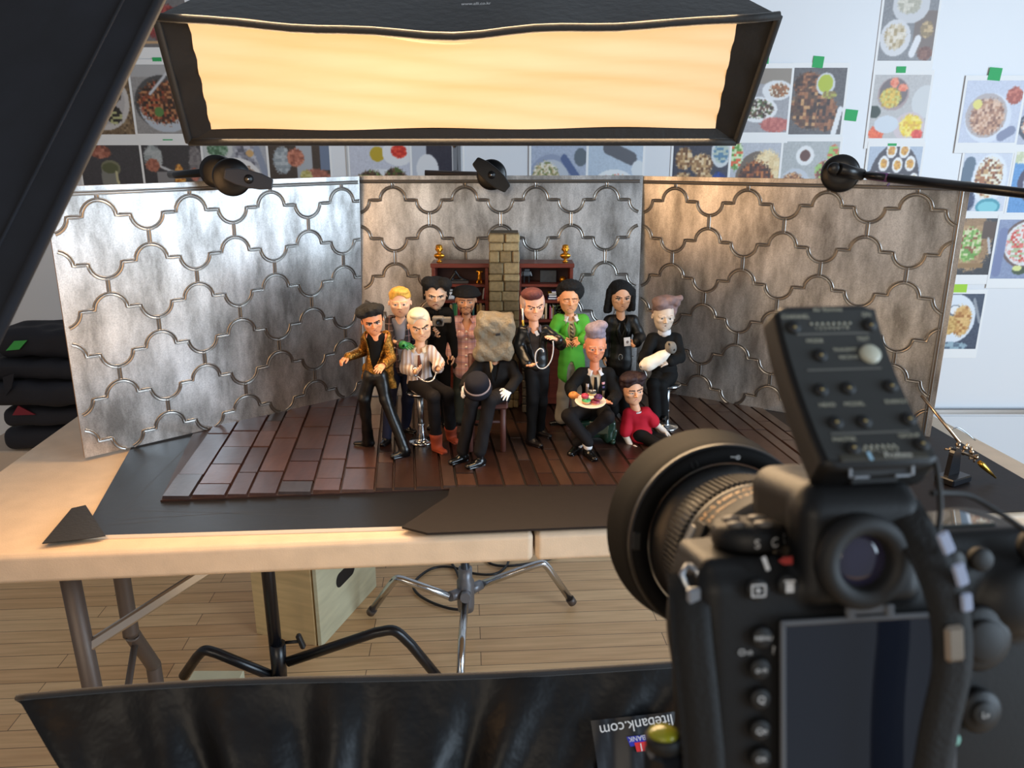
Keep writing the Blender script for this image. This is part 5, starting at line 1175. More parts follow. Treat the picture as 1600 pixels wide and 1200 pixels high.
# ------------------------------------------------------------------ wardrobe materials
def cloth(n, rgb, rough=.8, **k): return mat(n, rgb, rough, bump=(900, .2, .001), spec=.25, **k)
C = {}
C['black'] = cloth('black cloth', (8, 8, 9)); C['suit'] = cloth('brown black suiting', (16, 13, 13)); C['charcoal'] = cloth('charcoal trousers', (20, 17, 19))
C['leather'] = mat('black leather', (7, 7, 8), .3, bump=(160, .3, .001)); C['shiny'] = mat('glossy black trousers', (10, 9, 8), .34, bump=(70, .4, .002))
C['shoe'] = mat('black polished shoe', (14, 14, 15), .22); C['white'] = cloth('white shirt cloth', (226, 222, 222)); C['cream'] = cloth('cream shirt cloth', (214, 196, 168))
C['gold_seq'] = mat('gold sequins', (150, 108, 48), .28, .9, noise=(260, .75), bump=(420, .8, .002)); C['denim'] = cloth('navy denim', (26, 30, 52)); C['grey_tee'] = cloth('grey jersey', (142, 146, 160))
C['plaid_dark'] = stripes('dark plaid', (58, 44, 48), [('Z', .0115, .35, 0, (28, 24, 30), .8), ('X', .0115, .35, 0, (28, 24, 30), .8), ('Z', .0115, .1, .6, (150, 130, 130), .7), ('X', .0115, .1, .6, (140, 96, 96), .7)])
C['plaid_pink'] = stripes('pink plaid', (222, 176, 166), [('Z', .013, .4, 0, (196, 136, 120), .55), ('X', .013, .4, .2, (190, 128, 116), .55), ('Z', .013, .1, .65, (170, 130, 160), .7), ('X', .013, .1, .75, (150, 100, 96), .7)])
C['stripe_tan'] = stripes('striped tan jacket', (204, 196, 194), [('X', .0075, .42, 0, (168, 140, 116), .8), ('X', .0075, .12, .6, (130, 120, 150), .7)])
C['green'] = cloth('bright green felt', (86, 172, 58)); C['olive'] = cloth('dark olive trousers', (58, 62, 54)); C['greytr'] = cloth('pale grey brown trousers', (150, 140, 126)); C['red'] = cloth('red jersey', (186, 28, 48))
C['rust'] = mat('rust suede', (150, 62, 34), .75); C['btn'] = mat('pearl button', (236, 214, 196), .3); C['tie_brown'] = cloth('brown tie', (104, 66, 54)); C['tan'] = cloth('tan cloth', (200, 168, 120))
C['tie_stripe'] = stripes('striped tie', (74, 60, 46), [((.55, 0, .83), .0062, .45, 0, (176, 156, 116), .9)]); C['glove'] = mat('green rubber glove', (34, 120, 62), .35); C['wht_glove'] = mat('white glove', (226, 224, 226), .6)
HB = mat('black mohair', (10, 9, 10), .85, noise=(120, .3), bump=(260, .7, .003)); HBL = mat('blond hair', (222, 172, 74), .6, noise=(90, .25, (3, 3, 1)), bump=(150, .5, .002)); HW = mat('white blond hair', (222, 206, 178), .6, noise=(90, .1), bump=(150, .4, .002))
HR = mat('red brown hair', (92, 44, 42), .7, noise=(140, .25), bump=(300, .6, .002)); HG = mat('grey lilac hair', (146, 134, 146), .8, noise=(70, .2, (3, 3, 1)), bump=(120, .6, .003)); HGB = mat('grey brown hair', (126, 104, 102), .8, noise=(70, .25), bump=(120, .6, .003)); HDR = mat('dark maroon hair', (44, 20, 22), .7, bump=(160, .6, .003)); HT = mat('shaved grey side', (168, 142, 136), .8)
VD, VU = V3(0, 0, -1), V3(0, 0, 1); FR = V3(0, -1, 0)
def hd(d, q, tip, pn, th, L=.024, curl=.5, **k):
    w = d.J['wr'+q]; return dict(w=w, dv=W(tip[0], tip[1], d.Y0+tip[2])-w, pn=V3(*pn), th=V3(*th), L=L, curl=curl, **k)
jp = lambda d, *n: [d.J[x] for x in n]
ALLU = ('shL', 'shR', 'elL', 'elR', 'wrL', 'wrR', 'pelvis'); LEG = ('hipL', 'hipR', 'knL', 'knR', 'anL', 'anR')
def trousers(d, m, infl=.0022, **k): return d.sdf('trousers', m, .0012, jp(d, *LEG), .026, lambda S: (d.legs(S, infl, **k), S.cone(d.J['pelvis'], d.J['pelvis']+d.up*d.tl*.16, d.rc*.74, d.rc*.70, .004, fl=(d.fwd, d.FL+.04))), warp=(.0005, 190, 4))
def jacket(d, m, infl=.0042, hem=None, vee=None, name='jacket', arms='LR', r=(.0066, .0060, .0054), extra=None, short=None, warp=(.00055, 170, 2), h=.0011, neck=True):
    def fn(S):
        d.torso(S, infl)
        if not neck: pass
        if hem: S.cone(d.J['pelvis'], d.J['pelvis']-d.up*hem[0], d.rc*.86+infl, d.rc*.86+infl+hem[1], .006, fl=(d.fwd, d.FL+.06))
        if short is None: d.arms(S, infl*.75, r=r, which=arms)
        else:
            for q in 'LR': S.cone(d.J['sh'+q], d.J['sh'+q]+(d.J['el'+q]-d.J['sh'+q])*short, .0078+infl*.6, .0086+infl*.6, .003)
        S.ell(d.mid+d.up*.012, (.0105, .0105, .011), k=.002, sub=True)
        for q in arms if short is None else '': S.ell(d.J['wr'+q]+unit(d.J['wr'+q]-d.J['el'+q])*.0035, .0058, sub=True)
        if extra: extra(S)
        if vee: wedge(S, d, *vee)
    pts = jp(d, *ALLU)+([d.J['pelvis']-d.up*hem[0]] if hem else [])
    return d.sdf(name, m, h, pts, .03, fn, warp=warp)
def shirt(d, m, infl=.0012): return d.sdf('shirt', m, .0013, jp(d, 'shL', 'shR', 'pelvis'), .03, lambda S: (d.torso(S, infl, top=-.002), S.ell(d.mid+d.up*.013, (.0100, .0100, .010), k=.002, sub=True)))
# ================================================================= 1 gold jacket
d = Doll('doll striding in a gold sequin tailcoat with tall black boots, leftmost on the stage', 1.312, dict(shL=(574, 526), shR=(603, 526), pelvis=(586, 580), elL=(567, 549, .02), wrL=(545, 557, -.01), elR=(611, 560, -.005), wrR=(600, 570, -.03),
    hipL=(579, 587), hipR=(594, 587), knL=(569, 622, .0), anL=('a', 575, 686, 697), toeL=('f', 552, 696), knR=(603, 624, -.005), anR=('a', 632, 702, 712), toeR=('f', 620, 715)), (582, 501, 21.5, 14, 12, -8))
d.body((232, 156, 112), dict(wf=1.08, brow=(.04, -.01), browr=.048, dark_lid=True), [hd(d, 'L', (529, 566, -.02), (0, 0, -1), (0, -1, .3), curl=.55), hd(d, 'R', (588, 581, -.05), (-.2, .3, -1), (-1, 0, .2), curl=.25)])
d.hair(HB, [('e', (-.12, .15, .78), (.84, .85, .46)), ('e', (.35, -.1, .86), (.56, .6, .40)), ('e', (-.55, -.05, .74), (.50, .6, .34)), ('e', (-.05, -.25, .98), (.5, .5, .3)), ('e', (0, .35, .3), (.70, .60, .80)), ('c', (-.62, .0, .6), (-.62, -.05, -.1), .12, .07), ('c', (.66, .0, .6), (.66, -.05, -.1), .12, .07)], [((0, -.72, .05), (.52, .6, .56))], warp=(.0009, 260, 1))
shirt(d, C['black']); trousers(d, C['shiny'], r=(.0105, .0088, .0066))
def tails(S):
    for (a, b, r) in [((606, 570), (612, 604), .0100), ((600, 578), (604, 600), .006), ((571, 572), (569, 590), .006)]: S.cone(W(*a, d.Y0+.004), W(*b, d.Y0+.006), r*.8, r, .004, fl=(d.fwd, .35))
jacket(d, C['gold_seq'], extra=tails, vee=(.0165, .9, .02))
for q in 'LR': d.shoe(q, C['leather'], L=.031, w=.0078, boot=.97)
# ================================================================= 2 blond, green glove
d = Doll('blond doll in a dark plaid shirt reaching out a green gloved hand', 1.385, dict(shL=(610, 502), shR=(641, 502), pelvis=(627, 560), elL=(610, 533, -.02), wrL=(627, 538, -.065), elR=(648, 532, .02), wrR=(650, 556, .03),
    hipL=(617, 570), hipR=(636, 570), knL=(609, 628, -.01), anL=('a', 604, 682, 692), toeL=('f', 602, 694), knR=(637, 625, .01), anR=('a', 634, 666, 675), toeR=('f', 646, 677)), (625, 473, 22, 6, 2, 0))
d.body((240, 190, 156), dict(wf=1.10, browr=.032, brow=(.0, .01)), [hd(d, 'L', (649, 543, -.085), (0, .3, -1), (0, -.2, 1), curl=.3, tg=6, L=.027)], lip=(206, 120, 110), brow=(190, 140, 80), alt=(34, 120, 62), fn=lambda S: S.cone(d.J['wrL'], d.J['wrL']+unit(d.J['wrL']-d.J['elL'])*.001, .001, tg=0))
d.hair(HBL, [('e', (0, .12, .52), (.70, .86, .62)), ('e', (.02, -.2, .84), (.58, .58, .30))], [((0, -.80, .02), (.60, .62, .66)), ((0, .2, -1.), (1.2, 1.2, .75))], warp=(.0006, 300, 2))
shirt(d, C['grey_tee']); trousers(d, C['denim'])
jacket(d, C['plaid_dark'], hem=(.012, .002), vee=(.013, .95, -.2), r=(.0072, .0066, .0062)); d.buttons(C['btn'], [(-12, .62), (-11, .32), (-11, .05)], .0022, .0058)
S = d.grid([d.J['wrL'], d.J['elL']], .014, .001); u_ = unit(d.J['wrL']-d.J['elL']); S.cone(d.J['wrL']-u_*.004, d.J['wrL']+u_*.012, .0082, .0070); S.mesh('glove_cuff', C['glove'], d.t)
for q in 'LR': d.shoe(q, C['leather'], L=.027)
# ================================================================= 3 white haired, seated, handcuffed
d = Doll('white haired doll in a striped jacket sitting on the chrome stool beside the blond doll', 1.332, dict(shL=(638, 549), shR=(673, 549), pelvis=(656, 594), elL=(633, 575, -.01), wrL=(649, 581, -.04), elR=(685, 566, -.01), wrR=(684, 575, -.045),
    hipL=(648, 599), hipR=(667, 597), knL=(677, 620, -.055), anL=('a', 682, 690, 704), toeL=('f', 699, 711), knR=(699, 615, -.035), anR=('a', 705, 677, 688), toeR=('f', 719, 697)), (656, 508, 24.5, 12, 12, -6))
d.body((226, 176, 140), dict(wf=1.06, brow=(.08, -.03), browr=.05, jaw=1.2, mouth=(0, 1.3)), [hd(d, 'L', (664, 575, -.065), (0, -.5, .8), (-.5, 0, .8), curl=.5), hd(d, 'R', (694, 576, -.06), (-.3, -.4, .7), (0, 0, 1), curl=.8)], lip=(190, 120, 100), brow=(48, 36, 30))
d.hair(HW, [('e', (-.03, .16, .46), (.66, .82, .64)), ('e', (-.1, -.3, .86), (.42, .4, .22))], [((.03, -.86, -.12), (.60, .62, .92)), ((0, .2, -1.1), (1.2, 1.2, .75))])
shirt(d, C['white']); trousers(d, C['charcoal'], flare=.002)
jacket(d, C['stripe_tan'], hem=(.004, .001), vee=(.013, .95, .0), r=(.0076, .0070, .0066)); d.ribbon('tie', C['tie_brown'], [(0, .93), (1, .6), (0, .1)], [4, 6, 8.5, 5], .0022); d.collar(C['cream'])
for q in 'LR': d.shoe(q, C['rust'], L=.030, w=.008, boot=.16)
b = MB()
for q in 'LR':
    c = d.J['wr'+q]; u_ = unit(d.J['wr'+q]-d.J['el'+q]); b.lathe(c-u_*.001, u_, [(.0066, 0), (.0080, .0), (.0080, .003), (.0066, .003)], 18)
o = b.build('handcuff', M['chrome'], d.t)
b = MB(); P = smoothpath([d.J['wrL']+V3(.004, -.006, -.006), W(664, 596, 1.26), W(676, 594, 1.26), d.J['wrR']+V3(-.002, -.006, -.006)], 7)
for i in range(len(P)-1): b.ball((P[i]+P[i+1])/2, (.0022, .0014, .0012), 8, R=rotz(i*.8))
b.build('handcuff_chain', M['chrome'], d.t)
def bar_stool(label, seat, base, rs, rb):
    sc = W(*seat); bc = G(*base, z=ZS); sc = V3(bc[0], bc[1], sc[2]); t = thing('bar_stool', label, 'stool', bc, 'doll bar stools')
    b = MB(); b.lathe(bc, (0, 0, 1), [(0, 0), (rb, 0), (rb, .002), (rb*.9, .0038), (rb*.35, .006), (.010, .009), (.007, .020), (.006, .034)], 32); b.build('base', M['chrome'], t)
    b = MB(); b.tube([bc+V3(0, 0, .030), sc-V3(0, 0, .010)], .0060, 16); b.lathe(bc+V3(0, 0, .033), (0, 0, 1), [(.006, 0), (.0076, .002), (.006, .004)], 16); b.build('column', M['alu'], t)
    b = MB(); b.lathe(sc-V3(0, 0, .011), (0, 0, 1), [(0, 0), (rs*.9, 0), (rs, .003), (rs, .007), (rs*.95, .009), (0, .011)], 32); s_ = b.build('seat', C['leather'], t)
    b = MB(); b.lathe(sc-V3(0, 0, .0085), (0, 0, 1), [(rs*.98, 0), (rs+.0014, .0004), (rs+.0014, .0034), (rs*.98, .004)], 32); b.build('seat_rim', M['chrome'], s_)
bar_stool('chrome doll bar stool under the white haired doll', (655, 611, 1.345), (659, 690), .024, .024)
# ================================================================= 4 dark vampire-like doll with camera
d = Doll('pale doll with black widow peak hair, all in black, holding a grey camera', 1.44, dict(shL=(666, 489), shR=(700, 489), pelvis=(684, 560), elL=(664, 523, -.015), wrL=(677, 523, -.05), elR=(706, 525, 0), wrR=(708, 553, 0),
    hipL=(676, 568), hipR=(694, 568), knL=(676, 612), anL=('a', 676, 657, 667), toeL=('f', 674, 669), knR=(695, 612), anR=('a', 696, 657, 667), toeR=('f', 699, 669)), (681, 460, 22, 8, 8, 3))
d.body((226, 184, 152), dict(wf=1.14, brow=(.05, -.05), browr=.036, dark_lid=True, hollow=1, mouth=(-.02, 1.1)), [hd(d, 'L', (687, 512, -.06), (0, -.8, .3), (.6, 0, .5), curl=.9, L=.026), hd(d, 'R', (709, 565, -.005), (-1, 0, 0), (0, -1, 0), curl=.4)], lip=(150, 84, 76))
d.hair(HB, [('e', (0, .2, .58), (.84, .84, .66)), ('e', (-.48, -.1, .85), (.48, .6, .46)), ('e', (.5, -.1, .80), (.50, .6, .46)), ('c', (-.70, .1, .4), (-.72, .1, -.35), .18, .10), ('c', (.72, .1, .4), (.74, .1, -.3), .20, .10)], [((-.30, -.74, .10), (.36, .6, .62)), ((.30, -.74, .10), (.36, .6, .62)), ((0, -.8, -.15), (.5, .6, .5))])
trousers(d, C['black']); jacket(d, C['black'], infl=.0046, name='shirt', hem=(.006, .001), r=(.0072, .0068, .006)); d.collar(C['black'], gap=.5)
for q in 'LR': d.shoe(q, C['shoe'])
cc = W(687, 502, 1.375); t = thing('toy_camera', 'small grey camera with a round black lens held by the doll in black', 'camera', cc-V3(0, 0, .009)); M['cam_grey'] = mat('grey camera shell', (128, 122, 114), .35)
S = SDF(cc-V3(.02, .016, .014), cc+V3(.03, .02, .014), .0007); S.box(cc+V3(-.003, .003, 0), (.0105, .008, .0088), rd=.003); S.box(cc+V3(.012, .004, .002), (.009, .005, .0052), rd=.002, k=.001); S.mesh('body', M['cam_grey'], t)
b = MB(); b.lathe(cc+V3(.000, -.004, 0), (0, -1, 0), [(0, 0), (.0064, 0), (.0064, .0045), (.0046, .006), (.0046, .0035), (0, .003)], 20); b.build('lens', M['black_plastic'], t)
# ================================================================= 5 beanie, pink plaid
d = Doll('bearded doll in a black beanie and long pink plaid shirt', 1.45, dict(shL=(712, 503), shR=(747, 503), pelvis=(729, 562), elL=(705, 530, -.005), wrL=(701, 552, -.01), elR=(753, 532, .01), wrR=(756, 556, .01),
    hipL=(719, 570), hipR=(739, 570), knL=(717, 612), anL=('a', 717, 653, 664), toeL=('f', 712, 665), knR=(741, 612), anR=('a', 742, 653, 664), toeR=('f', 748, 665)), (728, 469, 21, 4, 4, 1))
d.body((214, 156, 118), dict(wf=1.06, brow=(.0, .0), browr=.035, hollow=1), [hd(d, 'L', (698, 566, -.015), (.6, 0, 0), (0, -1, 0), curl=.35), hd(d, 'R', (757, 568, .01), (-1, 0, 0), (0, -1, 0), curl=.4)], brow=(88, 62, 50), lip=(160, 92, 80), alt=(124, 84, 64),
    fn=lambda S: [S.ell(d.hc+d.hR@(V3(x, y, z)*d.hh), np.array(r)*d.hh, d.hR, .02*d.hh, 6) for x, y, z, r in [(0, -.46, -.86, (.22, .17, .17)), (-.34, -.32, -.62, (.14, .2, .26)), (.34, -.32, -.62, (.14, .2, .26)), (-.14, -.60, -.40, (.13, .09, .045)), (.14, -.60, -.40, (.13, .09, .045)), (-.36, -.5, -.40, (.12, .12, .14)), (.36, -.5, -.40, (.12, .12, .14))]])
d.hair(cloth('black knit', (20, 20, 22)), [('e', (0, .14, .62), (.90, .96, .46)), ('e', (.05, .10, .46), (.98, 1.0, .26))], [((0, .1, -.35), (.66, .78, .72))], name='beanie', warp=(.0004, 400, 3))
trousers(d, C['olive'], flare=.003); jacket(d, C['plaid_pink'], infl=.0052, name='shirt', hem=(.020, .003), r=(.0080, .0074, .0070), vee=(.008, .95, .72)); d.collar(C['plaid_pink'], gap=1.3, spread=1.35)
d.buttons(C['btn'], [(0, .80), (0, .60), (0, .38), (0, .16), (0, -.08), (-14, .78), (12, .72)], .0024, .0068)
S = d.grid([d.surf(-.011, .72), d.surf(.011, .72)], .014, .0009)
for u in (-.0115, .0115): S.ell(d.surf(u, .70, .0048), (.0078, .004, .0085), np.stack([d.right, -d.fwd, d.up], 1))
S.mesh('chest_pocket', C['plaid_pink'], d.t)
for q in 'LR': d.shoe(q, C['shoe'])
# ================================================================= 6 paper bag head
d = Doll('seated doll in a dark suit with a crumpled paper bag over its head', 1.338, dict(shL=(749, 570), shR=(798, 570), pelvis=(773, 613), elL=(731, 592, -.02), wrL=(726, 604, -.06), elR=(807, 591, -.01), wrR=(796, 609, -.035),
    hipL=(763, 615), hipR=(785, 615), knL=(738, 627, -.075), anL=('a', 723, 703, 720), toeL=('f', 710, 724), knR=(765, 626, -.08), anR=('a', 750, 705, 727), toeR=('f', 740, 730)), (772, 530, 17, 5, 5, 0, .004))
d.body((206, 150, 116), dict(wf=1.0), [hd(d, 'R', (781, 625, -.065), (-.3, .4, -.9), (-1, 0, .3), curl=.3, tg=6, L=.029, spread=.2), hd(d, 'L', (721, 615, -.075), (.6, .3, 0), (0, -1, 0), curl=.5, tg=6, L=.026)], alt=(228, 226, 228))
M['bagpaper'] = mat('crumpled kraft paper', (128, 117, 98), .85, noise=(40, .2), bump=(75, 1., .006))
P = lambda x, y, o=0: W(x, y, d.Y0+o)
def bagfn(S):
    R = d.hR@roty(.10); S.box(P(772, 525), (.0330, .024, .040), R, rd=.010); S.ell(P(756, 503), (.015, .020, .013), k=.012); S.ell(P(790, 506), (.014, .020, .014), k=.012); S.ell(P(787, 540), (.016, .022, .018), k=.012); S.ell(P(757, 547), (.016, .023, .018), k=.014); S.box(P(773, 552), (.029, .022, .008), rd=.006, k=.01)
    S.ell(P(741, 541), (.006, .03, .007), k=.006, sub=True); S.ell(P(805, 529), (.005, .03, .009), k=.006, sub=True)
d.sdf('paper_bag', M['bagpaper'], .0013, [P(742, 490), P(802, 564)], .036, bagfn, warp=(.0016, 130, 9))
b = MB(); b.box(P(778, 522, -.0270), (.0080, .008, .0042), R=roty(-.15)); b.build('eye_slit', M['black_fabric'], d.t)
trousers(d, C['charcoal'], r=(.0125, .0100, .0072), flare=.0015); jacket(d, C['suit'], hem=(.004, .001), r=(.0080, .0074, .0064), vee=(.006, .98, .45)); shirt(d, C['black'])
b = MB(); b.tube([P(766, 563, -.021), P(768, 574, -.0225), P(767, 582, -.0215)], [.0018, .0026, .0006], 8); b.build('tie', C['tan'], d.t)
for q in 'LR': d.shoe(q, C['shoe'], L=.033, w=.0088)
S = d.grid([d.J['anL']], .012, .0009); S.cone(d.J['anL']-V3(0, 0, .008), d.J['anL']+V3(0, 0, .004), .0068); S.mesh('sock', C['white'], d.t)
hc = W(746, 603, 1.243); HS = .86; ax = unit(V3(-.05, -.62, .80)); t = thing('hat', 'navy hat with a pale band held in the lap of the paper bag doll', 'hat', hc-V3(0, 0, .02)); M['hat'] = cloth('navy felt', (18, 19, 30))
b = MB(); b.lathe(hc, ax, [(HS*a, HS*c) for a, c in [(0, .026), (.012, .0255), (.020, .023), (.0235, .017), (.0244, .010), (.0248, .002), (.0250, 0)]], 36); b.build('crown', M['hat'], t)
b = MB(); b.lathe(hc, ax, [(HS*a, HS*c) for a, c in [(.0250, .0005), (.0262, .001), (.0262, .0050), (.0246, .0052)]], 36); b.build('hat_band', mat('pale hat band', (156, 138, 138), .5), t)
b = MB(); b.lathe(hc, ax, [(HS*a, HS*c) for a, c in [(.024, .0), (.027, -.003), (.0285, -.009), (.0278, -.0135), (.0265, -.009), (.023, -.002)]], 36); b.build('brim', M['hat'], t)
# wooden chair below
cw = mat('reddish brown chair wood', (92, 54, 46), .5, bump=(120, .2)); z0 = ZS; fr = G(786, 705, ZS); t = thing('doll_chair', 'brown wooden doll chair under the paper bag doll', 'chair', fr+V3(-.03, .03, 0))
sz = W(786, 631, fr[1])[2]; xs = [fr[0]-.060, fr[0]]; ys = [fr[1], fr[1]+.065]
for i, x in enumerate(xs):
    for j_, y in enumerate(ys):
        b = MB(); b.tube([(x, y, z0), (x, y+(.004 if j_ else 0), sz if j_ == 0 else sz+.075)], .0052, 12); b.build('leg', cw, t)
b = MB(); b.box(((xs[0]+xs[1])/2, (ys[0]+ys[1])/2, sz-.004), (.078, .082, .009), bev=.003); b.build('seat', cw, t)
for zz in (sz+.035, sz+.066):
    b = MB(); b.box(((xs[0]+xs[1])/2, ys[1]+.003, zz), (.062, .005, .012), bev=.0015); b.build('back_rail', cw, t)
for x in xs:
    b = MB(); b.tube([(x, ys[0], z0+.028), (x, ys[1], z0+.028)], .0032, 8); b.build('stretcher', cw, t)
b = MB(); b.tube([(xs[0], ys[1], z0+.034), (xs[1], ys[1], z0+.034)], .0032, 8); b.build('stretcher', cw, t)
# ================================================================= 7 leather jacket
d = Doll('red brown quiff doll in a black leather jacket holding a white cord loop', 1.352, dict(shL=(817, 518), shR=(853, 518), pelvis=(838, 570), elL=(811, 543, -.005), wrL=(823, 568, -.03), elR=(876, 538, -.01), wrR=(871, 531, -.04),
    hipL=(831, 578), hipR=(847, 578), knL=(832, 625, -.005), anL=('a', 830, 684, 694), toeL=('f', 848, 700), knR=(846, 627, .015), anR=('a', 844, 672, 680), toeR=('f', 864, 686)), (833, 477, 23.5, 12, 6, -4))
d.body((236, 176, 142), dict(wf=1.10, brow=(.07, -.04), browr=.042, jaw=1.1), [hd(d, 'L', (843, 574, -.045), (.2, -.3, .9), (-.2, -.6, .6), curl=.5), hd(d, 'R', (852, 523, -.055), (0, .2, -1), (-.2, 0, 1), curl=.35, L=.026)], lip=(206, 140, 120), brow=(70, 44, 38), alt=(176, 150, 142),
    fn=lambda S: [S.ell(d.hc+d.hR@(V3(x, .22, .18)*d.hh), np.array((.16, .62, .55))*d.hh, d.hR, .03*d.hh, 6) for x in (-.64, .64)])
d.hair(HR, [('e', (-.05, .02, .78), (.66, .80, .40)), ('e', (-.05, -.40, .86), (.56, .42, .36)), ('e', (.0, .5, .45), (.5, .4, .5))], [((0, -.85, .05), (.62, .52, .56))])
shirt(d, mat('dark grey shirt', (40, 35, 36), .7)); trousers(d, cloth('dark grey slacks', (15, 14, 16)))
jacket(d, C['leather'], infl=.0048, vee=(.011, .95, .05), r=(.0078, .0070, .0064)); d.collar(mat('grey shirt collar', (96, 90, 98), .6), gap=1.2)
b = MB(); b.box(d.surf(.004, .99, .002)+d.fwd*.003, (.006, .002, .009), R=roty(-.5)); b.build('collar_tip', C['white'], d.t)
for q in 'LR': d.shoe(q, mat('dark loafer', (24, 17, 17), .4), L=.031, w=.0076)
b = MB(); e0 = W(816.5, 482, 1.335); b.tube([e0, W(817, 500, 1.335)], .0016, 8, 0); b.tube([W(817, 500, 1.335), W(817.5, 509, 1.335)], .0019, 8, 1); b.build('earring', [mat('white earring', (226, 226, 222), .4), mat('yellow bead', (206, 170, 60), .4)], d.t)
P = smoothpath([W(x, y, 1.295) for x, y in [(864, 533), (864.5, 545), (862, 560), (856, 571), (848, 576), (840, 573), (836.5, 562), (837.5, 551), (843, 545), (848, 546), (849.5, 550)]], 8)
b = MB(); b.tube(P, .0010, 8); tag(b.build('cord_loop', mat('white cord', (222, 220, 220), .5)), 'thin white cord loop between the hands of the leather jacket doll', 'cord')
# ================================================================= 8 green blazer
d = Doll('smiling doll in a bright green blazer and striped tie with round black hair', 1.45, dict(shL=(873, 500), shR=(911, 500), pelvis=(893, 563), elL=(862, 523, -.005), wrL=(876, 532, -.04), elR=(917, 526, -.005), wrR=(910, 531, -.04),
    hipL=(884, 571), hipR=(901, 571), knL=(880, 616), anL=('a', 878, 652, 663), toeL=('f', 866, 664), knR=(902, 616), anR=('a', 904, 652, 663), toeR=('f', 910, 665)), (889, 467, 22, 8, 4, 0))
d.body((240, 170, 124), dict(wf=1.06, closed=True, brow=(-.02, .0), browr=.035, mouth=(0, 1.2)), [hd(d, 'L', (890, 537, -.055), (.2, .5, -.6), (0, .2, 1), curl=.5), hd(d, 'R', (897, 536, -.05), (-.2, .5, -.6), (0, .2, 1), curl=.5)], lip=(186, 106, 90), brow=(84, 52, 40))
d.hair(HB, [('e', (.12, .30, .50), (.92, .80, .84)), ('e', (.05, -.05, .92), (.70, .62, .34))], [((-.05, -.78, -.10), (.62, .66, .78)), ((0, -.5, -1), (1, 1, .6))], warp=(.0004, 420, 3))
shirt(d, C['cream']); trousers(d, C['greytr'], flare=.004, r=(.0112, .0096, .0080))
jacket(d, C['green'], infl=.0048, hem=(.026, .003), vee=(.0115, .97, .30), r=(.0080, .0076, .0068), extra=lambda S: S.ell(W(893, 592, d.Y0-.03), (.0085, .05, .032), k=.001, sub=True)); d.collar(C['white'], spread=1.4); d.ribbon('tie', C['tie_stripe'], [(0, .95), (.5, .7), (1.5, .38)], [5, 7, 8], .0026)
for sg in (-1, 1): d.ribbon('lapel', C['green'], [(sg*6, .98), (sg*12.5, .74), (sg*5.5, .40)], [4, 8.5, 3], .0050)
w0 = d.J['pelvis']; b = MB(); A = [d.surf(-.0035, -.02, .004), d.surf(.0035, -.02, .004)]
for q in 'LR': d.shoe(q, C['shoe'], L=.030)
# ================================================================= 9 seated with plate
d = Doll('seated doll with a tall grey lilac quiff holding a plate of small cakes', 1.362, dict(shL=(908, 584), shR=(951, 584), pelvis=(929, 633), elL=(892, 605, -.01), wrL=(893, 613, -.05), elR=(963, 617, -.01), wrR=(956, 627, -.055),
    hipL=(918, 641), hipR=(942, 641), knL=(889, 650, -.060), anL=('a', 919, 692, 712), toeL=('f', 925, 717), knR=(949, 652, -.065), anR=('a', 902, 692, 705), toeR=('f', 893, 711)), (930, 541, 24, 4, 6, 1))
d.body((232, 150, 112), dict(wf=1.02, brow=(-.05, .02), browr=.028, hollow=1, mouth=(0, .9)), [hd(d, 'L', (897, 622, -.065), (.3, -.6, .5), (.5, -.6, .3), curl=.9), hd(d, 'R', (942, 628, -.065), (0, -.3, .9), (-.2, -.8, .3), curl=.35)], lip=(186, 96, 84), brow=(176, 130, 110))
d.hair(HG, [('e', (0, .10, .85), (.60, .70, .40)), ('e', (-.08, -.05, 1.20), (.62, .60, .46)), ('e', (.20, -.05, 1.48), (.46, .5, .30)), ('e', (-.30, .0, 1.10), (.34, .5, .38)), ('e', (0, .22, .45), (.66, .60, .55)), ('e', (0, .34, .35), (.60, .52, .75))], [((0, -.85, .35), (.60, .5, .52))])
shirt(d, C['cream']); trousers(d, C['charcoal'], r=(.0125, .0105, .0075))
jacket(d, C['black'], infl=.0046, hem=(.003, .001), vee=(.0105, .97, .12), r=(.0082, .0078, .0066)); d.collar(C['white'], spread=1.4); d.ribbon('tie', C['black'], [(0, .96), (0, .6), (1, .22)], [5, 7.5, 9], .0028)
pt = [('white patch', (206, 200, 206), -15, .72, 5, .10), ('grey patch', (150, 130, 118), -15.5, .55, 5, .26), ('pink patch', (206, 150, 160), 14, .78, 6, .07), ('violet patch', (96, 86, 130), 14, .66, 5, .06), ('tan patch', (164, 140, 110), 14.5, .42, 5, .24)]
for n_, c_, u, v, w_, hv in pt: d.ribbon('cloth_patch', mat(n_, c_, .6), [(u, v+hv/2), (u, v-hv/2)], [w_, w_], .0052)
for q in 'LR': d.shoe(q, C['shoe'], L=.034, w=.0088); S = d.grid([d.J['an'+q]], .016, .0009); S.cone(d.J['an'+q]-V3(0, 0, .007), d.J['an'+q]+unit(d.J['kn'+q]-d.J['an'+q])*.010, .0078, .0084); S.mesh('sock', C['white'], d.t)
pc = W(922.5, 630, 1.275); t = thing('plate', 'white plate in the lap of the quiff doll', 'plate', pc-V3(0, 0, .001)); an = unit(V3(0, -.18, 1))
b = MB(); b.lathe(pc, an, [(0, 0), (.015, 0), (.0265, .0035), (.0272, .0048), (.0262, .0050), (.015, .0020), (0, .0018)], 40); b.build('dish', mat('white glazed china', (226, 206, 190), .25), t)
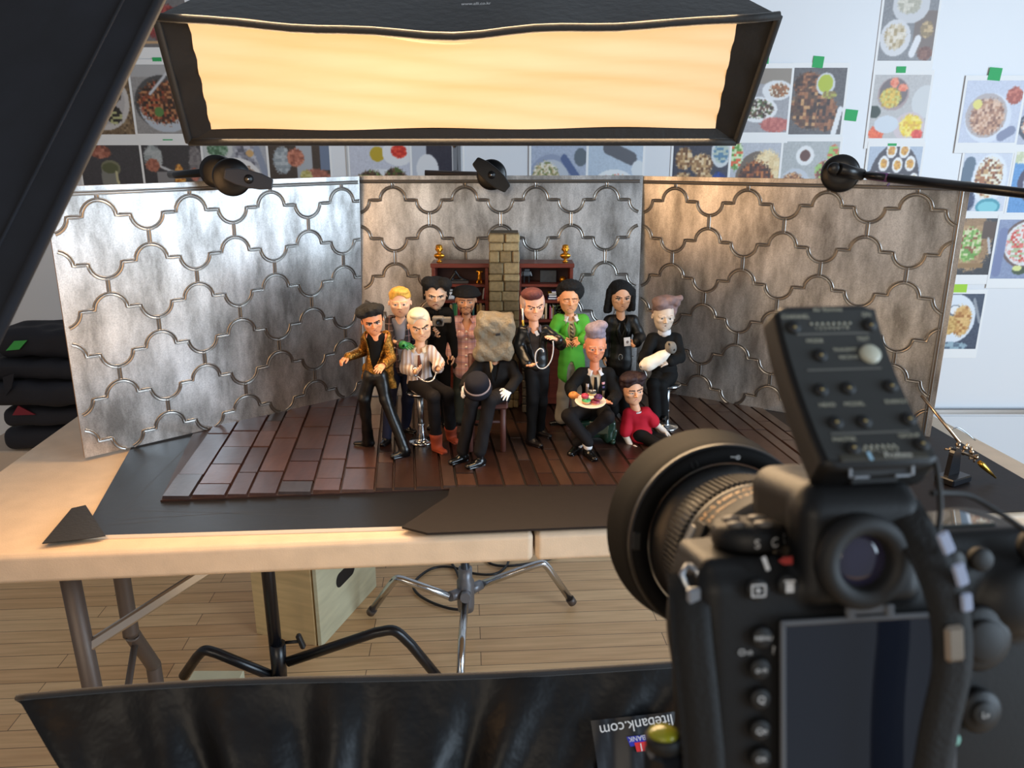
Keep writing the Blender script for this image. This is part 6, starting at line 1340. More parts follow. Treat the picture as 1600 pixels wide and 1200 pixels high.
def cake(label, px, py, r, base, top, dz=0., dots=None):
    c = W(px, py, 1.272)+V3(0, 0, dz); t = thing('cake', label, 'cake', c-V3(0, 0, r*.5), 'small cakes on the plate')
    b = MB(); b.lathe(c-V3(0, 0, r*.45), an, [(0, 0), (r*.9, 0), (r, r*.3), (r*.98, r*.6), (0, r*.62)], 20); b.build('base', mat('cake base', base, .7), t)
    b = MB(); b.lathe(c-V3(0, 0, r*.45), an, [(r*1.0, r*.55), (r*1.03, r*.7), (r*.8, r*.95), (r*.3, r*.98), (r*.2, r*.86), (0, r*.84)], 20); tp = b.build('icing', mat('icing', top, .35), t)
    if dots:
        b = MB(); rs = random.Random(px)
        for k in range(12): a = rs.uniform(0, 6.28); q = rs.uniform(.3, .85)*r; b.ball(c+V3(q*math.cos(a), q*math.sin(a), r*.46), r*.14, 6)
        b.build('sprinkle', mat('sprinkles', dots, .5), tp)
cake('green iced cake on the plate', 916, 626, .0078, (206, 160, 110), (70, 170, 100), 0, (150, 214, 160)); cake('pink and maroon iced cake at the front of the plate', 930, 628, .0082, (214, 150, 120), (140, 50, 70), 0, (206, 120, 130)); cake('dark violet iced cake at the right of the plate', 934.5, 621.5, .0074, (150, 80, 90), (90, 40, 96), .001)
cake('crimson iced cake at the back left of the plate', 914, 619.5, .0066, (170, 60, 70), (176, 50, 80), .001); cake('black and white striped cake lying on top of the pile', 925, 616.5, .0074, (214, 180, 120), (36, 34, 36), .004, (226, 224, 220))
c = W(896, 617.5, 1.290); S = SDF(c-.014, c+.014, .0008); S.ell(c, (.0088, .0088, .0066)); S.ell(c+V3(0, -.002, .006), (.003, .003, .003), k=.002, sub=True); o = S.mesh('bun', mat('orange bun', (216, 140, 70), .5, noise=(120, .2))); tag(o, 'orange bun in the left hand of the plate holding doll', 'cake')
t0 = G(925, 690, ZS); t0[1] = 1.375; t = thing('carved_stool', 'dark green glossy carved stool with clawed legs under the plate holding doll', 'stool', (W(930, 660, 1.375)[0], 1.375, ZS)); gm = mat('glossy dark green lacquer', (30, 52, 40), .15, bump=(60, .3, .003)); om = mat('olive cushion', (58, 58, 34), .7)
sx = ORG[t.name][0]; szz = W(930, 650, 1.375)[2]
S = SDF(V3(sx-.045, 1.335, ZS), V3(sx+.045, 1.42, szz+.01), .0014); S.box((sx, 1.375, szz-.010), (.036, .032, .010), rd=.006); S.ell((sx+.022, 1.352, szz-.030), (.012, .012, .016), k=.01); S.ell((sx-.022, 1.352, szz-.030), (.012, .012, .016), k=.01); S.box((sx, 1.375, szz-.026), (.030, .026, .010), rd=.006, k=.006); S.mesh('seat', gm, t)
b = MB(); b.box((sx, 1.346, szz-.016), (.046, .010, .020), bev=.003); b.build('front_apron', om, t)
for sx_ in (-1, 1):
    for sy_ in (-1, 1):
        p = V3(sx+sx_*.030, 1.375+sy_*.026, szz-.030); S = SDF(V3(p[0]-.02, p[1]-.02, ZS), V3(p[0]+.02, p[1]+.02, szz), .0012)
        S.cone(p, V3(p[0]+sx_*.004, p[1]+sy_*.002, ZS+.026), .0070, .0042, .003); S.cone(V3(p[0]+sx_*.004, p[1]+sy_*.002, ZS+.026), V3(p[0], p[1], ZS+.007), .0042, .0040, .003); S.ell((p[0], p[1]-.003, ZS+.005), (.006, .008, .005), k=.003); S.mesh('leg', gm, t)
# ================================================================= 10 long black hair
d = Doll('doll with long straight black hair in a black suit showing a white card', 1.50, dict(shL=(952, 501), shR=(989, 501), pelvis=(968, 562), elL=(945, 530), wrL=(944, 555, -.005), elR=(1000, 526, -.01), wrR=(995, 535, -.04),
    hipL=(959, 569), hipR=(976, 569), knL=(957, 605), anL=('a', 957, 640, 650), toeL=('f', 954, 651), knR=(976, 605), anR=('a', 977, 640, 650), toeR=('f', 981, 651)), (970, 464, 22, 5, 4, 0))
d.body((242, 184, 146), dict(wf=1.06, brow=(.04, -.01), browr=.035, dark_lid=True, hollow=1), [hd(d, 'R', (985, 541, -.05), (-.2, -.6, .3), (0, -.6, .8), curl=.5), hd(d, 'L', (943, 567, -.01), (1, 0, 0), (0, -1, 0), curl=.4)], lip=(186, 120, 100), brow=(34, 28, 26))
d.hair(HB, [('e', (0, .2, .45), (.80, .80, .74)), ('c', (-.72, .05, .4), (-.92, .0, -.98), .26, .20), ('c', (.72, .05, .4), (.84, .0, -.85), .26, .18), ('c', (-.6, .4, .2), (-.7, .4, -1.), .3, .3), ('c', (.6, .4, .2), (.7, .4, -.9), .3, .3), ('c', (0, .55, .2), (0, .5, -.9), .3, .3)], [((0, -.75, -.10), (.58, .72, .80)), ((0, -.5, -1.1), (.42, .8, .75))], warp=(.0005, 160, 6))
trousers(d, C['black'], flare=.003, r=(.0115, .0100, .0085)); jacket(d, mat('satin black jacket', (12, 12, 13), .45, bump=(300, .15)), infl=.0048, hem=(.008, .001), r=(.0080, .0072, .0064), vee=(.008, .97, .65)); shirt(d, C['black'], .002)
for sg in (-1, 1): d.ribbon('lapel', C['leather'], [(sg*5, .98), (sg*9, .75), (sg*3, .45)], [4, 8, 3], .0050)
for q in 'LR': d.shoe(q, C['shoe'])
b = MB(); b.tube([d.surf(-.001, .12, .006)+d.fwd*.001+d.right*(.004*math.cos(a))+d.up*.006*math.sin(a) for a in np.linspace(0, 2*PI, 17)], .0007, 6); b.build('belt_buckle', M['alu'], d.t)
t = thing('playing_card', 'small white card with a grey print held by the long haired doll', 'card', W(980, 541, 1.435)); R = roty(-.12)@rotx(.1); c = W(980, 534, 1.435)
b = MB(); b.box(c, (.0125, .0008, .0178), R=R, bev=.0003); b.build('card', mat('white card', (228, 224, 222), .4), t)
b = MB(); b.ball(c+V3(.0005, -.0004, 0), (.0028, .0004, .0034), 10); b.build('printed_mark', mat('grey print', (120, 112, 112), .6), t)
# ================================================================= 11 grey updo with wrapped figure
d = Doll('pale grey doll with a swept up grey brown hairdo and white collar cradling a bundle', 1.428, dict(shL=(1020, 529), shR=(1056, 529), pelvis=(1038, 579), elL=(1008, 555, -.02), wrL=(1004, 564, -.055), elR=(1062, 558, -.02), wrR=(1047, 565, -.070),
    hipL=(1030, 586), hipR=(1047, 586), knL=(1020, 600, -.055), anL=(1024, 652, -.045), toeL=(1020, 661, -.075), knR=(1033, 602, -.05), anR=(1037, 652, -.035), toeR=(1036, 661, -.065)), (1037, 494, 23.5, 4, 2, 2))
d.body((204, 186, 170), dict(wf=1.04, brow=(.03, .0), browr=.02, dark_lid=False, mouth=(0, .85)), [hd(d, 'L', (1008, 574, -.070), (.5, .3, 0), (0, -.6, .6), curl=.6), hd(d, 'R', (1029, 567, -.080), (0, .5, -.6), (0, -.2, 1), curl=.4, L=.026)], lip=(130, 96, 92), brow=(150, 130, 120), lid=(110, 96, 90))
d.hair(HGB, [('e', (-.02, .18, .55), (.66, .74, .60)), ('e', (-.32, -.10, .92), (.50, .60, .44)), ('e', (.16, -.05, 1.08), (.58, .5, .36)), ('e', (.62, -.05, 1.0), (.30, .40, .36)), ('e', (.55, .1, .62), (.26, .4, .4)), ('c', (.2, -.3, 1.28), (.85, -.2, 1.28), .16, .20), ('e', (0, .30, .25), (.68, .56, .70)), ('e', (.52, .05, .35), (.22, .4, .45))], [((-.05, -.80, -.05), (.58, .62, .66))], warp=(.0007, 200, 5))
trousers(d, C['black'], r=(.0112, .0095, .0072)); jacket(d, C['black'], infl=.0046, name='robe', hem=(.010, .002), r=(.0080, .0076, .0064))
b = MB(); b.lathe(d.mid+d.up*.008, d.up, [(.0118, 0), (.0126, .001), (.0120, .010), (.0108, .010), (.0108, 0)], 28); b.build('clerical_collar', C['white'], d.t)
d.ribbon('shirt_front', C['tan'], [(7, .84), (5, .6), (2, .42)], [3, 7.5, 1.5], .0050)
for q in 'R': b = MB(); u_ = unit(d.J['wrR']-d.J['elR']); b.lathe(d.J['wrR']-u_*.004, u_, [(.0052, 0), (.0082, 0), (.0080, .006), (.0054, .006)], 18); b.build('shirt_cuff', C['white'], d.t)
for q in 'LR': d.shoe(q, C['shoe'])
t = thing('wrapped_doll', 'white wrapped figure with a grey stitched head in the arms of the pale doll', 'toy', W(1018, 578, 1.345)); yy = 1.352
S = SDF(W(995, 582, yy)-V3(.01, .03, .01), W(1060, 535, yy)+V3(.01, .03, .01), .0011)
S.cone(W(1013, 569, yy), W(1034, 557, yy+.005), .0130, .0105); S.cone(W(1034, 557, yy+.005), W(1042, 551, yy+.008), .0090, .0070, .004); S.cone(W(1013, 569, yy), W(1005, 571, yy), .0110, .0080, .004); S.warp(.0004, 240, 2); S.mesh('body', mat('white wrapping', (232, 222, 208), .8, bump=(300, .3)), t)
hd_ = W(1048, 543, yy+.006); S = SDF(hd_-.018, hd_+.018, .0009); S.ell(hd_, (.0108, .0105, .0118), roty(-.4)); S.warp(.0003, 300, 3); S.mesh('head', mat('grey sackcloth', (120, 116, 110), .85, bump=(500, .4)), t)
for (px, py) in [(1045.5, 537.5), (1053.5, 546.5)]: b = MB(); b.ball(W(px, py, yy-.0025), .0020, 10); b.build('eye', M['black_plastic'], t)
b = MB(); b.ball(W(1001.5, 573, yy-.006), .0024, 10); b.build('foot_pad', mat('grey pad', (110, 100, 92), .8), t)
bar_stool('chrome doll bar stool under the pale grey doll', (1040, 596, 1.44), (1039, 667), .025, .026)
# ================================================================= 12 red shirt, seated on the floor
d = Doll('doll with dark maroon hair in a red T-shirt sitting on the stage floor', 1.362, dict(shL=(982, 647), shR=(1010, 645), pelvis=(1001, 676), elL=(977, 679, -.005), wrL=(986, 698, -.015), elR=(1023, 661, .0), wrR=(1036, 672, .0),
    hipL=(1000, 679, -.008), hipR=(1010, 679, .008), knL=(1050, 707, -.05), anL=(1104, 703, -.04), toeL=(1130, 690, -.04), knR=(1060, 698, -.035), anR=(1122, 694, -.015), toeR=(1140, 680, -.015)), (988, 609, 23.5, 14, 2, -5))
d.body((236, 176, 138), dict(wf=1.06, brow=(.02, .0), browr=.038, jaw=1.15, gaze=(.03, .02)), [hd(d, 'L', (994, 709, -.03), (1, 0, 0), (0, -1, .2), curl=.3, tg=6), hd(d, 'R', (1048, 680, 0), (0, 0, -1), (0, -1, 0), curl=.3, tg=6)], lip=(196, 104, 110), brow=(44, 26, 24), alt=(222, 208, 194),
    fn=lambda S: d.arms(S, .0002, 6))
d.hair(HDR, [('e', (.05, .16, .60), (.80, .86, .66)), ('e', (-.30, -.25, .95), (.55, .5, .30)), ('e', (.42, -.2, .92), (.48, .5, .30)), ('c', (-.66, .0, .5), (-.68, -.02, -.15), .16, .08), ('e', (-.2, .45, .1), (.6, .5, .7))], [((.03, -.78, .0), (.58, .62, .64)), ((0, -.4, -1), (.8, 1, .7))], warp=(.0007, 240, 8))
trousers(d, C['black'], r=(.0090, .0082, .0060)); jacket(d, C['red'], infl=.0050, name='t_shirt', hem=(.004, .002), short=.85)
b = MB(); n_ = d.mid+d.up*.003; b.lathe(n_, d.up, [(.0112, 0), (.0124, .0008), (.0120, .003), (.0108, .003)], 24); b.build('neckline', C['white'], d.t)
for q, z_ in (('L', 1), ('R', 1)):
    a_ = d.J['an'+q]; S = d.grid([a_, a_+V3(.02, 0, .02)], .018, .001); S.cone(a_, a_+V3(.006, 0, .004), .0080, .0075); S.cone(a_+V3(.008, 0, .0), a_+V3(.010, 0, .018), .0078, .0055, .003); S.mesh('shoe', C['shoe'], d.t)
# ================================================================= THE CAMERA ON ITS TRIPOD
E0 = D(1355, 880, .30); cf = unit(ray(680, 530)); cr = unit(np.cross(cf, V3(0, 0, 1))); cu = np.cross(cr, cf); CR = np.stack([cr, cu, cf], 1)
X = lambda x, y, z: E0+CR@(V3(x, y, z)*.001)
mm = lambda *a: np.array(a)*.001
M['dslr'] = mat('black camera shell', (13, 13, 14), .5, bump=(900, .2, .0006), spec=.35); M['rubber'] = mat('black rubber', (11, 11, 12), .65); M['hood'] = mat('matte lens hood', (10, 9, 9), .7, spec=.1)
M['barrel'] = mat('lens barrel', (17, 16, 16), .38); M['mark'] = mat('white camera marking', (190, 190, 190), .5); M['goldmark'] = mat('gold lens lettering', (226, 160, 70), .4)
t = thing('camera', 'large black digital camera with round lens hood on a tripod at lower right', 'camera', X(0, -102, 25)); cam_t = t
S = SDF(X(-80, -95, -20), X(-80, -95, -20), .0012); cs = [X(x, y, z) for x in (-76, 92) for y in (-108, 38) for z in (-10, 74)]; cs = np.array(cs); S = SDF(cs.min(0), cs.max(0), .0012)
S.box(X(9, -52, 25), mm(75, 50, 22), CR, rd=.009); S.box(X(55, -4, 30), mm(31, 11, 19), CR, rd=.007, k=.006); S.box(X(0, 12, 28), mm(25, 19, 26), CR, rd=.009, k=.004); S.box(X(-1, 14, 52), mm(19, 15, 18), CR, rd=.010, k=.006)
S.box(X(-1, 4, 8), mm(25, 22, 9), CR, rd=.007, k=.003); S.cone(X(72, -70, 44), X(72, -8, 50), .017, .015, .008); S.ell(X(66, -20, 3), mm(17, 14, 7), CR, k=.004); S.cyl(X(0, -31, 40), X(0, -31, 53), .036, rd=.002, k=.003)
S.box(X(-46, -3, 26), mm(17, 5, 18), CR, rd=.004, k=.004); S.ell(X(-40, -36, 46), mm(26, 34, 10), CR, k=.008)
S.mesh('body', M['dslr'], t)
def disc(name, x, y, z, r, h, m, parent=None, ax=(0, 0, -1), dome=.3):
    b = MB(); b.lathe(X(x, y, z), CR@V3(*ax), [(0, 0), (r*.001, 0), (r*.001, h*.0007), (r*.00085, h*.001), (0, h*.001*(1-dome*.2))], 24); return b.build(name, m, parent or cam_t)
def label(name, s, x, y, z, size, m=None, parent=None, ang=0., N=(0, 0, -1)):
    xd = CR@V3(math.cos(ang), math.sin(ang), 0); yd = CR@V3(-math.sin(ang), math.cos(ang), 0)
    v, f = text_mesh(s, size*.001, (xd, yd, CR@V3(*N), X(x, y, z)), None, None, None); b = MB(); b.add(v, f); return b.build(name, m or M['mark'], parent or cam_t)
# eyepiece
b = MB(); b.lathe(X(-4.5, 2.3, 0), -cf, [(.0165, 0), (.0185, .002), (.0185, .006), (.0165, .009), (.0115, .0085), (.0105, .006), (.0098, .003)], 40); ey = b.build('eyepiece', M['rubber'], t)
b = MB(); b.lathe(X(-4.5, 2.3, -3), -cf, [(.0108, 0), (.0085, .0012), (.005, .0018), (0, .002)], 32); b.build('eyepiece_glass', mat('coated glass', (40, 38, 60), .06, spec=.8, coat=1), ey)
disc('diopter_knob', -17, 9, -5, 3.6, 2.5, M['rubber'])
# screen with clear cover
b = MB(); b.box(X(.5, -56, 1.2), mm(70, 68, 4), CR, bev=.001); sc_ = b.build('screen', mat('dark glossy screen cover', (22, 26, 36), .07, spec=.7, coat=.6), t)
cov = mat('clear cover rim', (86, 88, 92), .25)
b = MB()
for (cx_, cy_, w_, h_) in [(.5, -21.5, 73, 2.2), (-35, -56, 2.2, 70), (36, -56, 2.2, 70), (.5, -91, 73, 2.2)]: b.box(X(cx_, cy_, -1.2), mm(w_, h_, 1.6), CR, bev=.0005)
for x in (-7.5, 8.5): b.box(X(x, -18.8, -1.4), mm(3.6, 5, 1.8), CR, bev=.0006)
b.box(X(.5, -18.2, -1), mm(20, 3.2, 1.2), CR, bev=.0004); b.build('screen_rim', cov, sc_)
# rear buttons
for (nm, x, y, r, tx, sz) in [('playback_button', -44, -8.5, 4.4, '', 0), ('delete_button', -31.5, -7.5, 4.4, '', 0), ('menu_button', -42, -27.5, 4.3, 'MENU', 2.6), ('retouch_button', -43, -40, 4.3, 'o-n', 3.4), ('zoom_in_button', -43, -52, 4.3, 'Q', 4), ('zoom_out_button', -43, -64.5, 4.3, 'Qe', 3.6), ('ok_button', -43, -76, 4.3, 'OK', 3)]:
    o = disc(nm, x, y, 3.2, r, 3.0, M['rubber'])
    if tx: label('lettering', tx, x, y, .05, sz, parent=o)
    elif nm[0] == 'p':
        b = MB()
        for (a, c, w_, h_) in [(0, 2.2, 5.4, .6), (0, -2.2, 5.4, .6), (-2.6, 0, .6, 4.6), (2.6, 0, .6, 4.6)]: b.box(X(x+a, y+c, 0), mm(w_, h_, .2), CR)
        b.add([X(x-.8, y+1.2, 0), X(x-.8, y-1.2, 0), X(x+1.2, y, 0)], [(0, 1, 2)]); b.build('icon', M['mark'], o)
    else:
        b = MB(); b.box(X(x, y-.5, 0), mm(3.2, 3.8, .2), CR); b.box(X(x, y+2.1, 0), mm(4.4, .7, .2), CR); b.build('icon', M['mark'], o)
label('lettering', '?', -37.2, -33.5, 2.2, 4.5); label('lettering', 'O-n', -48.5, -33.5, 2.2, 3.5)
b = MB(); b.box(X(-40, 1.2, 2.6), mm(1.6, 5.6, .5), CR@rotz(.35)); b.build('white_index_mark', M['mark'], t)
b = MB(); b.prism([X(-35, 2, 2.6), X(-32.8, 3.4, 2.6), X(-29.4, 3.4, 2.6), X(-29.4, .5, 2.6), X(-32.8, .5, 2.6)], -cf*.0005); b.build('red_mark', mat('red camera mark', (150, 40, 34), .5), t)
# drive dial with buttons
dc = X(-38, 3, 25); b = MB(); b.lathe(dc, cu, [(.0142, 0), (.0148, .001), (.0148, .0062), (.0140, .0072), (.0136, .0086), (0, .0090)], 40); dd = b.build('mode_dial', M['dslr'], t)
for (a, c) in [(-6.5, -4.5), (4.5, -5.5), (-5, 5), (6, 4.5)]:
    b = MB(); b.lathe(dc+CR@mm(a, 8.8, c), cu, [(0, 0), (.0040, 0), (.0038, .0014), (0, .0018)], 20); b.build('dial_button', mat('grey dial button', (96, 92, 88), .35), dd)
for i, s_ in enumerate(['S', 'C', 'C']):
    a = math.radians(-62+26*i); d_ = V3(math.sin(a)*-1, 0, -math.cos(a)); d_ = V3(math.sin(math.radians(-8+30*i)), 0, -math.cos(math.radians(-8+30*i)))
    N = CR@d_; xd = unit(np.cross(cu, -N)); xd = xd if np.dot(xd, cr) > 0 else -xd
    v, f = text_mesh(s_, .0052, (xd, cu, N, dc+CR@(V3(d_[0]*14.9, 3.6, d_[2]*14.9)*.001)), None, None, None); b = MB(); b.add(v, f); b.build('lettering', M['mark'], dd)
# right side controls
disc('focus_button', 47.5, -1, 2, 4.8, 4, M['rubber']); disc('meter_dial', 36, -2, 2, 5.5, 3, M['dslr']); o = disc('selector_ring', 47.5, -33, 2.5, 13.5, 4, M['dslr']); disc('selector_pad', 47.5, -33, -1.2, 8.5, 3, M['rubber'], o)
o = disc('live_view_switch', 48, -63, 2.5, 9, 4, M['dslr']); disc('live_view_button', 48, -63, -1, 5, 2, M['rubber'], o); label('lettering', 'Lv', 48, -63, -3.4, 3.5, parent=o); label('lettering', 'L', 33.5, -20.5, 2, 4)
b = MB(); b.lathe(X(38, -75, 2.5), -cf, [(0, 0), (.003, 0), (.003, .001), (0, .0014)], 16); b.build('sensor_window', mat('pale green window', (130, 180, 165), .2), t)
b = MB(); b.box(X(52, 7.6, 31), mm(34, 1.4, 24), CR, bev=.0006); b.build('top_display', mat('glossy top display', (60, 66, 66), .05, spec=.8, coat=1), t)
disc('command_dial', 74, 2, 6, 7, 5, M['rubber'])
b = MB(); b.box(X(6, 31.5, 14), mm(20, 3, 18), CR, bev=.0006); b.build('hot_shoe', M['dslr'], t)
# lens
L0 = X(0, -31, 0)
def lat(name, prof, m, parent=t, n=64): b = MB(); b.lathe(L0, cf, [(r*.001, z*.001) for r, z in prof], n); return b.build(name, m, parent)
ln_ = lat('lens', [(33, 50), (35, 52), (36.5, 58), (37, 64), (40, 69), (42, 74), (42.4, 75), (42.4, 100), (43, 101), (43, 104), (42.6, 105), (42.6, 129), (43.4, 130), (44, 136), (46, 140), (46, 152), (44, 156), (0, 157)], M['barrel'])
b = MB()
for k in range(96):
    a = 2*PI*k/96; d_ = cr*math.cos(a)+cu*math.sin(a); R = np.stack([d_, np.cross(cf, d_), cf], 1); b.box(L0+cf*.117+d_*.0432, mm(1.8, 1.7, 22), R, bev=.0003)
b.build('focus_ring', M['rubber'], ln_)
def wrap(s_, size, ang, z, r, m, name):
    v, f = text_mesh(s_, size, (V3(1, 0, 0), V3(0, 1, 0), V3(0, 0, 1), V3(0, 0, 0)), None, None, None); out = []
    for x, y, _ in v:
        a = ang-x/r; out.append(L0+cf*(z+y)+(cr*math.cos(a)+cu*math.sin(a))*(r+.0003))
    b = MB(); b.add(out, f); b.build(name, m, ln_)
wrap('AF-S NIKKOR', .0062, math.radians(118), .0955, .0424, M['goldmark'], 'lettering'); wrap('24-70mm 1:2.8', .0048, math.radians(120), .0875, .0424, M['goldmark'], 'lettering')
for (a0, z0, w_, h_, m_) in [(157, .088, 12, 24, M['rubber']), (152, .094, 7, 9, mat('grey switch', (120, 120, 118), .4)), (168, .088, 6, 8, mat('dark switch', (60, 60, 60), .4))]:
    a = math.radians(a0); d_ = cr*math.cos(a)+cu*math.sin(a); R = np.stack([d_, np.cross(cf, d_), cf], 1); b = MB(); b.box(L0+cf*z0+d_*.0428, mm(2.2 if m_ is M['rubber'] else 4, h_, w_), R, bev=.0006); b.build('lens_switch', m_, ln_)
hood = lat('lens_hood', [(46.5, 150), (47, 146), (54.5, 145.5), (56, 147), (57.2, 152), (62.5, 184), (61, 184.6), (54.5, 152), (48, 151)], M['hood'], t, 96)
lat('hood_ring', [(56.2, 147.4), (57.0, 148), (57.6, 151.6), (57.2, 152.4)], M['barrel'], hood, 96)
for (s_, a0, sz) in [('--o', 84, 5), ('( )', 112, 5)]:
    a = math.radians(a0); d_ = cr*math.cos(a)+cu*math.sin(a); xd = np.cross(d_, -cf); xd = xd if np.dot(xd, cr) > 0 else -xd
    v, f = text_mesh(s_, sz*.001, (xd, d_, -cf, L0+cf*.1454+d_*.0508), None, None, None); b = MB(); b.add(v, f); b.build('hood_marking', M['mark'] if a0 < 100 else M['barrel'], hood)
a = math.radians(176); d_ = cr*math.cos(a)+cu*math.sin(a); R = np.stack([d_, np.cross(cf, d_), cf], 1); b = MB(); b.box(L0+cf*.147+d_*.0535, mm(5, 11, 4), R, bev=.001); b.build('hood_latch', M['rubber'], hood)
# strap
def ribbon3(name, pts, wdir, w, m, parent, th=.0016):
    P = smoothpath([X(*p) for p in pts], 8); b = MB(); wd = CR@unit(V3(*wdir)); T = np.gradient(P, axis=0); A = np.zeros((len(P), 8, 3))
    for i in range(len(P)):
        tn = unit(T[i]); a = unit(wd-tn*np.dot(wd, tn)); n_ = np.cross(tn, a)
        for j, (e, g) in enumerate([(-.5, -.5), (0, -.5), (.5, -.5), (.5, .5), (.25, .6), (0, .6), (-.5, .5), (-.5, -.5)]): A[i, j] = P[i]+a*e*w+n_*g*th
    b.grid(A); return b.build(name, m, parent)
sm = mat('black woven strap', (9, 9, 10), .8, bump=(500, .3))
s1 = ribbon3('strap', [(-67, -6, 16), (-69, -14, 8), (-70, -28, 2), (-69, -55, -3), (-68, -80, -4), (-70, -130, 2)], (1, 0, -.25), .0155, sm, t)
b = MB(); b.tube([X(-67, -1.5, 15), X(-63.5, -4, 13), X(-64, -10, 11), X(-68, -11, 11), X(-70, -5, 14), X(-67, -1.5, 15)], .0012, 8); b.box(X(-67, -12, 8), mm(6, 7, 3), CR, bev=.001); b.build('strap_lug', M['alu'], s1)
s2 = ribbon3('strap', [(16, 22, 4), (17, 10, -8), (19, -4, -17), (21.5, -18, -19), (22, -36, -19), (19, -58, -17), (17, -80, -15), (14, -126, -10)], (1, .15, -.1), .0145, sm, t)
b = MB(); b.box(X(21.5, -25, -21), mm(7.5, 14, 3), CR@rotz(.05), bev=.0014); b.build('strap_clasp', mat('brushed clasp', (170, 156, 140), .3, .9), s2)
b = MB(); b.box(X(22, 11, -15), mm(5, 9, 2), CR@rotz(.42), bev=.0008); b.box(X(25, 0, -19), mm(5, 9, 2), CR@rotz(.3), bev=.0008); b.box(X(26.5, -10, -20.5), mm(4.5, 7, 2), CR@rotz(.1), bev=.0008); b.build('strap_buckle', mat('pale buckle plastic', (150, 160, 184), .25), s2)
# ---------------------------------------------------------------- radio trigger on top
t = thing('flash_trigger', 'black radio flash trigger with rows of buttons on top of the camera', 'remote', X(6, 33, 14)); rt = t
pf = smoothpath([V3(6, 41, 0), V3(6, 50, 9), V3(6, 68, 24), V3(6, 86, 36), V3(6, 100, 43)], 10)
TT = np.gradient(pf, axis=0); TT /= np.linalg.norm(TT, axis=1)[:, None]; NN = np.stack([0*TT[:, 0], TT[:, 2], -TT[:, 1]], 1)   # towards the viewer
W_, TK = 24.5, 17.
def face(f, tp, up=0.):
    """f 0..1 across, tp 0..1 from the top edge down"""
    s_ = (1-tp)*(len(pf)-1); i = int(np.clip(math.floor(s_), 0, len(pf)-2)); q = s_-i; p = pf[i]*(1-q)+pf[i+1]*q; n_ = unit(NN[i]*(1-q)+NN[i+1]*q); tn = unit(TT[i]*(1-q)+TT[i+1]*q)
    return X(*(p+V3((f-.5)*2*(W_-4.5), 0, 0)+n_*up)), CR@n_, CR@tn
b = MB(); ring = []
for (sx, sy) in [(1, 1), (-1, 1), (-1, -1), (1, -1)]:
    for q in range(5):
        a = {(1, 1): 0, (-1, 1): 90, (-1, -1): 180, (1, -1): 270}[(sx, sy)]+q*22.5; ring.append((sx*(W_-4)+4*math.cos(math.radians(a)), sy*(TK/2-4)+4*math.sin(math.radians(a))))
A = np.zeros((len(pf)+4, len(ring)+1, 3)); idxs = [0, 0]+list(range(len(pf)))+[len(pf)-1]*2; scs = [.0, .86]+[1]*len(pf)+[.86, .0]; sh = [-2.5, -2.5]+[0]*len(pf)+[2.5, 2.5]
for i, (k, sc2, s_) in enumerate(zip(idxs, scs, sh)):
    for j, (a, c) in enumerate(ring+[ring[0]]): A[i, j] = X(*(pf[k]+TT[k]*s_+V3(a*sc2*(1-.04*k/len(pf)), 0, 0)+NN[k]*(c*max(sc2, .0)-TK/2)))
b.grid(A); b.build('body', M['dslr'], t)
# recessed front plate
b = MB(); A = np.zeros((24, 2, 3))
for i in range(24):
    for j in range(2): A[i, j] = face(j*1.10-.05, -.0+i/23*1., .35)[0]
b.grid(A[::-1]); b.build('face_plate', mat('dark grey face plate', (42, 43, 42), .5), t)
def rtext(s_, f, tp, size, m=None, nm='lettering'):
    p, n_, tn = face(f, tp, .7); xd = np.cross(tn, n_); xd = xd if np.dot(xd, cr) > 0 else -xd
    v, fc = text_mesh(s_, size*.001, (xd, tn, n_, p), None, None, None); return v, fc
RM = mat('grey trigger lettering', (170, 168, 150), .5); b = MB()
for (s_, f, tp, sz) in [('CHANNEL', .12, .055, 2.7), ('ON', .93, .05, 2.7), ('MODE', .27, .245, 2.7), ('TEST', .82, .24, 2.7), ('TRANSMIT', .58, .305, 2.3), ('RECEIVE', .59, .35, 2.3), ('HEAD', .17, .60, 2.7), ('MODEL', .46, .60, 2.7), ('ENERGY', .92, .595, 2.7), ('MASTER', .20, .80, 2.7), ('GROUP', .88, .79, 2.7), ('1 2 3 4 5 6 7 8', .50, .15, 2.6), ('A B C D E F', .52, .915, 3.)]:
    v, fc = rtext(s_, f, tp, sz); b = MB(); b.add(v, fc); b.build('lettering', RM, t)
b = MB()
for k in range(8):
    p, n_, tn = face(.28+.063*k, .115, .6); b.lathe(p, n_, [(0, .0001), (.0006, .0001), (.0006, 0)], 8)
b.build('indicator_lights', RM, t); b = MB()
for k in range(6):
    p, n_, tn = face(.38+.058*k, .875, .6); b.lathe(p, n_, [(0, .0001), (.0006, .0001), (.0006, 0)], 8)
b.build('indicator_lights', RM, t)
b = MB()
for tp in (.195, .415, .755):
    p, n_, tn = face(.5, tp, .55); R = np.stack([cr, tn, n_], 1); b.box(p, mm(33, .7, .3), R)
b.build('divider_line', mat('grey divider', (96, 96, 92), .5), t)
for (f, tp) in [(.07, .14), (.94, .135), (.28, .335), (.16, .525), (.46, .52), (.93, .515), (.18, .69), (.48, .69), (.96, .685), (.24, .89), (.96, .875)]:
    p, n_, tn = face(f, tp, .3); b = MB(); b.lathe(p, n_, [(.0032, 0), (.0031, .001), (.0024, .0016), (0, .0018)], 20); o = b.build('button', M['rubber'], t)
    b = MB(); b.ball(p+n_*.0016-tn*.0004, mm(.8, .8, .5), 8); b.build('button_glint', mat('amber glint', (170, 150, 90), .3), o)  # painted highlight on each button, a coloured bead that gives no light
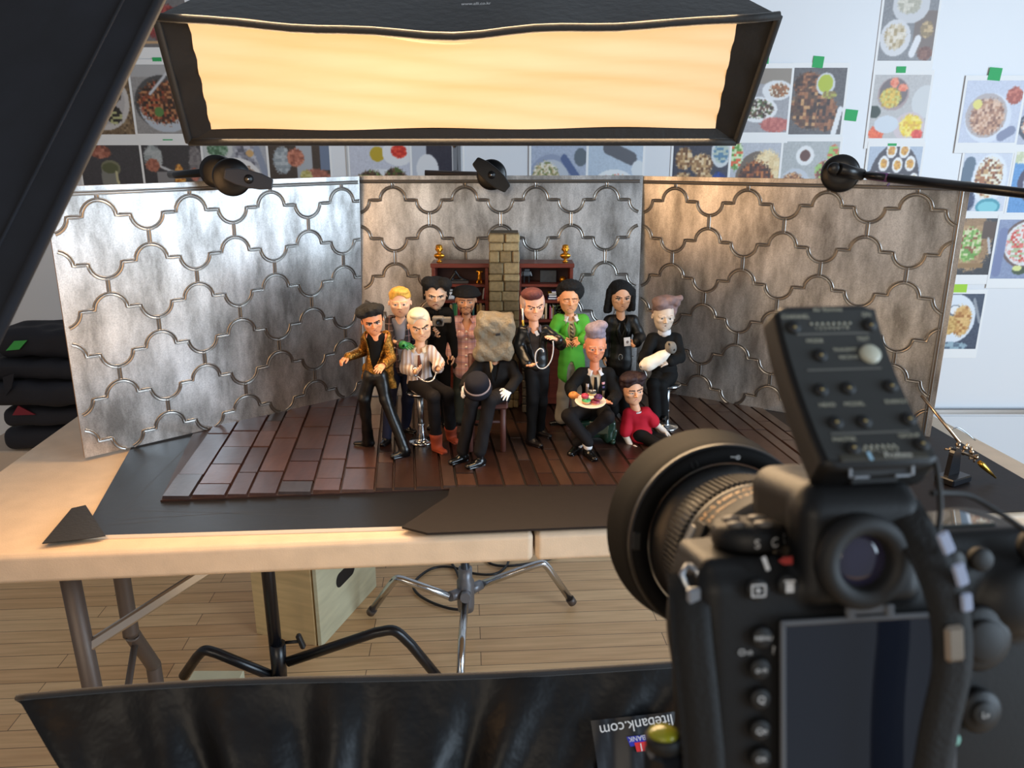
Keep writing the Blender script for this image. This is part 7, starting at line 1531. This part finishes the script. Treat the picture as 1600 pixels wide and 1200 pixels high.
p, n_, tn = face(.84, .335, .3); b = MB(); b.lathe(p, n_, [(.0046, 0), (.0044, .0014), (.0034, .002), (0, .0022)], 24); o = b.build('button', mat('grey test button', (176, 176, 160), .4), t); o['label'] = 'large pale grey test button'
p, n_, tn = face(.62, 1.0, .9); R = np.stack([cr, tn, n_], 1); bt = [q for q in [p-tn*.0005]]
b = MB(); b.box(face(.52, .985, .2)[0], mm(36, 3.4, 1.2), R, bev=.0004); pl = b.build('maker_plate', mat('dark plate', (56, 54, 46), .4), t)
v, fc = text_mesh('Profoto', .0036, (cr, tn, n_, face(.66, .985, 1.0)[0]), None, None, None); b = MB(); b.add(v, fc); b.build('lettering', mat('silver lettering', (200, 200, 190), .35), pl)
b = MB(); b.box(face(.37, .985, .9)[0], mm(1.3, 3.6, .5), R); b.build('blue_bar', mat('pale blue bar', (150, 190, 215), .4), pl)
p, n_, tn = face(.5, .0, .8); v, fc = text_mesh('Air Remote', .0028, (cr, tn, n_, face(.5, .004, .9)[0]), None, None, None); b = MB(); b.add(v, fc); b.build('top_lettering', RM, t)
b = MB(); b.box(X(6, 37, 10), mm(26, 8, 18), CR, bev=.0015); b.build('shoe_foot', M['rubber'], t)
b = MB()
for s_ in (-1, 1):
    b.box(X(6+s_*8.5, 34, .3), mm(6.5, 1.2, 1.4), CR, bev=.0003); b.box(X(6+s_*10.5, 38.5, .5), mm(5, 1.2, 1.2), CR, bev=.0003); b.box(X(6+s_*12.8, 36.3, .5), mm(1.2, 5, 1.2), CR, bev=.0003)
b.build('shoe_clamp', M['alu'], t)
b = MB(); b.tube(smoothpath([X(28, 44, 4), X(28.5, 36, 0), X(28, 22, -3), X(25, 10, -6), X(22, 2, -12)], 8), .0011, 8); b.build('sync_cable', M['rubber'], t)
b = MB(); b.tube(smoothpath([X(28, 26, 2), X(36, 25, 6), X(48, 23, 8), X(58, 17, 6), X(72, 6, 0)], 8), .0012, 8); b.build('sync_cable', M['rubber'], t)
# ---------------------------------------------------------------- tripod
tp0 = X(4, -102, 24); t = thing('tripod', 'black tripod carrying the large camera, green bubble level at its head', 'tripod', tp0*V3(1, 1, 0))
b = MB(); b.box(X(4, -106.5, 24), mm(66, 7, 44), CR, bev=.002); b.tube([X(4, -110, 24), X(4, -110, 24)-V3(0, 0, .05)], .024, 20); b.build('head', M['black_metal'], t)
b = MB(); b.box(X(-76, -94, 20), mm(14.5, 34, 18), CR, bev=.004); b.box(X(-55, -108, 22), mm(50, 8, 18), CR, bev=.002); lv = b.build('level_block', M['black_metal'], t)
b = MB(); b.ball(X(-77, -72, 18), mm(6.2, 2.9, 6.4), 20, R=CR); b.build('bubble_level', mat('yellow green vial', (150, 150, 40), .15, emis=None), lv)
b = MB(); b.lathe(X(-77, -76, 18), cu, [(0, -.002), (.0074, -.002), (.0076, .0028), (.0064, .0034)], 24); b.build('level_rim', M['rubber'], lv)
c0 = X(4, -110, 24)-V3(0, 0, .05); b = MB(); b.tube([c0, c0*V3(1, 1, 0)+V3(0, 0, .55)], .014, 16); b.lathe(c0*V3(1, 1, 0)+V3(0, 0, .80), (0, 0, 1), [(0, 0), (.03, 0), (.034, .02), (.034, .06), (.02, .075), (0, .075)], 20); b.build('centre_column', M['black_metal'], t)
for a in (-100, 25, 195):
    a = math.radians(a); p0 = c0*V3(1, 1, 0)+V3(.03*math.cos(a), .03*math.sin(a), .83); p1 = c0*V3(1, 1, 0)+V3(.36*math.cos(a), .36*math.sin(a), .015)
    b = MB(); b.tube([p0, (p0+p1)/2], .0145, 12); b.tube([(p0+p1)/2, p1], .011, 12); b.build('leg', M['black_metal'], t)
ins_c = sum(INS)/4+INSN*.012; ins_n = INSN
# ================================================================= LIGHT + CAMERA
def area(name, loc, target, size, power, rgb, sy=None):
    l = bpy.data.lights.new(name, 'AREA'); l.energy = power; l.color = rgb; l.shape = 'RECTANGLE'; l.size = size; l.size_y = sy or size
    o = bpy.data.objects.new(name, l); COL.objects.link(o); o.location = loc
    o.rotation_euler = (Vector(target)-Vector(loc)).to_track_quat('-Z', 'Y').to_euler(); return o
area('softbox_lamp', tuple((ins_c)), tuple(ins_c+ins_n), .80, 14, (1., .68, .38), .22)
bc_, bn_, bw_, bh_ = BIG
area('large_softbox_lamp', tuple(bc_+bn_*.05), tuple(bc_+bn_), bw_*.8, 1.35, (1., .56, .26), bh_*.8)
area('window_light', (2.9, -.45, 1.5), (0, 1.3, 1.0), 2.0, 125, (.66, .83, 1.0), 1.9)
area('rear_warm_fill', (-1.2, -3.0, 2.3), (0, 1.8, .9), 2.4, 46, (1.0, .84, .64), 1.6)  # added warm fill behind the viewer for panel and faces, not a window
w = bpy.data.worlds.new('World'); SC.world = w; w.use_nodes = True
bg = w.node_tree.nodes['Background']; bg.inputs[0].default_value = (.80, .88, 1.0, 1); bg.inputs[1].default_value = .24
cam = bpy.data.cameras.new('camera'); co = bpy.data.objects.new('camera', cam); COL.objects.link(co)
co.location = (0, 0, CZ); co.rotation_euler = (PI/2-PITCH, 0, 0)
cam.sensor_fit = 'HORIZONTAL'; cam.sensor_width = 36; cam.lens = 36*FPX/1600; cam.clip_start = .02
cam.dof.use_dof = True; cam.dof.focus_distance = 1.62; cam.dof.aperture_fstop = cam.lens/2.4
SC.camera = co
vs = SC.view_settings; vs.view_transform = 'Standard'; vs.look = 'None'; vs.exposure = 0.; vs.gamma = 1.; vs.use_curve_mapping = False
